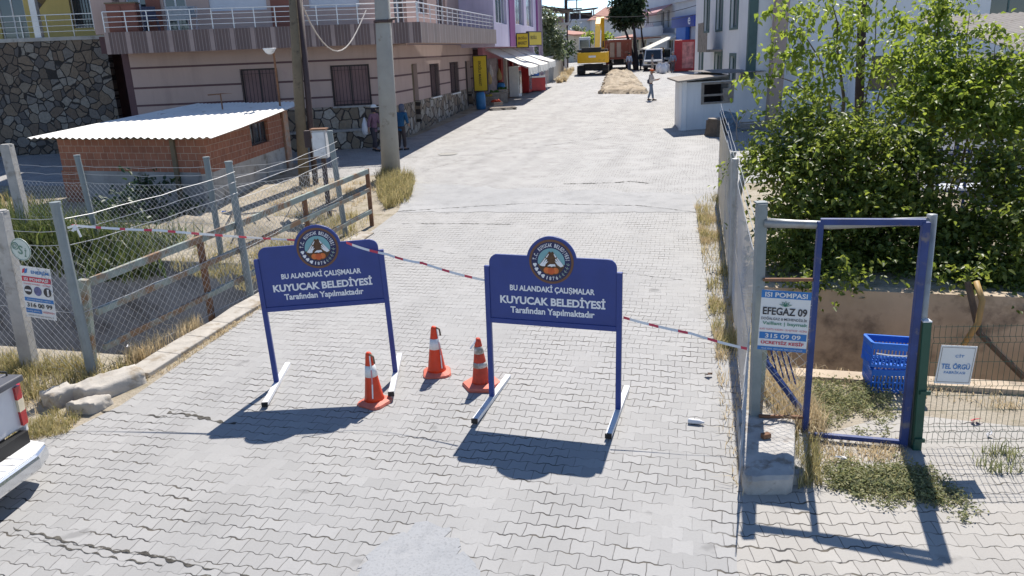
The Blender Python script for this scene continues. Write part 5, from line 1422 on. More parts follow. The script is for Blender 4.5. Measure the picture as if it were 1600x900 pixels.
    for i, ch in enumerate('1876'):
        a = R(-105) + R(34) * i / 3
        b.mesh(text_mesh(ch, 0.010 if ch == '1' else 0.022, 0.04, 0.02), Matrix.Translation((0.19 * math.cos(a), y - 0.0026, ez + 0.19 * math.sin(a))) @ Matrix.Rotation(-math.pi / 2 - a, 4, 'Y'))
    b.build('lettering', M['ink'], em)
    b = MB()
    for i in range(4):
        a = R(-168) + R(48) * i / 3
        c = (0.19 * math.cos(a), ez + 0.19 * math.sin(a))
        for q in range(3): b.prism(circle(c[0] + 0.010 * math.cos(q * 2.1 + 0.6), c[1] + 0.010 * math.sin(q * 2.1 + 0.6), 0.0135, 10), y - 0.0026 - 0.0002 * q, y - 0.0013)
    b.build('cotton_bolls', M['ink'], em)
    b = MB()
    for i in range(5):
        a = R(-62) + R(52) * i / 4
        c = (0.19 * math.cos(a), ez + 0.19 * math.sin(a))
        for q in range(3):
            aa = a + (q - 1) * 0.9 + math.pi / 2
            b.tube([(c[0], y - 0.0026, c[1]), (c[0] + 0.026 * math.cos(aa), y - 0.0026, c[1] + 0.026 * math.sin(aa))], 0.0034, 4)
    b.build('olive_branch', mat('emblem_leaf', (0.36, 0.45, 0.38), 0.5, 0.1, 9, 0), em)
    return t
a, c = gp(433, 603), gp(619, 592); m_ = (a + c) / 2
notice_board((m_.x, m_.y, m_.z + 0.03), math.atan2(c.y - a.y, c.x - a.x), 'blue notice board with white lettering nearer the rusty railing, two cones at its right foot', -1.6)
a, c = gp(768, 626), gp(967, 646); m_ = (a + c) / 2
notice_board((m_.x, m_.y, m_.z + 0.012), math.atan2(c.y - a.y, c.x - a.x), 'blue notice board with white lettering nearer the gate, dirty cone behind its left foot', 0.6)

# ------------------------------------------------------------------ traffic cones
def cone(px, py, rz, h, label, dirty=False, one_band=True, hexbase=False, tilt=(0, 0)):
    p = gp(px, py); t = empty('traffic_cone', p, rz, label, 'traffic cone', 'traffic cones between the boards'); t.rotation_euler = (R(tilt[0]), R(tilt[1]), rz)
    rb = lambda z: 0.125 - 0.092 * z / h
    b = MB()
    if hexbase: b.lathe([(0.24, 0.0), (0.25, 0.03), (0.235, 0.055), (0.14, 0.065)], 6)
    else:
        n = 24; vs = []
        ring = lambda k, z: [(k * (0.19 + 0.018 * math.cos(4 * a)) * math.cos(a), k * (0.19 + 0.018 * math.cos(4 * a)) * math.sin(a), z + 0.012 * math.sin(2 * a + rz) * (z < 0.03)) for a in [2 * math.pi * i / n for i in range(n)]]
        rings = [ring(1.0, 0.0), ring(1.03, 0.02), ring(0.97, 0.035), ring(0.68, 0.06)]
        vs = [q for r_ in rings for q in r_]
        b.add(vs, [(i * n + k, i * n + (k + 1) % n, (i + 1) * n + (k + 1) % n, (i + 1) * n + k) for i in range(3) for k in range(n)] + [tuple(range(n))[::-1], tuple(range(3 * n, 4 * n))])
    b.build('base', M['cone_base'], t)
    b = MB(); b.lathe([(rb(0), 0.05), (rb(0.1), 0.1), (rb(h * 0.5), h * 0.5), (rb(h * 0.93), h * 0.93), (rb(h * 0.93) * 0.9, h * 0.97), (0.022, h), (0.015, h + 0.002)], 22)
    b.build('shell', M['cone_dark'] if dirty else M['cone'], t, smooth=True)
    bands = [(0.55, 0.76)] if one_band else [(0.42, 0.52), (0.70, 0.84)]
    for a_, c_2 in bands:
        b = MB(); b.lathe([(rb(h * a_) + 0.003, h * a_), (rb(h * c_2) + 0.003, h * c_2)], 22); b.build('band', M['cone_band_dirty'] if dirty else M['cone_white'], t, smooth=True)
    b = MB()
    for k in range(3):
        z0, z1 = h * (0.95 - 0.26 * k), h * (0.95 - 0.26 * (k + 1))
        a0, a1 = R(-75 - 8 * k), R(-75 - 8 * (k + 1))
        for (zz, ww, aa), (z2, w2, a2) in (((z0, 0.012, a0), (z1, 0.014, a1)),):
            b.bar((math.cos(aa) * (rb(zz) + 0.006), math.sin(aa) * (rb(zz) + 0.006), zz), (math.cos(a2) * (rb(z2) + 0.006), math.sin(a2) * (rb(z2) + 0.006), z2), 0.016, 0.003, up=(math.cos(aa), math.sin(aa), 0), mi=k % 2)
    if not dirty: b.build('tape_end', [M['tape_white'], mat('faded_pink_tape', (0.65, 0.28, 0.28), 0.5, 0.1, 9, 0)], t)
    b = MB(); b.tube([(0.01, -0.03, h * 0.98), (0.05, -0.05, h * 0.93), (0.055, -0.06, h * 0.80)] if not dirty else [(-0.02, 0, h * 0.98), (-0.08, -0.03, h * 0.9), (-0.12, -0.04, h * 0.84)], 0.012, 5)
    b.build('tape_knot', M['tape_white'] if dirty else M['wood'], t)
    return t
cone(586, 630, 0.2, 0.66, 'orange cone with one white band touching the foot bar of the board nearer the railing', tilt=(0, -2))
cone(683, 584, 0.9, 0.66, 'orange cone with one white band standing alone between the boards', tilt=(1, -1.5))
cone(753, 603, 0.4, 0.64, 'dirty cone with two bands and hexagonal base, half behind a board post', True, False, True, tilt=(0, -2))

# ------------------------------------------------------------------ barrier tape
def tape(pts, label, sag, w=0.029):
    b = MB(); k = 0; acc = 0
    allp = []
    for i in range(len(pts) - 1):
        a, c = Vector(pts[i]), Vector(pts[i + 1]); n = max(4, int((c - a).length / 0.035))
        for j in range(n): 
            u = j / n; allp.append(a.lerp(c, u) - Vector((0, 0, sag * 4 * u * (1 - u))))
    allp.append(Vector(pts[-1]))
    for i in range(len(allp) - 1):
        p, q = allp[i], allp[i + 1]
        acc += (q - p).length; st = int((acc % 0.32) < 0.10)
        tw = lambda s: Vector((0, math.sin(s * 1.7) * 0.6, 1)).normalized() * w / 2
        u, v = tw(acc), tw(acc + (q - p).length)
        b.add([p - u, q - v, q + v, p + u], [(0, 1, 2, 3)], st)
    o = b.build('barrier_tape', [M['tape_white'], M['tape_red']])
    s = o.modifiers.new('thick', 'SOLIDIFY'); s.thickness = 0.002
    return tag(o, label, 'barrier tape', 'lengths of barrier tape across the road')
Lb = at(475, 377, 9.32)
tape([at(112, 352, 9.82), at(250, 360, 9.7), at(474, 376, 9.36)], 'red and white tape from the left corner post to the back of the first board', 0.01)
tape([at(541, 379, 9.255), at(604, 397, 9.255), at(660, 411, 9.1), at(758, 438, 8.66)], 'red and white tape strung between the two blue boards', 0.015)
tape([at(974, 496, 8.2), at(1080, 521, 7.95), at(1168, 545, 7.75)], 'red and white tape from the second board to the gate post', 0.01)
b = MB(); r = random.Random(3); p = at(118, 352, 9.8)
for k in range(4): b.bar(p, p + Vector((r.uniform(-0.1, 0.14), -0.02, r.uniform(-0.16, 0.0))), 0.03, 0.003, up=(0, 1, 0.2))
tag(b.build('tape_tail', M['tape_white']), 'loose white tape ends knotted to the left corner post', 'tape end')
# ------------------------------------------------------------------ the gate and fence on the right
gL, gLt = gp(1178, 670), at(1190, 318, 7.66)
gR, gRt = gp(1422, 696), at(1456, 340, 7.2)
gate = empty('gate_frame', gL, 0, 'blue and galvanised steel gate frame standing open beside the road', 'gate')
def rel(p): return tuple(Vector(p) - gL)
def bar_(name, p, q, w, h, m, bev=0.004):
    b = MB(); b.bar(rel(p), rel(q), w, h, up=(0, 1, 0.01)); return b.build(name, m, gate, bevel=bev)
bar_('post', gL - Vector((0, 0, 0.1)), gLt, 0.095, 0.095, M['grey_post'])
b = MB(); b.box(gLt.x - gL.x - 0.055, -0.055, gLt.z - gL.z, gLt.x - gL.x + 0.055, 0.055, gLt.z - gL.z + 0.015); b.build('post_cap', M['grey_post'], gate)
bar_('post_sleeve', gL + Vector((0.06, 0.09, -0.1)), gL + Vector((0.08, 0.09, 1.05)), 0.07, 0.09, M['green_rail'])
b = MB(); q = gRt - gR; b.tube([rel(gR - Vector((0, 0, 0.1))), rel(gRt + Vector((0, 0, 0.03)))], 0.046, 14); b.build('post', M['galv'], gate, smooth=True)
b = MB(); b.tube([rel(at(1194, 348, 7.64)), rel(at(1240, 350, 7.56)), rel(at(1300, 352, 7.46)), rel(at(1400, 347, 7.29)), rel(at(1452, 346, 7.2))], [0.05, 0.042, 0.04, 0.04, 0.045], 12); b.build('top_beam', M['galv'], gate, smooth=True)
bt0, bt1 = at(1282, 346, 7.46), at(1447, 347, 7.12)
bb0 = Vector((3.0, 7.42, gz(0, 7.4))); bb1 = Vector((gR.x - 0.09, gR.y - 0.03, gR.z))
bar_('blue_bar', bt0, bt1, 0.06, 0.05, M['blue_worn'])
bar_('blue_post', bb0 - Vector((0, 0, 0.05)), bt0, 0.055, 0.05, M['blue_worn'])
bar_('blue_post', bb1 - Vector((0, 0, 0.05)), bt1, 0.075, 0.05, M['blue_worn'])
bar_('blue_bar', bb0 + Vector((0.03, 0, 0.06)), bb1 + Vector((-0.03, 0, 0.06)), 0.045, 0.05, M['blue_worn'])
c0, c1 = at(1192, 437, 7.6), at(1271, 437, 7.46)
bar_('crossbar', c0, c1, 0.03, 0.035, M['rust'])
c0, c1 = at(1186, 650, 7.62), at(1262, 652, 7.42)
bar_('crossbar', c0, c1, 0.03, 0.035, M['rust'])
dv = bb0 - gL; Lm = math.hypot(dv.x, dv.y)
b = MB(); chain_link(b, Lm, 1.45, 0.085, 0.0022, 0.12)
b.build('mesh', M['wire'], gate, TR(0, 0.01, 0, math.atan2(dv.y, dv.x)))
b = MB(); b.bar((0.12, 0.3, 0.75), (0.62, -0.1, 0.02), 0.05, 0.05); 
for k in range(5): b.bar((0.14 + k * 0.06, 0.34 - k * 0.02, 0.95 - k * 0.03), (0.24 + k * 0.06, 0.24 - k * 0.02, 0.55 - k * 0.03), 0.012, 0.012)
b.bar((0.12, 0.36, 0.98), (0.44, 0.26, 0.84), 0.02, 0.02); b.build('fallen_brace', M['blue_worn'], gate)
# plinth
b = MB()
pl_ = [(2.06, 6.44), (2.52, 6.42), (2.95, 7.6), (2.42, 7.95)]
stone_block(b, pl_, 0.0, gz(0, 7) + 0.19, 9, 0.015, 0.35)
o = b.build('concrete_plinth', mat('plinth_concrete', (0.42, 0.40, 0.37), 0.95, 0.18, 5, 0.8, dirt=(0.24, 0.20, 0.16), dirt_amt=0.5, dirt_scale=4))
tag(o, 'rough concrete footing carrying the left post of the blue gate', 'footing')
b = MB(); stone_block(b, [(2.535, 6.55), (2.72, 6.62), (3.05, 7.4), (2.96, 7.5)], 0.0, gz(0, 7) + 0.10, 12, 0.015, 0.4)
tag(b.build('concrete_lump', M['concrete']), 'low dark concrete lump along the gate side of the footing', 'footing')
b = MB(); b.box(-0.045, -0.03, 0, 0.045, 0.03, 0.05); o = b.build('broken_brick', M['rust'], bevel=0.006); o.location = (2.5, 7.15, gz(0, 7) + 0.19); o.rotation_euler = (0, 0, 0.3)
tag(o, 'dark brick scrap lying on top of the concrete footing', 'brick')
# chain link along the road edge
fa, fb = Vector((2.47, 7.72, gL.z)), Vector((5.35, 19.9, gz(0, 19.9)))
GPR = 'fence posts right of the bridge'
fm = Vector((4.35, 15.6, gz(0, 15.6)))
post('fence_post', fb, at(1147, 238, 19.9), 0.06, M['grey_post'], 'slim grey post at the far end of the right roadside fence', GPR)
post('fence_post', fm, at(1168, 252, 15.6), 0.06, M['galv'], 'slim galvanised post midway along the right roadside fence', GPR)
mesh_between('chain_link_fence', fa, Vector((3.4, 11.6, gz(0, 11.6))), 1.9, 'near chain link panel seen edge-on along the right road edge', 0.075, 0.0026, 'chain link panels right of the bridge')
mesh_between('chain_link_fence', Vector((3.4, 11.6, gz(0, 11.6))), fm, 1.9, 'middle chain link panel seen edge-on along the right road edge', 0.075, 0.0026, 'chain link panels right of the bridge')
mesh_between('chain_link_fence', fm, fb, 1.85, 'far chain link panel seen edge-on along the right road edge', 0.075, 0.0026, 'chain link panels right of the bridge')
mesh_between('chain_link_fence', Vector((2.03, 6.45, 0.2)), fa, 0.75, 'low loose flap of chain link hanging over the concrete footing', 0.075, 0.0026, 'chain link panels right of the bridge')
post('fence_post', Vector((3.4, 11.6, gz(0, 11.6))), Vector((3.36, 11.6, 2.55)), 0.045, M['galv'], 'galvanised post nearest behind the gate in the right roadside fence', GPR)
# banner on the gate
p = at(1225, 502, 7.44)
bn = banner_obj('banner', p, R(-16), 1.5, 0.47, 0.63, 'white gas company banner with blue stripes tied to the gate', 'banner')
rects([(-0.235, 0.235, 0.235, 0.315), (-0.225, -0.195, 0.225, -0.125), (-0.235, -0.315, 0.235, -0.275)], M['banner_blue'], bn, -0.006)
lettering([('ISI POMPASI', 0, 0.272, 0.40, 0.05, 0.02), ('315 09 09', 0, -0.16, 0.34, 0.046, 0.02), ('YENİ MAH. 1025 SOK. NO:12 KUYUCAK', 0, -0.294, 0.40, 0.018, 0.0)], M['banner_white'], bn, -0.010)
lettering([('EFEGAZ 09', 0, 0.10, 0.42, 0.08, 0.022), ('DOĞALGAZ & MÜHENDİSLİK', 0, 0.025, 0.44, 0.036, 0.006)], M['banner_dark'], bn, -0.009)
lettering([('Vaillant | baymak', 0.01, -0.032, 0.43, 0.044, 0.014)], M['banner_green'], bn, -0.009)
lettering([('KATI YAKITLI KAZAN - SU ISITICISI - KLİMA', 0, -0.088, 0.45, 0.026, 0.0), ('ÜCRETSİZ KEŞİF', 0, -0.232, 0.41, 0.052, 0.026)], M['banner_red'], bn, -0.009)
b = MB()
for k in range(5):
    a = R(18 + 36 * k); b.tube([(0, -0.009, 0.155), (0.03 * math.cos(a + 0.25), -0.009, 0.16 + 0.03 * math.sin(a + 0.25)), (0.065 * math.cos(a), -0.009, 0.158 + 0.055 * math.sin(a)), (0.03 * math.cos(a - 0.25), -0.009, 0.16 + 0.03 * math.sin(a - 0.25)), (0, -0.009, 0.155)], 0.0028, 4)
b.build('lotus_emblem', M['banner_green'], bn)
# green post, welded mesh and placard
gpz = gp(1431, 701)
t = empty('green_post', gpz, R(-4), 'dark green square steel post with pale cap beside the gate', 'fence post')
tp = at(1447, 502, 7.14) - gpz
b = MB(); b.bar((0, 0, -0.1), tuple(tp), 0.085, 0.085, up=(0, 1, 0)); b.build('shaft', M['green'], t, bevel=0.006)
b = MB(); b.lathe([(0.06, 0), (0.06, 0.012), (0.03, 0.022), (0.005, 0.024)], 4, tuple(tp)); b.build('cap', M['white_steel'], t)
b = MB(); b.box(-0.05, -0.065, 0.62, 0.05, -0.044, 0.66); b.box(-0.05, -0.065, 0.1, 0.05, -0.044, 0.14); b.build('clamp', M['green'], t)
wf_ = empty('welded_fence', gpz + Vector((0.05, 0.02, 0)), R(-4), 'dark green welded wire fence panel right of the green post', 'fence')
b = MB(); Lw, Hw = 4.2, 1.32
for i in range(int(Lw / 0.055)):
    x = i * 0.055
    b.tube([(x, 0, 0.04), (x, 0, 0.16), (x, -0.03, 0.2), (x, 0, 0.24), (x, 0, 0.66), (x, -0.03, 0.70), (x, 0, 0.74), (x, 0, 1.12), (x, -0.03, 1.16), (x, 0, 1.20), (x, 0, Hw)], 0.0024, 4, caps=False)
for z in (0.06, 0.17, 0.23, 0.41, 0.57, 0.67, 0.73, 0.93, 1.13, 1.19, 1.30): b.tube([(0, 0.004, z), (Lw, 0.004, z)], 0.0026, 4)
b.build('wire_panel', M['green'], wf_)
p = at(1493, 570, 7.08)
plc = empty('placard', p, R(-4), 'white placard lettered TEL ÖRGÜ wired to the green fence panel', 'sign'); plc.rotation_euler = (0, R(3.5), R(-4))
b = MB(); b.box(-0.17, -0.006, -0.2, 0.17, 0.0, 0.2); b.build('plate', M['banner_white'], plc)
b = MB()
for x0, z0, x1, z1 in ((-0.155, 0.178, 0.155, 0.182), (-0.155, -0.182, 0.155, -0.178), (-0.157, -0.18, -0.153, 0.18), (0.153, -0.18, 0.157, 0.18)): b.box(x0, -0.0085, z0, x1, -0.0065, z1)
b.build('border', M['wood_grey'], plc)
lettering([('ÇİT', 0.02, 0.095, 0.085, 0.038, 0.01), ('TEL ÖRGÜ', 0.0, -0.01, 0.27, 0.065, 0.02), ('FABRİKASI', 0.0, -0.075, 0.2, 0.035, 0.006)], M['banner_blue'], plc, -0.010)
# blue crates by the canal
def crate(loc, rz, tilt, label, w=0.56, d=0.38, h=0.29):
    t = empty('plastic_crate', loc, rz, label, 'crate', 'blue crates beside the gate'); t.rotation_euler = (R(tilt[0]), R(tilt[1]), rz)
    for s in (-1, 1):
        for ax in (0, 1):
            b = MB(); L = (w if ax == 0 else d); o_ = (d if ax == 0 else w) / 2
            def bx(a0, a1, z0, z1, th=0.006):
                if ax == 0: b.box(a0, s * o_ - th, z0, a1, s * o_ + th, z1)
                else: b.box(s * o_ - th, a0, z0, s * o_ + th, a1, z1)
            bx(-L / 2, L / 2, 0, 0.035); bx(-L / 2, L / 2, h - 0.075, h)
            if ax == 0: bx(-L / 2, L / 2, h - 0.018, h + 0.003, 0.018)
            else: bx(-L / 2 + 0.02, L / 2 - 0.02, h - 0.018, h + 0.002, 0.018)
            n = 14 if ax == 0 else 9
            for k in range(n + 1):
                a = -L / 2 + L * k / n
                bx(max(-L / 2, a - 0.010), min(L / 2, a + 0.010), 0.036, h - 0.076, 0.004)
            bx(-L / 2, L / 2, h * 0.42, h * 0.42 + 0.015, 0.0055)
            b.build('side', M['crate_blue'], t)
    b = MB()
    for k in range(9): b.box(-w / 2 + 0.01 + k * 0.06, -d / 2 + 0.008, 0.0, -w / 2 + 0.045 + k * 0.06, d / 2 - 0.008, 0.012)
    b.build('bottom', M['crate_blue'], t)
    return t
p = gp(1392, 604)
crate(p, R(-10), (0, 0), 'lower blue slatted plastic crate standing in the weeds behind the gate')
crate(p + Vector((-0.02, 0.02, 0.285)), R(-10), (-5, 3), 'upper blue slatted plastic crate set tilted on the lower one')
b = MB(); p2 = at(1372, 552, 8.3); b.tube([p2 + Vector((-0.02, 0, 0)), p2 + Vector((0.12, 0, -0.03)), p2 + Vector((0.3, 0.0, -0.05)), p2 + Vector((0.5, 0, -0.04))], 0.008, 5); tag(b.build('cord', M['bag_white']), 'white cord draped over the rim of the blue crates', 'cord')
# pipe coming down the canal wall, and hose
b = MB(); b.tube([at(1525, 440, 11.2), at(1535, 470, 11.0), at(1528, 505, 10.9), at(1505, 540, 10.8)], 0.045, 8); tag(b.build('hose', mat('yellow_hose', (0.42, 0.26, 0.09), 0.6, 0.15, 6, 0.1), smooth=True), 'bent yellow pipe hanging out of the bushes over the canal', 'pipe')
b = MB(); b.tube([at(1512, 440, 11.3), at(1530, 520, 11.0), at(1600, 590, 10.6)], 0.05, 8); tag(b.build('branch', M['bark']), 'grey fallen branch leaning into the canal behind the placard', 'branch')
# litter
b = MB(); p = gp(1075, 662); b.lathe([(0.026, 0), (0.03, 0.02), (0.028, 0.12), (0.012, 0.16), (0.012, 0.175)], 12); o = b.build('plastic_bottle', M['bag_white'], smooth=True); o.location = p + Vector((0, 0, 0.037)); o.rotation_euler = (R(90), 0, R(70)); tag(o, 'empty clear plastic bottle lying at the right road edge', 'bottle')
r = random.Random(8)
for i, (px, py, m, lab) in enumerate(((1228, 748, M['bag_white'], 'scrap of white paper in the dry grass inside the gate'), (1312, 722, M['bag_white'], 'small white plastic scrap beside the grey-green weeds'), (1520, 660, M['tape_red'], 'faded pink wrapper under the green wire fence'), (1548, 682, M['bag_white'], 'tangled white string on the paving behind the wire fence'), (205, 545, M['bag_white'], 'crumpled white bag in the grass under the railing'), (350, 333, M['crate_blue'], 'blue plastic bag on the canal bank below the shed'), (1136, 470, M['bag_white'], 'crushed plastic bottle caught at the foot of the right fence'), (1108, 590, M['rust'], 'brown leaf scrap on the right road edge'))):
    p = gp(px, py); b = MB()
    pts = [(r.uniform(-0.07, 0.07), r.uniform(-0.05, 0.05), r.uniform(0.005, 0.06)) for _ in range(9)]
    b.add(pts, [(0, 1, 2), (2, 3, 4), (4, 5, 0), (1, 6, 3), (6, 7, 8), (0, 2, 4), (5, 7, 1)])
    o = b.build('litter', m); o.location = p + Vector((0, 0, 0.008)); sm = o.modifiers.new('t', 'SOLIDIFY'); sm.thickness = 0.003; tag(o, lab, 'litter')

# ------------------------------------------------------------------ white house on the right
wh = empty('white_house', (10.14, 33.75, 0.84), R(-3), 'white house with green corner trim and green framed windows', 'house')
Ls = 15.2; SM = Matrix.Rotation(R(88), 4, 'Z') @ Matrix.Translation((Ls, 0, 0)) @ Matrix.Rotation(R(180), 4, 'Z')
ops = [(2.6, 4.2, 4.0, 5.9), (6.4, 8.0, 4.0, 5.9), (10.3, 11.9, 4.0, 5.9), (2.7, 3.9, 1.5, 2.75), (6.1, 8.0, 1.3, 2.85), (12.0, 13.2, 0.9, 2.9)]
opx = [(Ls - c2, Ls - a, d, e) for a, c2, d, e in ops]
b = MB(); wall_panel(b, Ls, -0.6, 8.5, opx, 0.25); b.build('street_wall', M['whitewash'], wh, SM)
for o in opx:
    window(wh, *o, 0.10, M['green_trim'], M['glass'], 2, M=SM, fw_=0.09)
    q = MB()
    for (x0, x1, z0, z1) in ((o[0] - 0.14, o[0], o[2] - 0.1, o[3] + 0.14), (o[1], o[1] + 0.14, o[2] - 0.1, o[3] + 0.14), (o[0], o[1], o[3], o[3] + 0.14), (o[0], o[1], o[2] - 0.1, o[2])): q.box(x0, -0.04, z0, x1, -0.003, z1)
    q.build('window_surround', M['green_trim'], wh, SM)
fo = [(5.0, 6.2, 1.2, 2.6), (3.9, 5.3, 4.9, 6.2), (9.5, 11.0, 3.8, 5.0)]
b = MB(); wall_panel(b, 14, -0.6, 8.5, fo, 0.25); b.build('wall', M['whitewash'], wh)
for o in fo: window(wh, *o, 0.1, M['green_trim'], M['glass'], 2)
b = MB(); b.box(-0.02, -0.04, -0.6, 0.30, -0.003, 8.5); b.build('corner_trim', M['green_trim'], wh)
b = MB(); b.box(Ls - 0.3, -0.04, -0.6, Ls + 0.02, -0.003, 8.5); b.build('corner_trim', M['green_trim'], wh, SM)
b = MB(); b.slab([(-0.5, -0.5), (14.3, -0.5), (14.3, 15), (0.0, 15)], 8.5, 8.75); b.build('roof', M['roof_tile'], wh)
b = MB(); b.box(Ls - 8.9, -0.75, 2.95, Ls - 6.0, -0.01, 3.05)
for i in range(15): b.box(Ls - 8.9 + i * 0.195, -0.78, 2.95, Ls - 8.9 + i * 0.195 + 0.16, -0.751, 4.35 - (0.5 if i > 8 else 0))
b.build('balcony_screen', M['wood_grey'], wh, SM)
b = MB(); b.tube([(1.0, -0.08, -0.5), (1.0, -0.08, 8.4)], 0.06, 8); b.tube([(4.1, -0.1, 0), (4.1, -0.1, 6)], 0.05, 8); b.build('drainpipe', M['white_steel'], wh)
p = gp(1196, 196); cp_ = empty('utility_pole', p + Vector((0.1, -0.5, 0)), 0, 'square brown-grey concrete pole in front of the white house', 'utility pole')
b = MB(); b.bar((0, 0, -0.3), (0.25, 0, 9.5), 0.52, 0.42, up=(0, 1, 0)); b.build('shaft', mat('brown_pole', (0.40, 0.31, 0.26), 0.9, 0.12, 2, 0.4), cp_, bevel=0.03)
# small white shed
ws_ = empty('white_shed', (7.16, 32.6, 0.80), R(18), 'low whitewashed shed with a sloping tin roof and boarded window', 'shed')
b = MB(); wall_panel(b, 3.6, -0.5, 1.92, [(0.95, 2.3, 1.08, 1.86)], 0.2); b.build('wall', M['whitewash'], ws_)
S67 = TR(rz=R(67)); b = MB(); b.box(0.02, -0.2, -0.5, 2.2, -0.004, 1.96); b.build('side_wall', M['whitewash'], ws_, S67)
b = MB(); b.box(0.9, 1.85, -0.5, 3.4, 2.02, 2.05); b.build('rear_wall', M['whitewash'], ws_)
b = MB(); b.hexa([(-0.35, -0.3, 1.95), (1.9, -0.3, 2.10), (2.7, 2.3, 2.15), (0.62, 2.3, 2.0), (-0.35, -0.3, 2.01), (1.9, -0.3, 2.16), (2.7, 2.3, 2.21), (0.62, 2.3, 2.06)]); b.build('roof', M['wood_grey'], ws_)
b = MB(); corrugated(b, 1.7, 3.75, -0.35, 2.22, 2.4, 2.28, 0.16, 0.015); b.build('roof_sheet', M['roof_old'], ws_)
b = MB()
b.box(0.9, -0.05, 1.02, 2.4, 0.0 - 0.003, 1.09); b.box(0.9, -0.05, 1.80, 2.4, -0.003, 1.88); b.box(0.9, -0.05, 1.09, 1.0, -0.003, 1.80); b.box(2.3, -0.05, 1.09, 2.4, -0.003, 1.80); b.box(1.0, -0.055, 1.33, 2.3, -0.008, 1.41); b.box(1.9, -0.045, 1.09, 2.3, -0.005, 1.33); b.box(1.9, -0.045, 1.41, 2.3, -0.005, 1.62)
b.build('window_boards', M['wood_grey'], ws_)
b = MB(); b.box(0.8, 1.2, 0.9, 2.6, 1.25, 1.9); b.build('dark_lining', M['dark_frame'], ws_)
# stump, blue sheet, planks
p = gp(1118, 212); r = random.Random(4)
st = empty('tree_stump', p, 0, 'cut grey-brown tree stump in front of the white shed', 'stump')
b = MB(); n = 18
for k, (z, f) in enumerate(((-0.1, 1.25), (0.1, 1.08), (0.3, 1.0), (0.62, 0.98))):
    for i in range(n):
        a = 2 * math.pi * i / n; rr = 0.36 * f * (1 + 0.14 * math.sin(3 * a + 1) + 0.07 * math.sin(7 * a)); b.v.append((rr * math.cos(a), rr * math.sin(a), z + (0.05 * math.sin(2 * a) if k == 3 else 0)))
for k in range(3):
    for i in range(n): b.f.append((k * n + i, k * n + (i + 1) % n, (k + 1) * n + (i + 1) % n, (k + 1) * n + i)); b.mi.append(0)
b.build('bark', M['bark'], st)
b = MB(); b.slab([(0.3 * (1 + 0.14 * math.sin(3 * a + 1)) * math.cos(a), 0.3 * (1 + 0.14 * math.sin(3 * a + 1)) * math.sin(a)) for a in np.linspace(0, 2 * math.pi, 19)[:-1]], 0.6, 0.66); b.build('cut_face', M['wood_grey'], st)
p = gp(1142, 206); t = empty('tarpaulin', p, R(10), 'crumpled blue-grey tarpaulin leaning between stump and house', 'tarpaulin')
b = MB(); r = random.Random(6); nx = 7
vs = [((i / nx - 0.5) * 0.75 + r.uniform(-0.05, 0.05), 0.25 * k / nx + r.uniform(-0.06, 0.06), 0.85 * k / nx * (1 - 0.2 * i / nx)) for k in range(nx + 1) for i in range(nx + 1)]
b.add(vs, [(k * (nx + 1) + i, k * (nx + 1) + i + 1, (k + 1) * (nx + 1) + i + 1, (k + 1) * (nx + 1) + i) for k in range(nx) for i in range(nx)])
o = b.build('sheet', mat('tarp_blue', (0.16, 0.22, 0.28), 0.6, 0.15, 4, 0.2), t); o.modifiers.new('s', 'SOLIDIFY').thickness = 0.01
p = gp(1172, 204); b = MB()
for k in range(3): b.bar(p + Vector((-0.6, -0.1 + k * 0.15, 0.15 + k * 0.07)), p + Vector((0.75, 0.0 + k * 0.12, 0.18 + k * 0.07)), 0.12, 0.05)
tag(b.build('planks', M['wood_grey']), 'short pile of grey planks at the foot of the white house', 'planks')
# low house with the old corrugated roof behind the bushes
oh = empty('outbuilding', (12.5, 17.5, 0.45), R(-6), 'low outbuilding with old grey corrugated roof half hidden by bushes', 'outbuilding')
b = MB(); wall_panel(b, 8, -0.5, 3.2, [(0.9, 2.0, 0.9, 2.2), (3.2, 4.2, 0.0, 2.1)], 0.25); b.build('wall', M['whitewash'], oh)
b = MB(); b.box(0, 0.25, -0.5, 0.25, 6.4, 3.2); b.build('side_wall', M['whitewash'], oh)
window(oh, 0.9, 2.0, 0.9, 2.2, 0.1, M['wood'], M['glass'], 2)
b = MB(); b.box(3.25, 0.1, -0.1, 4.15, 0.16, 2.1); b.build('door', M['wood'], oh)
b = MB(); corrugated(b, -1.2, 9, -0.9, 3.15, 6.8, 4.25, 0.19, 0.03, 0.01); b.build('roof', M['roof_old'], oh)
b = MB(); b.box(-1.15, -0.7, 3.02, -1.0, 6.6, 3.1); b.box(-1.0, -0.85, 3.0, 8.8, -0.75, 3.08); b.build('roof_beam', M['wood_grey'], oh)
# blue steel table frame under the trees
bf = empty('steel_bench', (9.15, 16.6, 0.42), R(-8), 'blue steel frame bench with pale seat under the trees', 'bench')
b = MB()
for x in (0, 0.55, 1.2):
    for y in (0, 0.6): b.tube([(x, y, 0), (x, y, 1.5)], 0.03, 6)
for z in (0.55, 0.95, 1.35):
    for y in (0, 0.6): b.tube([(0, y, z), (1.2, y, z)], 0.024, 6)
b.build('frame', M['blue_worn'], bf)
b = MB(); b.box(-0.3, -0.05, 0.58, 1.25, 0.65, 0.62); b.build('seat', M['shutter'], bf)

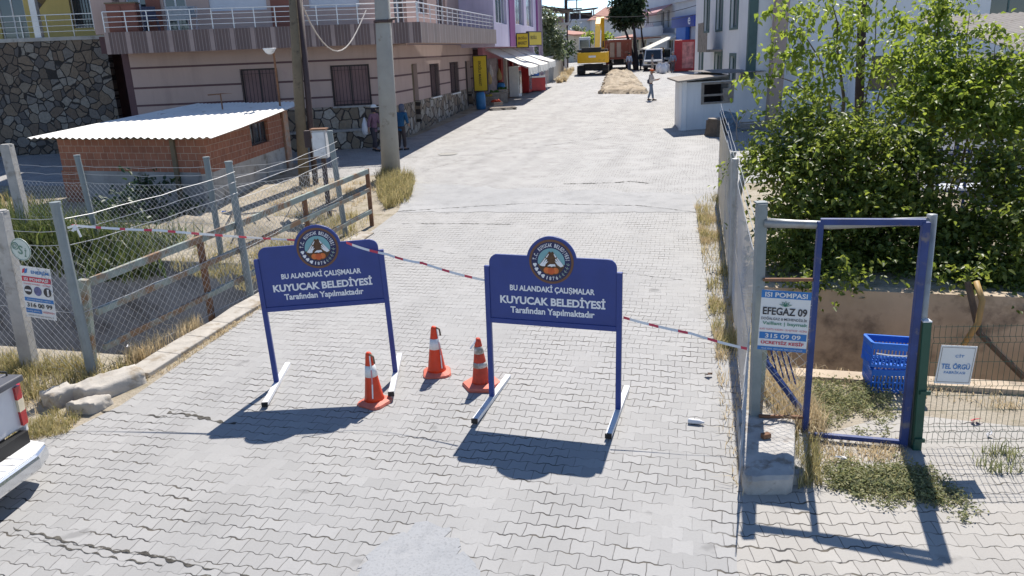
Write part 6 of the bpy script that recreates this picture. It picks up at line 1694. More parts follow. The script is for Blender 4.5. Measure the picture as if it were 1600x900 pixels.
# ------------------------------------------------------------------ trees and bushes on the right bank
def tree(name, base, tips, blobs, dens, size, lm, bm, r0, label, cat, clump=0.16, group=None, droop=0.35, shell=0.4, fill=0.4):
    t = empty(name, base, 0, label, cat, group)
    bs = Vector(base)
    b = MB()
    limbs(b, (0, 0, -0.15), [(tuple(Vector(a) - bs), tuple(Vector(f) - bs), r) for a, f, r in tips], r0)
    b.build('trunk', bm, t, smooth=True)
    lb = [(tuple(Vector(c) - bs), r, n) for c, r, n in blobs]
    sp_, spr = spray_points(lb, dens * 0.8, droop)
    pts = np.concatenate([blob_points(lb, dens * fill, clump, shell), sp_])
    twig_mesh('twigs', spr, bm, t)
    leaf_cloud('crown', pts, size, lm, t, droop)
    return t
def A(px, py, Y): return at(px, py, Y)
# main mulberry: lower dense mass over the canal wall
base = Vector((5.9, 14.0, gz(0, 14)))
bl = [(A(1240, 265, 14.0), (0.62, 0.6, 0.45), 900), (A(1300, 225, 14.2), (0.7, 0.7, 0.5), 1000), (A(1370, 235, 14.0), (0.7, 0.7, 0.6), 1100), (A(1260, 330, 13.6), (0.55, 0.6, 0.45), 900), (A(1340, 320, 13.5), (0.7, 0.6, 0.6), 1200),
      (A(1410, 320, 13.6), (0.6, 0.6, 0.7), 1200), (A(1290, 400, 13.2), (0.5, 0.4, 0.4), 700), (A(1390, 410, 13.2), (0.6, 0.45, 0.35), 800), (A(1225, 395, 13.2), (0.3, 0.35, 0.25), 260), (A(1310, 440, 13.0), (0.3, 0.25, 0.22), 160), (A(1205, 245, 14.2), (0.3, 0.4, 0.3), 220), (A(1265, 446, 11.9), (0.28, 0.1, 0.2), 90), (A(1335, 432, 11.8), (0.4, 0.1, 0.15), 80), (A(1500, 428, 11.5), (0.3, 0.1, 0.2), 70), (A(1235, 190, 14.6), (0.35, 0.35, 0.3), 240), (A(1430, 245, 14.0), (0.5, 0.5, 0.5), 700)]
tips = [(A(1240, 265, 14), A(1330, 380, 13.8), 0.05), (A(1300, 215, 14.2), A(1340, 330, 13.9), 0.06), (A(1400, 230, 14), A(1380, 350, 13.8), 0.06), (A(1230, 400, 13.2), A(1300, 400, 13.6), 0.03), (A(1390, 420, 13.2), A(1370, 400, 13.6), 0.03)]
tree('mulberry_bush', base, tips, bl, 1.75, 0.095, M['leaf_b'], M['bark'], 0.05, 'wide leafy bush spilling over the tan canal wall behind the gate', 'bush', 0.15, fill=0.65)
bl = [(Vector((x, 14.6 - 0.26 * (x - 5.5), 0.75)), (0.6, 0.5, 0.45), 420) for x in (5.5, 6.2, 6.9, 7.6, 8.5)]
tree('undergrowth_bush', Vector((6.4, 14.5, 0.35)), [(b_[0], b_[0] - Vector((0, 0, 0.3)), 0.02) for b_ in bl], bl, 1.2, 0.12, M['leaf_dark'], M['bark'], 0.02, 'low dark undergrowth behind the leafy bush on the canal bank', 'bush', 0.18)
# hanging mulberry branches upper left
base = Vector((7.3, 17.0, gz(0, 17)))
bl = [(A(1215, 85, 15.5), (0.35, 0.4, 0.12), 110), (A(1190, 130, 15.2), (0.22, 0.3, 0.14), 70), (A(1245, 105, 15.4), (0.4, 0.4, 0.25), 220), (A(1225, 20, 16.0), (0.45, 0.5, 0.12), 100), (A(1295, 15, 16.0), (0.55, 0.6, 0.35), 420), (A(1330, 60, 16.0), (0.28, 0.4, 0.6), 380), (A(1300, 105, 15.6), (0.45, 0.4, 0.45), 480), (A(1265, 145, 15.2), (0.35, 0.35, 0.3), 240), (A(1285, 175, 15.2), (0.35, 0.35, 0.3), 260),
      (A(1370, 20, 16.5), (0.25, 0.4, 0.5), 170), (A(1405, 30, 16.5), (0.16, 0.3, 0.6), 150), (A(1385, 120, 15.8), (0.35, 0.4, 0.35), 200), (A(1420, 140, 15.4), (0.4, 0.4, 0.4), 330), (A(1235, 50, 15.8), (0.2, 0.3, 0.12), 40)]
tips = [(A(1190, 120, 15.3), A(1300, 100, 16.5), 0.035), (A(1225, 30, 16), A(1310, 60, 16.5), 0.035), (A(1300, 5, 16.2), A(1325, 120, 16.4), 0.06), (A(1372, -20, 16.6), A(1372, 110, 16.6), 0.03), (A(1405, -20, 16.6), A(1395, 120, 16.6), 0.025), (A(1270, 150, 15.3), A(1320, 160, 16.2), 0.03), (A(1423, 140, 15.5), A(1390, 190, 16.2), 0.03)]
tree('mulberry_tree', base, tips, bl, 0.55, 0.12, M['leaf'], M['bark'], 0.09, 'mulberry tree with hanging sunlit branches against the white house', 'tree', 0.14, droop=0.7)
# dark pole-like trunk
b = MB(); p = Vector((8.35, 18.6, gz(0, 18.6))); b.tube([p, A(1343, 145, 18.6), A(1348, 0, 18.6), A(1352, -80, 18.6)], [0.11, 0.1, 0.09, 0.08], 10)
t = tag(b.build('bare_trunk', M['bark_dark'], smooth=True), 'straight dark bare trunk rising between the mulberry branches', 'trunk')
# climbing tree to the right with the thin leader
base = Vector((8.3, 15.0, gz(0, 15)))
bl = [(A(1470, 20, 16.0), (0.16, 0.3, 0.55), 330), (A(1455, 60, 15.8), (0.25, 0.3, 0.25), 200), (A(1420, 95, 15.2), (0.4, 0.4, 0.3), 300), (A(1470, 110, 15.0), (0.5, 0.5, 0.35), 600), (A(1520, 130, 14.8), (0.55, 0.5, 0.35), 650), (A(1575, 130, 14.6), (0.4, 0.5, 0.4), 500), (A(1450, 160, 14.6), (0.6, 0.5, 0.4), 800), (A(1530, 190, 14.4), (0.6, 0.5, 0.4), 900), (A(1590, 210, 14.2), (0.5, 0.5, 0.6), 800), (A(1490, 175, 14.4), (0.6, 0.5, 0.35), 800),
      (A(1515, 50, 15.0), (0.1, 0.15, 0.4), 60), (A(1560, 70, 15.0), (0.1, 0.15, 0.45), 70), (A(1590, 110, 14.5), (0.3, 0.3, 0.4), 200)]
tips = [(A(1475, -20, 16), A(1450, 150, 15.5), 0.05), (A(1420, 95, 15.2), A(1450, 200, 15), 0.03), (A(1530, 120, 14.8), A(1510, 250, 15), 0.05), (A(1590, 200, 14.3), A(1560, 280, 14.8), 0.05), (A(1515, 20, 15), A(1512, 180, 15), 0.02), (A(1560, 40, 15), A(1555, 180, 15), 0.02)]
tree('fig_tree', base, tips, bl, 1.55, 0.10, M['leaf'], M['bark'], 0.08, 'bright leafy tree in front of the old corrugated roof', 'tree', 0.15, droop=0.4)
# shaded bush at the far right, over the canal
base = Vector((8.6, 12.6, gz(0, 12.6)))
bl = [(A(1560, 300, 13.2), (0.35, 0.5, 0.5), 420), (A(1590, 370, 12.6), (0.45, 0.4, 0.7), 900), (A(1520, 420, 12.6), (0.35, 0.3, 0.3), 420), (A(1560, 430, 12.2), (0.5, 0.4, 0.35), 500), (A(1500, 365, 13.0), (0.35, 0.3, 0.3), 350), (A(1590, 450, 11.9), (0.3, 0.3, 0.3), 200), (A(1455, 380, 13.1), (0.3, 0.3, 0.4), 250), (A(1490, 425, 12.5), (0.25, 0.2, 0.22), 150), (A(1570, 265, 13.4), (0.4, 0.5, 0.4), 450)]
tips = [(A(1560, 290, 13.2), A(1580, 380, 12.9), 0.05), (A(1520, 420, 12.6), A(1560, 430, 12.6), 0.03), (A(1455, 380, 13.1), A(1500, 430, 12.9), 0.03)]
tree('ivy_bush', base, tips, bl, 1.7, 0.10, M['leaf_b'], M['bark'], 0.05, 'deep green shaded bush at the right edge above the canal', 'bush', 0.14, fill=0.7)
# sapling by the shed
p = gp(1152, 222); b = MB(); b.tube([p, p + Vector((-0.05, 0, 0.5)), p + Vector((-0.02, 0, 1.0))], 0.02, 5); b.tube([p + Vector((-0.05, 0, 0.5)), p + Vector((0.3, 0, 1.1))], 0.012, 5); b.tube([p + Vector((-0.04, 0, 0.6)), p + Vector((-0.35, 0, 1.2))], 0.012, 5)
tag(b.build('dead_sapling', M['wood_grey']), 'leafless grey sapling beside the planks at the white house', 'sapling')

# ------------------------------------------------------------------ grass, reeds and weeds
def strip_pts(poly, n, seed, dz=0.0):
    """random points in the polygon (x, y)"""
    r = np.random.default_rng(seed); P = np.array(poly); lo, hi = P.min(0), P.max(0); out = []
    def inside(x, y):
        c = False; j = len(P) - 1
        for i in range(len(P)):
            if (P[i][1] > y) != (P[j][1] > y) and x < (P[j][0] - P[i][0]) * (y - P[i][1]) / (P[j][1] - P[i][1]) + P[i][0]: c = not c
            j = i
        return c
    cl = r.uniform(lo, hi, size=(max(4, n // 40), 2))
    while len(out) < n:
        if r.random() < 0.7: x, y = cl[r.integers(len(cl))] + r.normal(0, 0.09, 2)
        else: x, y = r.uniform(lo, hi)
        if inside(x, y): out.append((x, y, gz(x, y) + dz))
    return np.array(out)
def grass(name, poly, n, h, w, m, seed, lean=0.5, dz=0.0):
    o = blades(name, strip_pts(poly, n, seed, dz), h, w, m, None, lean, 'stuff')
    return o
grass('dry_grass', [(2.05, 6.4), (2.2, 6.6), (3.2, 10.6), (4.9, 18.6), (4.5, 18.8), (2.95, 11.0), (2.05, 7.0)], 3000, 0.15, 0.009, M['straw'], 1, 0.7)
grass('dry_grass', [(2.6, 9.5), (3.35, 9.5), (5.4, 19.5), (4.6, 19.2)], 2200, 0.24, 0.01, M['straw_green'], 2, 0.6)
grass('dry_grass', [(2.85, 7.4), (3.25, 7.3), (3.35, 8.9), (2.9, 9.1)], 1500, 0.38, 0.008, M['straw'], 3, 0.5)
grass('dry_grass', [(2.6, 6.5), (2.85, 6.5), (3.1, 7.4), (2.9, 7.5)], 700, 0.22, 0.008, M['straw_green'], 33, 0.6)
def weed_patch(blobs, n, h, seed):
    """low sprawling weeds: clumps thinning out towards ragged edges"""
    r = np.random.default_rng(seed); out = []
    for (cx_, cy_, sx_, sy_), k in blobs:
        c = np.stack([r.normal(cx_, sx_, k), r.normal(cy_, sy_, k)], 1)
        p = np.repeat(c, n, 0) + r.normal(0, 0.045, (k * n, 2))
        out.append(p)
    p = np.concatenate(out); z = SLOPE * p[:, 1] + np.abs(r.normal(0, h, len(p)))
    o = leaf_cloud('green_weeds', np.concatenate([p, z[:, None]], 1), 0.038, M['weed'], None, 0.05, 0.4); o['kind'] = 'stuff'
    q = p[r.random(len(p)) < 0.12]; o = blades('green_weeds', np.concatenate([q, SLOPE * q[:, 1:2]], 1), h * 2.2, 0.006, M['straw_green'], None, 0.8, 'stuff')
weed_patch([((3.6, 8.2, 0.26, 0.26), 130), ((3.25, 8.0, 0.15, 0.2), 50), ((4.0, 8.3, 0.2, 0.2), 40)], 26, 0.05, 4)
weed_patch([((3.35, 6.55, 0.2, 0.14), 120), ((3.65, 6.5, 0.16, 0.16), 110), ((3.1, 6.6, 0.12, 0.12), 30), ((3.85, 6.3, 0.1, 0.2), 22)], 28, 0.035, 5)
grass('dry_grass', [(3.0, 6.9), (3.9, 6.9), (3.9, 7.3), (3.0, 7.35)], 700, 0.08, 0.009, M['straw'], 6, 0.9)
grass('dry_grass', [(3.4, 8.8), (6.5, 7.4), (7.5, 7.6), (5.5, 8.4), (3.6, 9.3)], 1500, 0.10, 0.009, M['straw'], 7, 0.9)
grass('green_weeds', [(4.4, 6.6), (5.6, 6.5), (5.6, 7.0), (4.5, 7.05)], 260, 0.14, 0.012, M['weed'], 8, 0.6)
grass('dry_grass', [(-9.5, 9.6), (-5.6, 9.0), (-5.2, 10.1), (-7.0, 10.5), (-9.5, 11.1)], 6000, 0.24, 0.01, M['straw_green'], 9, 0.7)
grass('dry_grass', [(-8.0, 7.6), (-5.9, 7.7), (-5.75, 8.9), (-6.5, 9.7), (-9, 9.8)], 2600, 0.12, 0.01, M['straw'], 10, 0.9)
grass('dry_grass', [(-5.85, 8.0), (-5.15, 8.2), (-5.2, 8.75), (-5.6, 8.8)], 900, 0.12, 0.01, M['straw_green'], 11, 0.8)
grass('dry_grass', [(-5.5, 10.0), (-5.25, 10.0), (-4.75, 11.5), (-5.0, 11.6)], 700, 0.28, 0.009, M['straw'], 12, 0.5)
grass('dry_grass', [(-4.85, 9.6), (-4.65, 9.9), (-3.95, 13.0), (-4.1, 13.0)], 900, 0.07, 0.009, M['straw'], 13, 0.9)
grass('dry_grass', [(-3.1, 19.6), (-2.6, 20.4), (-2.75, 23.4), (-3.6, 24.9), (-4.0, 24.0), (-3.5, 21.0)], 3600, 0.42, 0.014, M['straw_green'], 14, 0.6)
grass('dry_grass', [(-4.6, 13.2), (-3.3, 16.5), (-3.3, 19.0), (-6.0, 19.5), (-6.8, 15.0)], 4200, 0.22, 0.012, M['straw_green'], 15, 0.8)
grass('dry_grass', [(-6.5, 19.0), (-4.0, 19.2), (-3.7, 23.5), (-6.3, 24.5)], 1800, 0.14, 0.012, M['straw'], 16, 0.9)
grass('dry_grass', [(-16, 17.2), (-12, 17.2), (-12.4, 21.8), (-17, 24.5)], 4200, 0.35, 0.016, M['straw_green'], 17, 0.6)
grass('dry_grass', [(4.0, 64.5), (4.9, 64.5), (7.3, 84), (6.4, 84)], 900, 0.5, 0.05, M['straw'], 18, 0.8)
# reeds on the far canal bank
def reed_clump(px, py, Y, n, h, spread, label, m='reed'):
    c = at(px, py, Y); z = gz(c.x, c.y) - 0.3
    r = np.random.default_rng(int(px))
    pts = np.stack([c.x + r.normal(0, spread, n), Y + r.normal(0, spread * 0.6, n), np.full(n, z)], 1)
    t = empty('reed_clump', (c.x, Y, z), 0, label, 'reeds', 'reeds along the canal bank')
    o = blades('reed_blades', pts - np.array([c.x, Y, z]), h, 0.035, M[m], t, 0.55)
    return t
reed_clump(60, 395, 16.9, 900, 1.3, 0.55, 'tall green reeds at the far left behind the round plate')
reed_clump(150, 385, 16.4, 800, 1.1, 0.5, 'reeds behind the near corner post of the left fence')
reed_clump(20, 350, 17.8, 800, 1.3, 0.6, 'reeds beside the square concrete post of the canal fence')
reed_clump(225, 350, 16.8, 700, 0.85, 0.45, 'dark reeds in the shade below the shed front')
reed_clump(190, 400, 15.6, 500, 0.7, 0.35, 'low pale reeds drooping over the canal edge')
# bushes against the shed
bl = [(A(190, 330, 19.5), (0.7, 0.4, 0.3), 380), (A(235, 300, 20.3), (0.5, 0.3, 0.4), 200), (A(275, 335, 19.5), (0.5, 0.4, 0.25), 200)]
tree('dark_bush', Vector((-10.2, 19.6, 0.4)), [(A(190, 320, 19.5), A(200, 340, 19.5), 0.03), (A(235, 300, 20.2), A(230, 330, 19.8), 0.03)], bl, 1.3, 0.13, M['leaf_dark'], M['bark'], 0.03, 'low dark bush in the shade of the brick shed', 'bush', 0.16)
# dirt heap and dead branches beyond the canal on the left
def mound(name, c, rx, ry, h, m, seed, label=None, cat=None, n=18):
    r = random.Random(seed); b = MB(); vs, fs = [], []
    for k in range(n + 1):
        for i in range(n + 1):
            x, y = rx * (2 * i / n - 1), ry * (2 * k / n - 1)
            d = min(1, math.hypot(x / rx, y / ry)); z = h * (math.cos(d * math.pi) + 1) / 2 * (0.7 + 0.5 * r.random()) + r.uniform(-0.02, 0.02) * (d < 0.95) - 0.03
            vs.append((x, y, z + gz(c[0] + x, c[1] + y)))
    b.add(vs, [(k * (n + 1) + i, k * (n + 1) + i + 1, (k + 1) * (n + 1) + i + 1, (k + 1) * (n + 1) + i) for k in range(n) for i in range(n)])
    o = b.build(name, m, smooth=True); o.location = (c[0], c[1], 0)
    return tag(o, kind='structure')
mound('dirt_heap', (-5.6, 17.6), 1.5, 1.9, 0.35, M['dirt'], 2)
mound('dirt_heap', (-7.4, 18.6), 1.6, 1.3, 0.3, M['dirt'], 3)
for i in range(4):
    r = random.Random(20 + i); b = MB(); c = Vector((-6.4 + i * 0.6, 16.2 + r.uniform(-0.5, 1.2), 0.6))
    p0 = c; b.tube([p0, p0 + Vector((r.uniform(-0.5, 0.5), 0.2, 0.35)), p0 + Vector((r.uniform(-0.9, 0.9), 0.3, 0.3))], 0.018, 5)
    b.tube([p0 + Vector((0.1, 0.05, 0.1)), p0 + Vector((r.uniform(-0.4, 0.4), 0.4, 0.6))], 0.01, 4)
    tag(b.build('dead_branch', M['wood_grey']), 'bare dead branch lying on the dirt behind the green railing', 'branch', 'dead branches behind the railing')
# ------------------------------------------------------------------ far street: works, machines
pit = [(6.4, 52.3), (8.9, 51.0), (9.9, 60), (11.7, 75.5), (10.0, 77), (7.9, 62)]
r = random.Random(12); b = MB(); nu, nv = 14, 60
a0, a1, c0, c1 = Vector((6.25, 52.6)), Vector((9.1, 51.0)), Vector((9.9, 77.5)), Vector((11.9, 75.8))
vs = []
for k in range(nv + 1):
    for i in range(nu + 1):
        u, v = i / nu, k / nv
        q = a0.lerp(a1, u).lerp(c0.lerp(c1, u), v)
        edge = min(u, 1 - u, v * 2, (1 - v) * 2)
        z = (0.06 + 0.42 * min(1, edge * 5) * (0.35 + 0.3 * r.random() + 0.35 * abs(math.sin(q.x * 2.7 + 1.3 * math.sin(q.y * 1.1)) * math.sin(q.y * 1.9))) + 0.18 * math.exp(-((v - 0.04) / 0.05) ** 2)) if edge > 0 else 0.0
        vs.append((q.x + r.uniform(-0.05, 0.05) + 0.14 * math.sin(q.y * 1.7), q.y + r.uniform(-0.1, 0.1) + 0.16 * math.sin(q.x * 4.0), gz(q.x, q.y) + z))
b.add(vs, [(k * (nu + 1) + i, k * (nu + 1) + i + 1, (k + 1) * (nu + 1) + i + 1, (k + 1) * (nu + 1) + i) for k in range(nv) for i in range(nu)])
tag(b.build('dug_trench_soil', M['soil']), kind='structure')
b = MB()
for i in range(130):
    u, v = r.choice([r.uniform(-0.02, 0.06), r.uniform(0.0, 1.0)]), abs(r.gauss(0, 0.03)) if r.random() < 0.5 else r.uniform(0, 1)
    q = a0.lerp(a1, u).lerp(c0.lerp(c1, u), v); s = r.uniform(0.03, 0.12); z = gz(q.x, q.y) + r.uniform(0.02, 0.14)
    p8 = [(q.x + s * x * r.uniform(0.3, 1.3), q.y + s * y * r.uniform(0.3, 1.3), z + s * w * r.uniform(0.3, 0.9)) for w in (-1, 1) for x, y in ((-1, -1), (1, -1), (1, 1), (-1, 1))]
    b.hexa(p8)
tag(b.build('rubble', M['soil']), kind='stuff')
# excavator from behind
p = gp(926, 118); ex = empty('excavator', p, R(-9), 'yellow tracked excavator seen from behind with its boom raised', 'excavator')
for s in (-1, 1):
    b = MB(); prof = [(-1.7, 0.45), (-1.5, 0.12), (1.9, 0.12), (2.1, 0.45), (1.95, 0.85), (-1.55, 0.85)]
    b.add([(s * 1.12 + dx, y + 1.9, z) for dx in (-0.28, 0.28) for y, z in prof], [tuple(range(6))[::-1], tuple(range(6, 12))] + [(i, (i + 1) % 6, (i + 1) % 6 + 6, i + 6) for i in range(6)])
    for i in range(8): b.box(s * 1.12 - 0.3, 0.22, 0.14 + 0.09 * i, s * 1.12 + 0.3, 0.27, 0.18 + 0.09 * i)
    b.build('track', M['machine_dark'], ex, bevel=0.03)
b = MB(); b.box(-0.84, 0.8, 0.4, 0.84, 3.2, 0.95); b.build('undercarriage', M['machine_dark'], ex)
n = 12
b = MB(); arc = [(1.38 * math.sin(R(a)), 0.35 - 0.35 * math.cos(R(a * 0.9)) + 0.0) for a in np.linspace(-90, 90, n)]
b.slab(arc + [(1.38, 2.2), (-1.38, 2.2)], 1.08, 2.0); b.build('counterweight', M['yellow_machine'], ex, bevel=0.04)
b = MB(); b.box(-1.3, 0.5, 2.0, 1.3, 3.2, 2.25); b.box(-1.0, 0.3, 1.95, 0.75, 1.9, 2.42); b.build('engine_hood', M['machine_dark'], ex, bevel=0.05)
b = MB(); b.box(-1.36, 2.2, 1.08, 1.36, 4.0, 2.0); b.build('upper_body', M['yellow_machine'], ex, bevel=0.03)
b = MB(); b.box(-0.35, -0.02, 1.55, 0.3, 0.0, 1.72); b.build('name_plate', M['white'], ex)
b = MB(); b.box(-1.34, 2.3, 2.0, -0.35, 3.9, 3.35); cb = b.build('cab', M['white_steel'], ex, bevel=0.05)
b = MB(); b.box(-1.26, 2.27, 2.35, -0.43, 2.298, 3.1); b.box(-0.348, 2.45, 2.4, -0.32, 3.7, 3.1); b.build('cab_window', M['glass'], cb)
def arm(pts, w, name):
    b = MB()
    for (p0, h0), (p1, h1) in zip(pts, pts[1:]):
        p0, p1 = Vector(p0), Vector(p1); d = (p1 - p0).normalized(); u = Vector((1, 0, 0)); s = d.cross(u).normalized()
        b.hexa([p0 - u * w - s * h0, p0 + u * w - s * h0, p0 + u * w + s * h0, p0 - u * w + s * h0, p1 - u * w - s * h1, p1 + u * w - s * h1, p1 + u * w + s * h1, p1 - u * w + s * h1])
    return b.build(name, M['yellow_machine'], ex, bevel=0.02)
arm([((0.25, 3.6, 1.7), 0.3), ((0.25, 6.0, 4.2), 0.36), ((0.25, 8.2, 5.0), 0.22)], 0.24, 'boom')
arm([((0.62, 8.2, 5.2), 0.2), ((0.62, 9.2, 2.2), 0.14)], 0.16, 'stick')
b = MB(); b.prism([(-0.1, 1.0), (1.3, 1.0), (1.3, 1.8), (0.2, 2.2), (-0.1, 2.0)], 8.9, 9.8); b.build('bucket', M['machine_dark'], ex, bevel=0.03)
b = MB(); b.tube([(0.02, 4.2, 2.2), (0.02, 6.0, 3.9)], 0.1, 8); b.tube([(0.5, 4.2, 2.2), (0.5, 6.0, 3.9)], 0.1, 8); b.build('hydraulic_ram', M['rail_steel'], ex)
b = MB(); b.tube([(0.9, 1.4, 2.4), (0.9, 1.4, 2.95)], 0.07, 8); b.build('exhaust', M['machine_dark'], ex)
# dump truck
p = gp(966, 111); dt = empty('dump_truck', p, R(-9), 'rust red dump truck with dusty ribbed tailgate beyond the excavator', 'truck')
b = MB(); b.hexa([(-1.25, 0.1, 1.15), (1.25, 0.1, 1.15), (1.25, 5.5, 1.15), (-1.25, 5.5, 1.15), (-1.3, -0.1, 2.85), (1.3, -0.1, 2.85), (1.3, 5.5, 2.75), (-1.3, 5.5, 2.75)]); bd = b.build('tipper_body', M['truck_red'], dt, bevel=0.03)
b = MB()
for x in (-1.22, -0.32, 0.28, 1.0): b.box(x, -0.19, 1.15, x + 0.16, -0.02, 2.8)
b.box(-1.3, -0.2, 2.7, 1.3, -0.05, 2.88); b.box(-1.25, -0.17, 1.1, 1.25, -0.0, 1.25); b.build('rib', M['truck_red'], bd)
b = MB(); b.box(-0.14, -0.14, 1.3, 0.26, -0.095, 2.65); b.box(-0.8, -0.14, 1.3, -0.36, -0.095, 2.65); b.build('panel', M['truck_panel'], bd)
b = MB(); b.box(-0.45, 0.3, 0.6, 0.45, 7.4, 1.1); b.box(-1.2, 0.25, 0.55, 1.2, 0.4, 0.75); b.build('chassis', M['machine_dark'], dt)
b = MB(); b.box(-1.22, 5.8, 0.7, 1.22, 7.9, 3.0); b.build('cab', M['white'], dt, bevel=0.08)
for x in (-0.95, 0.95):
    for y in (1.2, 2.5, 6.6):
        b = MB(); b.lathe([(0.25, -0.26), (0.48, -0.26), (0.52, -0.2), (0.52, 0.2), (0.48, 0.26), (0.25, 0.26)], 18); b.build('wheel', M['rubber'], dt, Matrix.Translation((x, y, 0.52)) @ Matrix.Rotation(R(90), 4, 'Y'))
for x in (-1.05, 1.05): b = MB(); b.box(x - 0.14, 0.2, 0.6, x + 0.14, 0.248, 0.72); b.build('tail_light', M['lamp_red'], dt)
# vehicles on the right
def van(loc, rz, label, col, h=1.95, L=4.4, w=1.75):
    t = empty('white_van', loc, rz, label, 'van')
    b = MB(); b.hexa([(-w / 2, 0, 0.35), (w / 2, 0, 0.35), (w / 2, L, 0.35), (-w / 2, L, 0.35), (-w / 2, 0, 1.0), (w / 2, 0, 1.0), (w / 2, L, 1.0), (-w / 2, L, 1.0)])
    b.hexa([(-w / 2, 0.4, 1.002), (w / 2, 0.4, 1.002), (w / 2, L, 1.002), (-w / 2, L, 1.002), (-w / 2 + 0.12, 1.0, h), (w / 2 - 0.12, 1.0, h), (w / 2 - 0.12, L - 0.15, h), (-w / 2 + 0.12, L - 0.15, h)])
    b.build('body', col, t, bevel=0.06)
    b = MB(); b.hexa([(-w / 2 + 0.14, 0.42, 1.08), (w / 2 - 0.14, 0.42, 1.08), (w / 2 - 0.14, 0.5, 1.08), (-w / 2 + 0.14, 0.5, 1.08), (-w / 2 + 0.2, 0.86, h - 0.12), (w / 2 - 0.2, 0.86, h - 0.12), (w / 2 - 0.2, 0.96, h - 0.12), (-w / 2 + 0.2, 0.96, h - 0.12)]); b.build('windscreen', M['glass'], t)
    for s in (-1, 1):
        b = MB(); b.hexa([(s * w / 2 - 0.02, 1.0, 1.1), (s * w / 2 + 0.012, 1.0, 1.1), (s * w / 2 + 0.012, L - 0.5, 1.1), (s * w / 2 - 0.02, L - 0.5, 1.1), (s * (w / 2 - 0.08) - 0.02, 1.3, h - 0.2), (s * (w / 2 - 0.08) + 0.012, 1.3, h - 0.2), (s * (w / 2 - 0.08) + 0.012, L - 0.6, h - 0.2), (s * (w / 2 - 0.08) - 0.02, L - 0.6, h - 0.2)]); b.build('side_window', M['glass'], t)
        b = MB(); b.box(s * 0.62 - 0.14, -0.03, 0.68, s * 0.62 + 0.14, 0.0, 0.86); b.build('headlight', M['lamp_clear'], t)
        for y in (0.8, L - 0.8):
            b = MB(); b.lathe([(0.15, -0.1), (0.31, -0.1), (0.33, 0), (0.31, 0.1), (0.15, 0.1)], 16); b.build('wheel', M['rubber'], t, Matrix.Translation((s * (w / 2 - 0.08), y, 0.33)) @ Matrix.Rotation(R(90), 4, 'Y'))
    b = MB(); b.box(-w / 2 - 0.02, -0.08, 0.35, w / 2 + 0.02, 0.0, 0.55); b.box(-0.5, -0.05, 0.66, 0.5, -0.0, 0.84); b.build('bumper', M['machine_dark'], t)
    return t
van(gp(1026, 113) + Vector((0, 2.0, 0.05)), R(-14), 'boxy white off-road van parked by the leaning pine trunks', M['white'], 2.0)
van(gp(1045, 110) + Vector((0, 3.0, 0.08)), R(-12), 'white van with dark windscreen parked in the shade of the shop awning', M['white'], 1.9)

# ------------------------------------------------------------------ far street: buildings
def house(name, label, cat, c0, c1, h, depth, wall, roof='flat', roofm=None, wins=(), pane=M['glass'], frame=M['pvc'], ov=0.35, rh=1.8, zb=None, group=None):
    """front face from c0 to c1 (left to right as seen), openings (x0, x1, z0, z1)"""
    c0, c1 = Vector(c0), Vector(c1)
    d = c1 - c0; L = math.hypot(d.x, d.y); zb = gz(c0.x, c0.y) if zb is None else zb
    t = empty(name, (c0.x, c0.y, zb), math.atan2(d.y, d.x), label, cat, group)
    b = MB(); wall_panel(b, L, -0.8, h, list(wins), 0.25); b.box(0, 0.25, -0.8, 0.25, depth, h); b.box(L - 0.25, 0.25, -0.8, L, depth, h); b.box(0.25, depth - 0.25, -0.8, L - 0.25, depth, h); b.box(0.25, 0.25, h - 0.2, L - 0.25, depth - 0.25, h - 0.004)
    b.build('wall', wall, t)
    for o in wins: window(t, *o, 0.12, frame, pane, 2)
    if roof == 'flat':
        b = MB(); b.box(-ov, -ov, h + 0.002, L + ov, depth + ov, h + 0.25); b.build('roof', roofm or M['concrete'], t)
    elif roof == 'hip':
        b = MB(); x0, x1, y0, y1 = -ov, L + ov, -ov, depth + ov; m = min(L, depth) / 2 * 0.85
        b.add([(x0, y0, h), (x1, y0, h), (x1, y1, h), (x0, y1, h), (x0 + m, (y0 + y1) / 2 - 0.1, h + rh), (x1 - m, (y0 + y1) / 2 - 0.1, h + rh), (x1 - m, (y0 + y1) / 2 + 0.1, h + rh), (x0 + m, (y0 + y1) / 2 + 0.1, h + rh)],
              [(0, 3, 2, 1), (0, 1, 5, 4), (1, 2, 6, 5), (2, 3, 7, 6), (3, 0, 4, 7), (4, 5, 6, 7)]); b.build('roof', roofm or M['roof_tile'], t)
    elif roof == 'shed':
        b = MB(); b.hexa([(-ov, -ov, h - 0.05), (L + ov, -ov, h - 0.05), (L + ov, depth, h + rh), (-ov, depth, h + rh), (-ov, -ov, h + 0.1), (L + ov, -ov, h + 0.1), (L + ov, depth, h + rh + 0.15), (-ov, depth, h + rh + 0.15)]); b.build('roof', roofm or M['roof_tile'], t)
    return t
def X(px, py, Y): return at(px, py, Y)
def hgt(px, py, Y): p = at(px, py, Y); return p.z - gz(p.x, Y)
W1 = mat('far_white_render', (0.60, 0.60, 0.60), 0.9, 0.05, 0.6, 0.1, streak=0.35); W2 = mat('far_cream_render', (0.58, 0.53, 0.43), 0.9, 0.05, 0.6, 0.1); W3 = mat('far_blue_white_render', (0.52, 0.56, 0.62), 0.9, 0.05, 0.6, 0.1); W4 = mat('far_mauve_render', (0.46, 0.43, 0.50), 0.9, 0.05, 0.6, 0.1)
AWN = mat('pink_awning_cloth', (0.48, 0.26, 0.26), 0.85, 0.1, 2, 0.1)
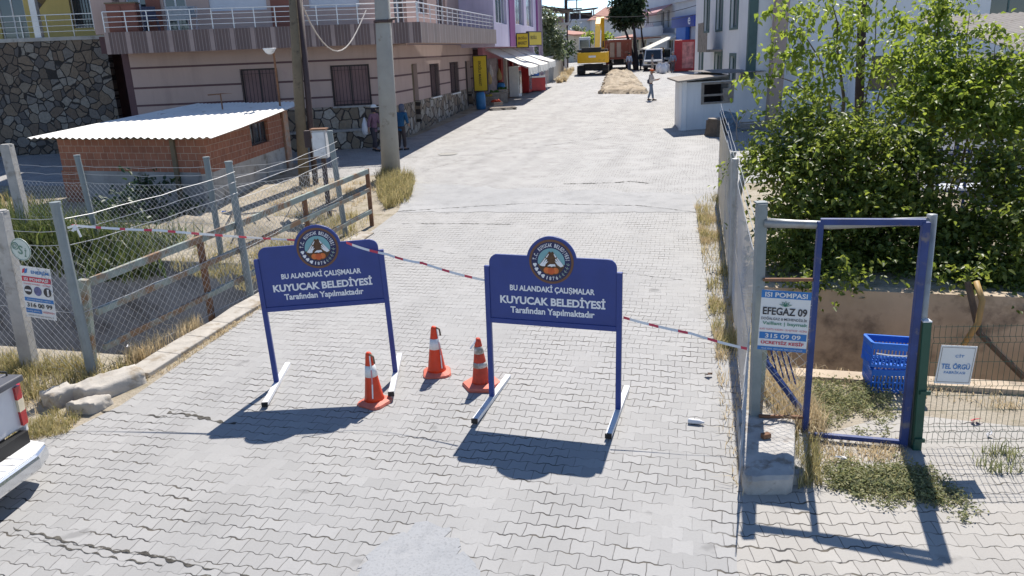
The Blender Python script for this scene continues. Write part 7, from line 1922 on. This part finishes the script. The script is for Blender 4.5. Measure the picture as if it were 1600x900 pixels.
# end of the street
house('hipped_house', 'white house with red hipped roof closing the far end of the street', 'house', X(926, 60, 128), X(997, 60, 128), hgt(930, 31, 128), 9, W1, 'hip', M['roof_tile'], [(5.2, 6.1, 2.0, 3.4)], rh=2.0, ov=0.5)
house('flat_house', 'pale flat-roofed house with roof terrace left of the red hipped roof', 'house', X(884, 60, 132), X(932, 60, 132), hgt(890, 33, 132), 9, W3, 'flat', W3)
tr = empty('roof_terrace', X(886, 33, 134), 0, 'dark roof terrace shelter on top of the pale flat-roofed house', 'shelter')
b = MB()
for x in (0.3, 2.0, 4.2):
    for y in (0, 3):
        b = MB(); b.box(x, y, 0.2, x + 0.22, y + 0.2, 1.6); b.build('post', W1, tr)
b = MB(); b.hexa([(-0.4, -0.5, 1.35), (5.0, -0.5, 1.75), (5.0, 3.6, 1.75), (-0.4, 3.6, 1.35), (-0.4, -0.5, 1.5), (5.0, -0.5, 1.9), (5.0, 3.6, 1.9), (-0.4, 3.6, 1.5)]); b.build('roof', M['dark_metal'], tr)
b = MB(); b.box(0.2, 2.6, 0.2, 4.3, 2.7, 1.3); b.build('back_wall', M['dark_frame'], tr)
house('low_house', 'low house with slanting red roof edge behind the excavator cab', 'house', X(897, 90, 104), X(932, 90, 106), hgt(900, 55, 104), 8, W2, 'shed', M['roof_tile'], rh=0.8, ov=0.4)
# left side of the far street
house('terrace_house', 'grey-white house behind the olive tree under a dark rooftop awning', 'house', X(846, 100, 84), X(886, 100, 86), hgt(850, 40, 84), 10, W1, 'flat', W1, [(1.0, 1.9, 2.6, 3.8)], M['glass'], M['pvc'])
ca = empty('roof_canopy', X(843, 40, 83), R(3), 'dark rooftop awning on slim posts above the grey-white house', 'awning')
zc = hgt(850, 17, 83) - hgt(850, 40, 83)
b = MB(); b.hexa([(-0.5, -0.8, zc + 0.35), (3.3, -0.8, zc - 0.1), (3.3, 7, zc - 0.1), (-0.5, 7, zc + 0.35), (-0.5, -0.8, zc + 0.5), (3.3, -0.8, zc + 0.02), (3.3, 7, zc + 0.02), (-0.5, 7, zc + 0.5)]); b.build('roof', M['dark_metal'], ca)
b = MB()
for x in (0.1, 1.5, 2.9):
    for y in (0.2, 5):
        b = MB(); b.box(x, y, 0.25, x + 0.12, y + 0.12, zc - 0.11); b.build('post', M['wood_grey'], ca)
b = MB(); b.box(2.0, 3.6, 0.25, 2.9, 3.66, 0.9); b.build('red_cloth', AWN, ca)
def box_wall(name, p0, p1, h, th, m, label, cat):
    p0, p1 = Vector(p0), Vector(p1); d = p1 - p0; L = math.hypot(d.x, d.y)
    t = empty(name, p0, math.atan2(d.y, d.x), label, cat)
    b = MB(); b.hexa([(0, 0, -0.5), (L, 0, -0.5 + d.z), (L, th, -0.5 + d.z), (0, th, -0.5), (0, 0, h), (L, 0, h + d.z), (L, th, h + d.z), (0, th, h)]); b.build('masonry', m, t)
    b = MB(); b.hexa([(-0.05, -0.06, h + 0.002), (L + 0.05, -0.06, h + 0.002 + d.z), (L + 0.05, th + 0.06, h + 0.002 + d.z), (-0.05, th + 0.06, h + 0.002), (-0.05, -0.06, h + 0.08), (L + 0.05, -0.06, h + 0.08 + d.z), (L + 0.05, th + 0.06, h + 0.08 + d.z), (-0.05, th + 0.06, h + 0.08)]); b.build('coping', M['concrete'], t)
    return t
GW = mat('grey_garden_wall', (0.36, 0.34, 0.31), 0.9, 0.15, 1.5, 0.4, dirt=(0.2, 0.18, 0.16), dirt_amt=0.4)
box_wall('garden_wall', gp(857, 130), gp(881, 113), 1.9, 0.25, GW, 'grey garden wall between the grocery and the far pole', 'wall')
p = gp(886, 106); t = empty('utility_pole', p, 0, 'dark utility pole with crossarms at the far left kerb', 'utility pole')
b = MB(); b.tube([(0, 0, -0.3), (0, 0, 9.6)], 0.17, 10); b.build('shaft', M['dark_metal'], t)
b = MB(); b.box(-0.1, -0.06, 6.0, 1.7, 0.06, 6.12); b.box(-0.1, -0.06, 6.9, 1.7, 0.06, 7.02); b.box(1.1, -0.05, 4.9, 1.2, 0.05, 8.0); b.bar((0.1, 0, 4.2), (1.15, 0, 6.0), 0.07, 0.07, up=(0, 1, 0)); b.bar((1.15, 0, 6.9), (2.6, 0, 7.9), 0.12, 0.12, up=(0, 1, 0)); b.build('crossarm', M['dark_metal'], t)
p = X(846, 110, 63.5); p.z = gz(0, 63); t = empty('utility_pole', p, 0, 'mauve-grey pole at the end corner of the grocery', 'utility pole')
b = MB(); b.tube([(0, 0, -0.3), (0, 0, 9.5)], 0.17, 10); b.build('shaft', mat('mauve_pole', (0.26, 0.22, 0.27), 0.8, 0.1, 2, 0.2), t)
p = gp(1089, 113); t = empty('utility_pole', p + Vector((-0.6, -3, 0)), 0, 'greenish concrete pole between the blue shop sign and the white house', 'utility pole')
b = MB(); b.tube([(0, 0, -0.3), (0, 0, 10)], [0.3, 0.22], 10); b.build('shaft', M['pole_concrete'], t)
# right side of the far street
house('cream_house', 'tall cream house half hidden behind the pine crown', 'house', X(984, 100, 112), X(1008, 100, 112), hgt(990, 6, 112), 8, W2, 'flat', M['dark_frame'], [(0.4, 1.3, 2.8, 4.2)], ov=0.5)
lo = house('shop_row', 'low cream shop row with rusty roof edge behind the pines', 'shop', X(966, 105, 100), X(1031, 108, 94), hgt(970, 60, 100), 6, W2, 'shed', M['roof_tile'], [(0.3, 1.1, 0.9, 2.4), (2.6, 3.6, 1.2, 2.5), (4.0, 4.8, 0.9, 2.4)], rh=0.6, ov=0.7)
bh = house('balcony_house', 'white two-storey house with pink balcony awnings above the vans', 'house', X(1006, 105, 97), X(1064, 108, 82), hgt(1010, -8, 97), 8, W3, 'flat', M['roof_tile'], [(1.0, 2.2, 3.5, 5.3), (7.4, 8.6, 3.5, 5.3), (9.6, 10.6, 3.5, 5.3), (2.0, 4.0, 0.2, 2.2), (10.0, 12.0, 0.2, 2.3)])
b = MB(); b.box(-0.2, -1.3, 2.75, 12.5, -0.01, 2.95)
b.box(-0.2, -1.3, 2.95, 12.5, -1.2, 3.7); bal = b.build('balcony', W3, bh)
for i, x in enumerate((0.5, 4.5, 8.2)):
    b = MB(); b.hexa([(x, -1.6, 5.0), (x + 3.4, -1.6, 5.0), (x + 3.4, -0.02, 5.75), (x, -0.02, 5.75), (x, -1.6, 5.05), (x + 3.4, -1.6, 5.05), (x + 3.4, -0.02, 5.8), (x, -0.02, 5.8)]); b.box(x, -1.62, 4.75, x + 3.4, -1.605, 5.05); b.build('awning', AWN, bh)
b = MB()
for i in range(9): b.box(5.0 + i * 0.45, -1.27, 3.2, 5.35 + i * 0.45, -1.21, 3.9 + 0.2 * (i % 2))
b.build('washing', W4, bh)
b = MB()
for i in range(40): b.box(-0.2 + i * 0.32, -2.2, 2.55 - 0.2 * (i % 2) * 0.2, 0.0 + i * 0.32, -1.35, 2.62)
b.build('tiled_canopy', M['roof_tile'], bh)
# blue sign shop
bs = house('blue_sign_shop', 'shop under a big plain blue fascia beside the red kiosk', 'shop', X(1053, 108, 80), X(1088, 112, 74), hgt(1056, 5, 80), 7, W3, 'flat', W3, [(1.0, 2.4, 0.1, 2.4), (3.2, 5.2, 0.1, 2.3)])
Lb_ = math.hypot((X(1088, 112, 74) - X(1053, 108, 80)).x, 6)
BLU = mat('fascia_blue', (0.018, 0.045, 0.30), 0.45, 0.06, 1, 0.03); BL2 = mat('panel_blue', (0.02, 0.12, 0.50), 0.45, 0.06, 1, 0.03)
zt, zb_ = hgt(1056, 27, 79), hgt(1060, 44, 79)
b = MB(); b.box(0, -0.35, zb_, Lb_, -0.003, zt); fa_ = b.build('fascia', BLU, bs)
lettering([('e', Lb_ * 0.80, (zt + zb_) / 2, 0.62, 0.62, 0.015)], M['ink'], fa_, -0.36)
b = MB(); b.box(Lb_ * 0.3, -0.5, zb_ - 1.5, Lb_ * 0.72, -0.1, zb_ - 0.02); pn = b.build('panel', BL2, bs)
b = MB(); b.hexa([(-2.2, -2.8, zb_ - 1.9), (0.4, -2.8, zb_ - 1.9), (2.0, -0.02, zb_ - 0.6), (-0.6, -0.02, zb_ - 0.6), (-2.2, -2.8, zb_ - 1.84), (0.4, -2.8, zb_ - 1.84), (2.0, -0.02, zb_ - 0.54), (-0.6, -0.02, zb_ - 0.54)]); b.build('awning', M['canvas'], bs)
p = gp(1068, 112); kz = empty('red_kiosk', p, R(-12), 'tall red ice cream kiosk below the blue fascia', 'kiosk')
b = MB(); b.box(-0.85, 0, 0.05, 0.95, 0.9, 2.75); b.build('body', M['red'], kz, bevel=0.04)
b = MB(); b.box(-0.15, -0.03, 0.3, 0.85, -0.003, 2.55); b.build('picture_panel', mat('kiosk_picture', (0.52, 0.20, 0.18), 0.5, 0.55, 2.2, 0), kz)
b = MB(); b.box(-0.75, -0.035, 0.3, -0.25, -0.003, 2.5); b.build('door', mat('kiosk_red', (0.34, 0.02, 0.03), 0.4, 0.2, 3, 0), kz)
p = gp(1034, 108); t = empty('sign_pillar', p, 0, 'orange and red striped advertising pillar beside the vans', 'pillar')
OR = mat('pillar_orange', (0.60, 0.28, 0.04), 0.6, 0.1, 3, 0)
for k in range(4): b = MB(); b.lathe([(0.2, 0.5 * k), (0.2, 0.5 * k + 0.498)], 12); b.build('segment', M['red'] if k % 2 == 0 else OR, t)
for i, (px, py) in enumerate(((1030, 114), (1036, 115), (1041, 113))):
    p = gp(px, py); b = MB(); b.lathe([(0.1, 0), (0.32, 0.08), (0.34, 0.4), (0.28, 0.68), (0.12, 0.8), (0.18, 0.9)], 10); o = b.build('sack', M['bag_white'], smooth=True); o.location = p
    tag(o, ('white sack on the pavement left of the striped pillar foot', 'middle white sack in front of the striped pillar', 'white sack nearest the man in grey-blue shirt')[i], 'sack', 'white sacks by the vans')
# far trees
def far_tree(name, base, trunk_to, blobs, size, lm, label, r, dens=1.0, n=0, clump=0.3, group=None, aspect=0.62):
    t = empty(name, base, 0, label, 'tree', group); bs = Vector(base)
    b = MB(); limbs(b, (0, 0, -0.2), [(tuple(Vector(a) - bs), tuple((Vector(a) - bs) * 0.55 + Vector((dx, 0, 0))), r) for a, dx in trunk_to], r); b.build('trunk', M['bark_dark'], t, smooth=True)
    leaf_cloud('crown', blob_points([(tuple(Vector(c) - bs), rr, k) for c, rr, k in blobs], dens, clump, 0.3), size, lm, t, 0.3)
    return t
far_tree('pine_tree', gp(994, 110), [(X(968, 25, 82), 0.3), (X(985, 10, 82), 0.3)], [(X(980, 8, 82), (1.5, 1.5, 1.1), 1300), (X(972, 26, 82), (1.1, 1.2, 0.9), 900), (X(992, 25, 82), (0.8, 1.0, 0.9), 500), (X(978, -12, 82), (1.4, 1.4, 1.2), 900), (X(972, 40, 82), (0.3, 0.4, 0.3), 90)], 0.4, M['leaf_pine'], 'leaning pine with dense dark crown at the end of the street', 0.26)
far_tree('pine_tree', gp(1010, 105), [(X(996, 12, 85), 0.1)], [(X(996, 2, 85), (0.6, 0.7, 0.9), 350), (X(998, -20, 85), (0.9, 0.9, 1.2), 500)], 0.35, M['leaf_pine'], 'slimmer pine trunk leaning beside the dense dark one', 0.17)
far_tree('olive_tree', X(862, 105, 70) * 1.0, [(X(860, 40, 70), 0.1)], [(X(858, 55, 69), (0.9, 1.0, 1.5), 800), (X(856, 30, 69), (0.6, 0.8, 0.9), 350), (X(866, 75, 70), (0.9, 0.9, 0.8), 500), (X(850, 75, 68), (0.5, 0.7, 0.8), 300)], 0.3, M['leaf_olive'], 'grey-green olive tree rising behind the garden wall', 0.15)
far_tree('garden_tree', X(880, 100, 80), [(X(880, 72, 80), 0.0)], [(X(880, 76, 80), (0.9, 0.9, 0.9), 500)], 0.3, M['leaf_dark'], 'dark shrub tree between the olive and the far pole', 0.12)
far_tree('garden_tree', X(900, 80, 115), [(X(902, 48, 115), 0.0)], [(X(903, 47, 115), (0.9, 0.8, 0.6), 260)], 0.3, M['leaf_olive'], 'round pale tree before the flat-roofed house', 0.12)
far_tree('garden_tree', X(922, 85, 98), [(X(920, 60, 98), 0.0)], [(X(922, 59, 98), (0.6, 0.6, 0.6), 300)], 0.3, M['leaf'], 'bright green tree showing left of the raised boom', 0.12)
far_tree('garden_tree', X(948, 85, 98), [(X(948, 60, 98), 0.0)], [(X(948, 60, 98), (0.9, 0.6, 0.55), 350)], 0.3, M['leaf'], 'bright green tree showing right of the raised boom', 0.12)
b = MB(); a, c = X(938, 64, 100), X(972, 65, 100); 
n = 26
for i in range(n): q = a.lerp(c, i / n); b.bar((q.x, q.y, gz(0, 100)), (q.x, q.y, q.z), 0.12, 0.05, up=(0, 1, 0))
tag(b.build('plank_fence', M['wood_grey']), 'grey upright plank fence beyond the dump truck', 'fence')
# overhead wires
for i, (a, c, sag, lab) in enumerate(((X(846, 8, 63.5), X(1089, 8, 70), 0.9, 'upper cable slung across the far street from pole to pole'), (X(888, 11, 99), X(1089, 22, 70), 1.2, 'lower cable slung across the far street from pole to pole'), (X(846, 30, 63.5), X(888, 2, 99), 0.4, 'cable from the grocery pole to the far left pole'))):
    b = MB(); b.tube([a.lerp(c, k / 12) - Vector((0, 0, sag * 4 * (k / 12) * (1 - k / 12))) for k in range(13)], 0.025, 4); tag(b.build('overhead_cable', M['black']), lab, 'cable')
# distant hill beyond the town
b = MB(); n = 40
vs = []
for i in range(n + 1):
    x = -900 + 2600 * i / n
    vs += [(x, 2200, 0), (x, 2500 + 60 * math.sin(i), 70 + 45 * math.exp(-((i - 22) / 7.0) ** 2) + 9 * math.sin(i * 1.3)), (x, 3000, 0)]
b.add(vs, [(i * 3 + k, (i + 1) * 3 + k, (i + 1) * 3 + k + 1, i * 3 + k + 1) for i in range(n) for k in range(2)])
tag(b.build('hills', ground_mat('hill_scrub', ((0.13, 0.14, 0.08), (0.20, 0.19, 0.13), (0.09, 0.11, 0.06)), 0.01, 0.1)), kind='structure')

# ------------------------------------------------------------------ people
p = gp(587, 236)
w_ = make_person(p, R(62), 1.66, 'woman in white cap and purple cardigan carrying a white bag behind the concrete pole', cloth('purple_cardigan', (0.20, 0.11, 0.15)), cloth('dark_skirt', (0.06, 0.05, 0.06)), None, larm=((0.05, -0.04, -0.28), (0.0, -0.24, -0.36)), rarm=((-0.05, 0.06, -0.28), (-0.06, 0.05, -0.52)), stride=0.14, lean=0.12, skirt=True, head=True)
head_cover('headscarf', cloth('dark_scarf', (0.035, 0.03, 0.04)), w_, 0, 0.12, 0.035)
o = head_cover('cap', M['white'], (w_[0], w_[1] * 1.07, (w_[2][0], w_[2][1], w_[2][2] + 0.03)), 0.09, -0.03, 0.02)
b = MB(); b.lathe([(0.02, 0), (0.10, 0.04), (0.135, 0.2), (0.11, 0.42), (0.05, 0.58), (0.02, 0.66)], 12); o = b.build('carrier_bag', M['bag_white'], smooth=True); q = Vector(p) + Vector((-0.30, -0.12, 0.62)); o.location = q; tag(o, 'full white bag hanging from the shoulder of the woman in the cap', 'bag')
p = gp(629, 235)
q_ = make_person(p, R(150), 1.68, 'person in blue top and dark patterned headscarf standing at the right of the concrete pole', cloth('blue_top', (0.02, 0.085, 0.17)), cloth('brown_trousers', (0.055, 0.042, 0.04)), None, larm=((0.06, -0.05, -0.28), (0.0, -0.22, -0.32)), rarm=((-0.06, -0.05, -0.28), (-0.02, -0.2, -0.4)), stride=0.06, lean=0.2, skirt=True, head=True)
head_cover('headscarf', cloth('patterned_scarf', (0.09, 0.10, 0.14)), q_, 0, 0.22, 0.03)
p = gp(1017, 157)
m1 = make_person(p, R(70), 1.72, 'worker in orange helmet and pale shirt walking by the dug strip', cloth('pale_shirt', (0.58, 0.54, 0.50)), cloth('faded_jeans', (0.20, 0.25, 0.32)), None, larm=((0.04, -0.12, -0.26), (-0.02, -0.34, -0.22)), rarm=((-0.04, -0.08, -0.27), (0.0, -0.3, -0.25)), stride=0.16, lean=0.04, head=True)
head_cover('helmet', mat('helmet_orange', (0.75, 0.13, 0.02), 0.35, 0.05, 5, 0), m1, 0.05, -0.02, 0.01)
b = MB(); b.tube([(0.16, 0.12, 0.98), (0.17, 0.14, 1.2), (0.10, 0.1, 1.42), (-0.05, -0.09, 1.42)], 0.035, 6); b.lathe([(0.04, 0), (0.12, 0.05), (0.12, 0.22), (0.05, 0.28)], 8, (0.18, 0.14, 0.92)); b.build('shoulder_bag', cloth('dark_bag', (0.06, 0.06, 0.09)), m1[0])
far_people = [((983, 113), R(10), 1.72, 'person in pale blue shirt standing right of the dump truck', (0.30, 0.36, 0.48), (0.08, 0.09, 0.13), (0.03, 0.025, 0.02)),
              ((1001, 109), R(40), 1.75, 'person in dark clothes standing against the leaning pine trunk', (0.04, 0.045, 0.06), (0.035, 0.04, 0.05), (0.03, 0.025, 0.02)),
              ((1019, 114), R(80), 1.62, 'person in light beige clothes in front of the boxy off-road van', (0.42, 0.38, 0.34), (0.30, 0.28, 0.25), (0.04, 0.03, 0.03)),
              ((1051, 113), R(170), 1.75, 'man in grey-blue shirt seen from behind beside the red kiosk', (0.22, 0.25, 0.33), (0.11, 0.085, 0.085), (0.30, 0.28, 0.27))]
for i, ((px, py), rz, h, lab, c1, c2, c3) in enumerate(far_people):
    f = make_person(gp(px, py), rz, h, lab, cloth('shirt_cloth_%s' % 'abcd'[i], c1), cloth('trouser_cloth_%s' % 'abcd'[i], c2), None, head=True, sub=1)
    head_cover('hair', cloth('hair_%s' % 'abcd'[i], c3), f, 0, 0.02, 0.02)
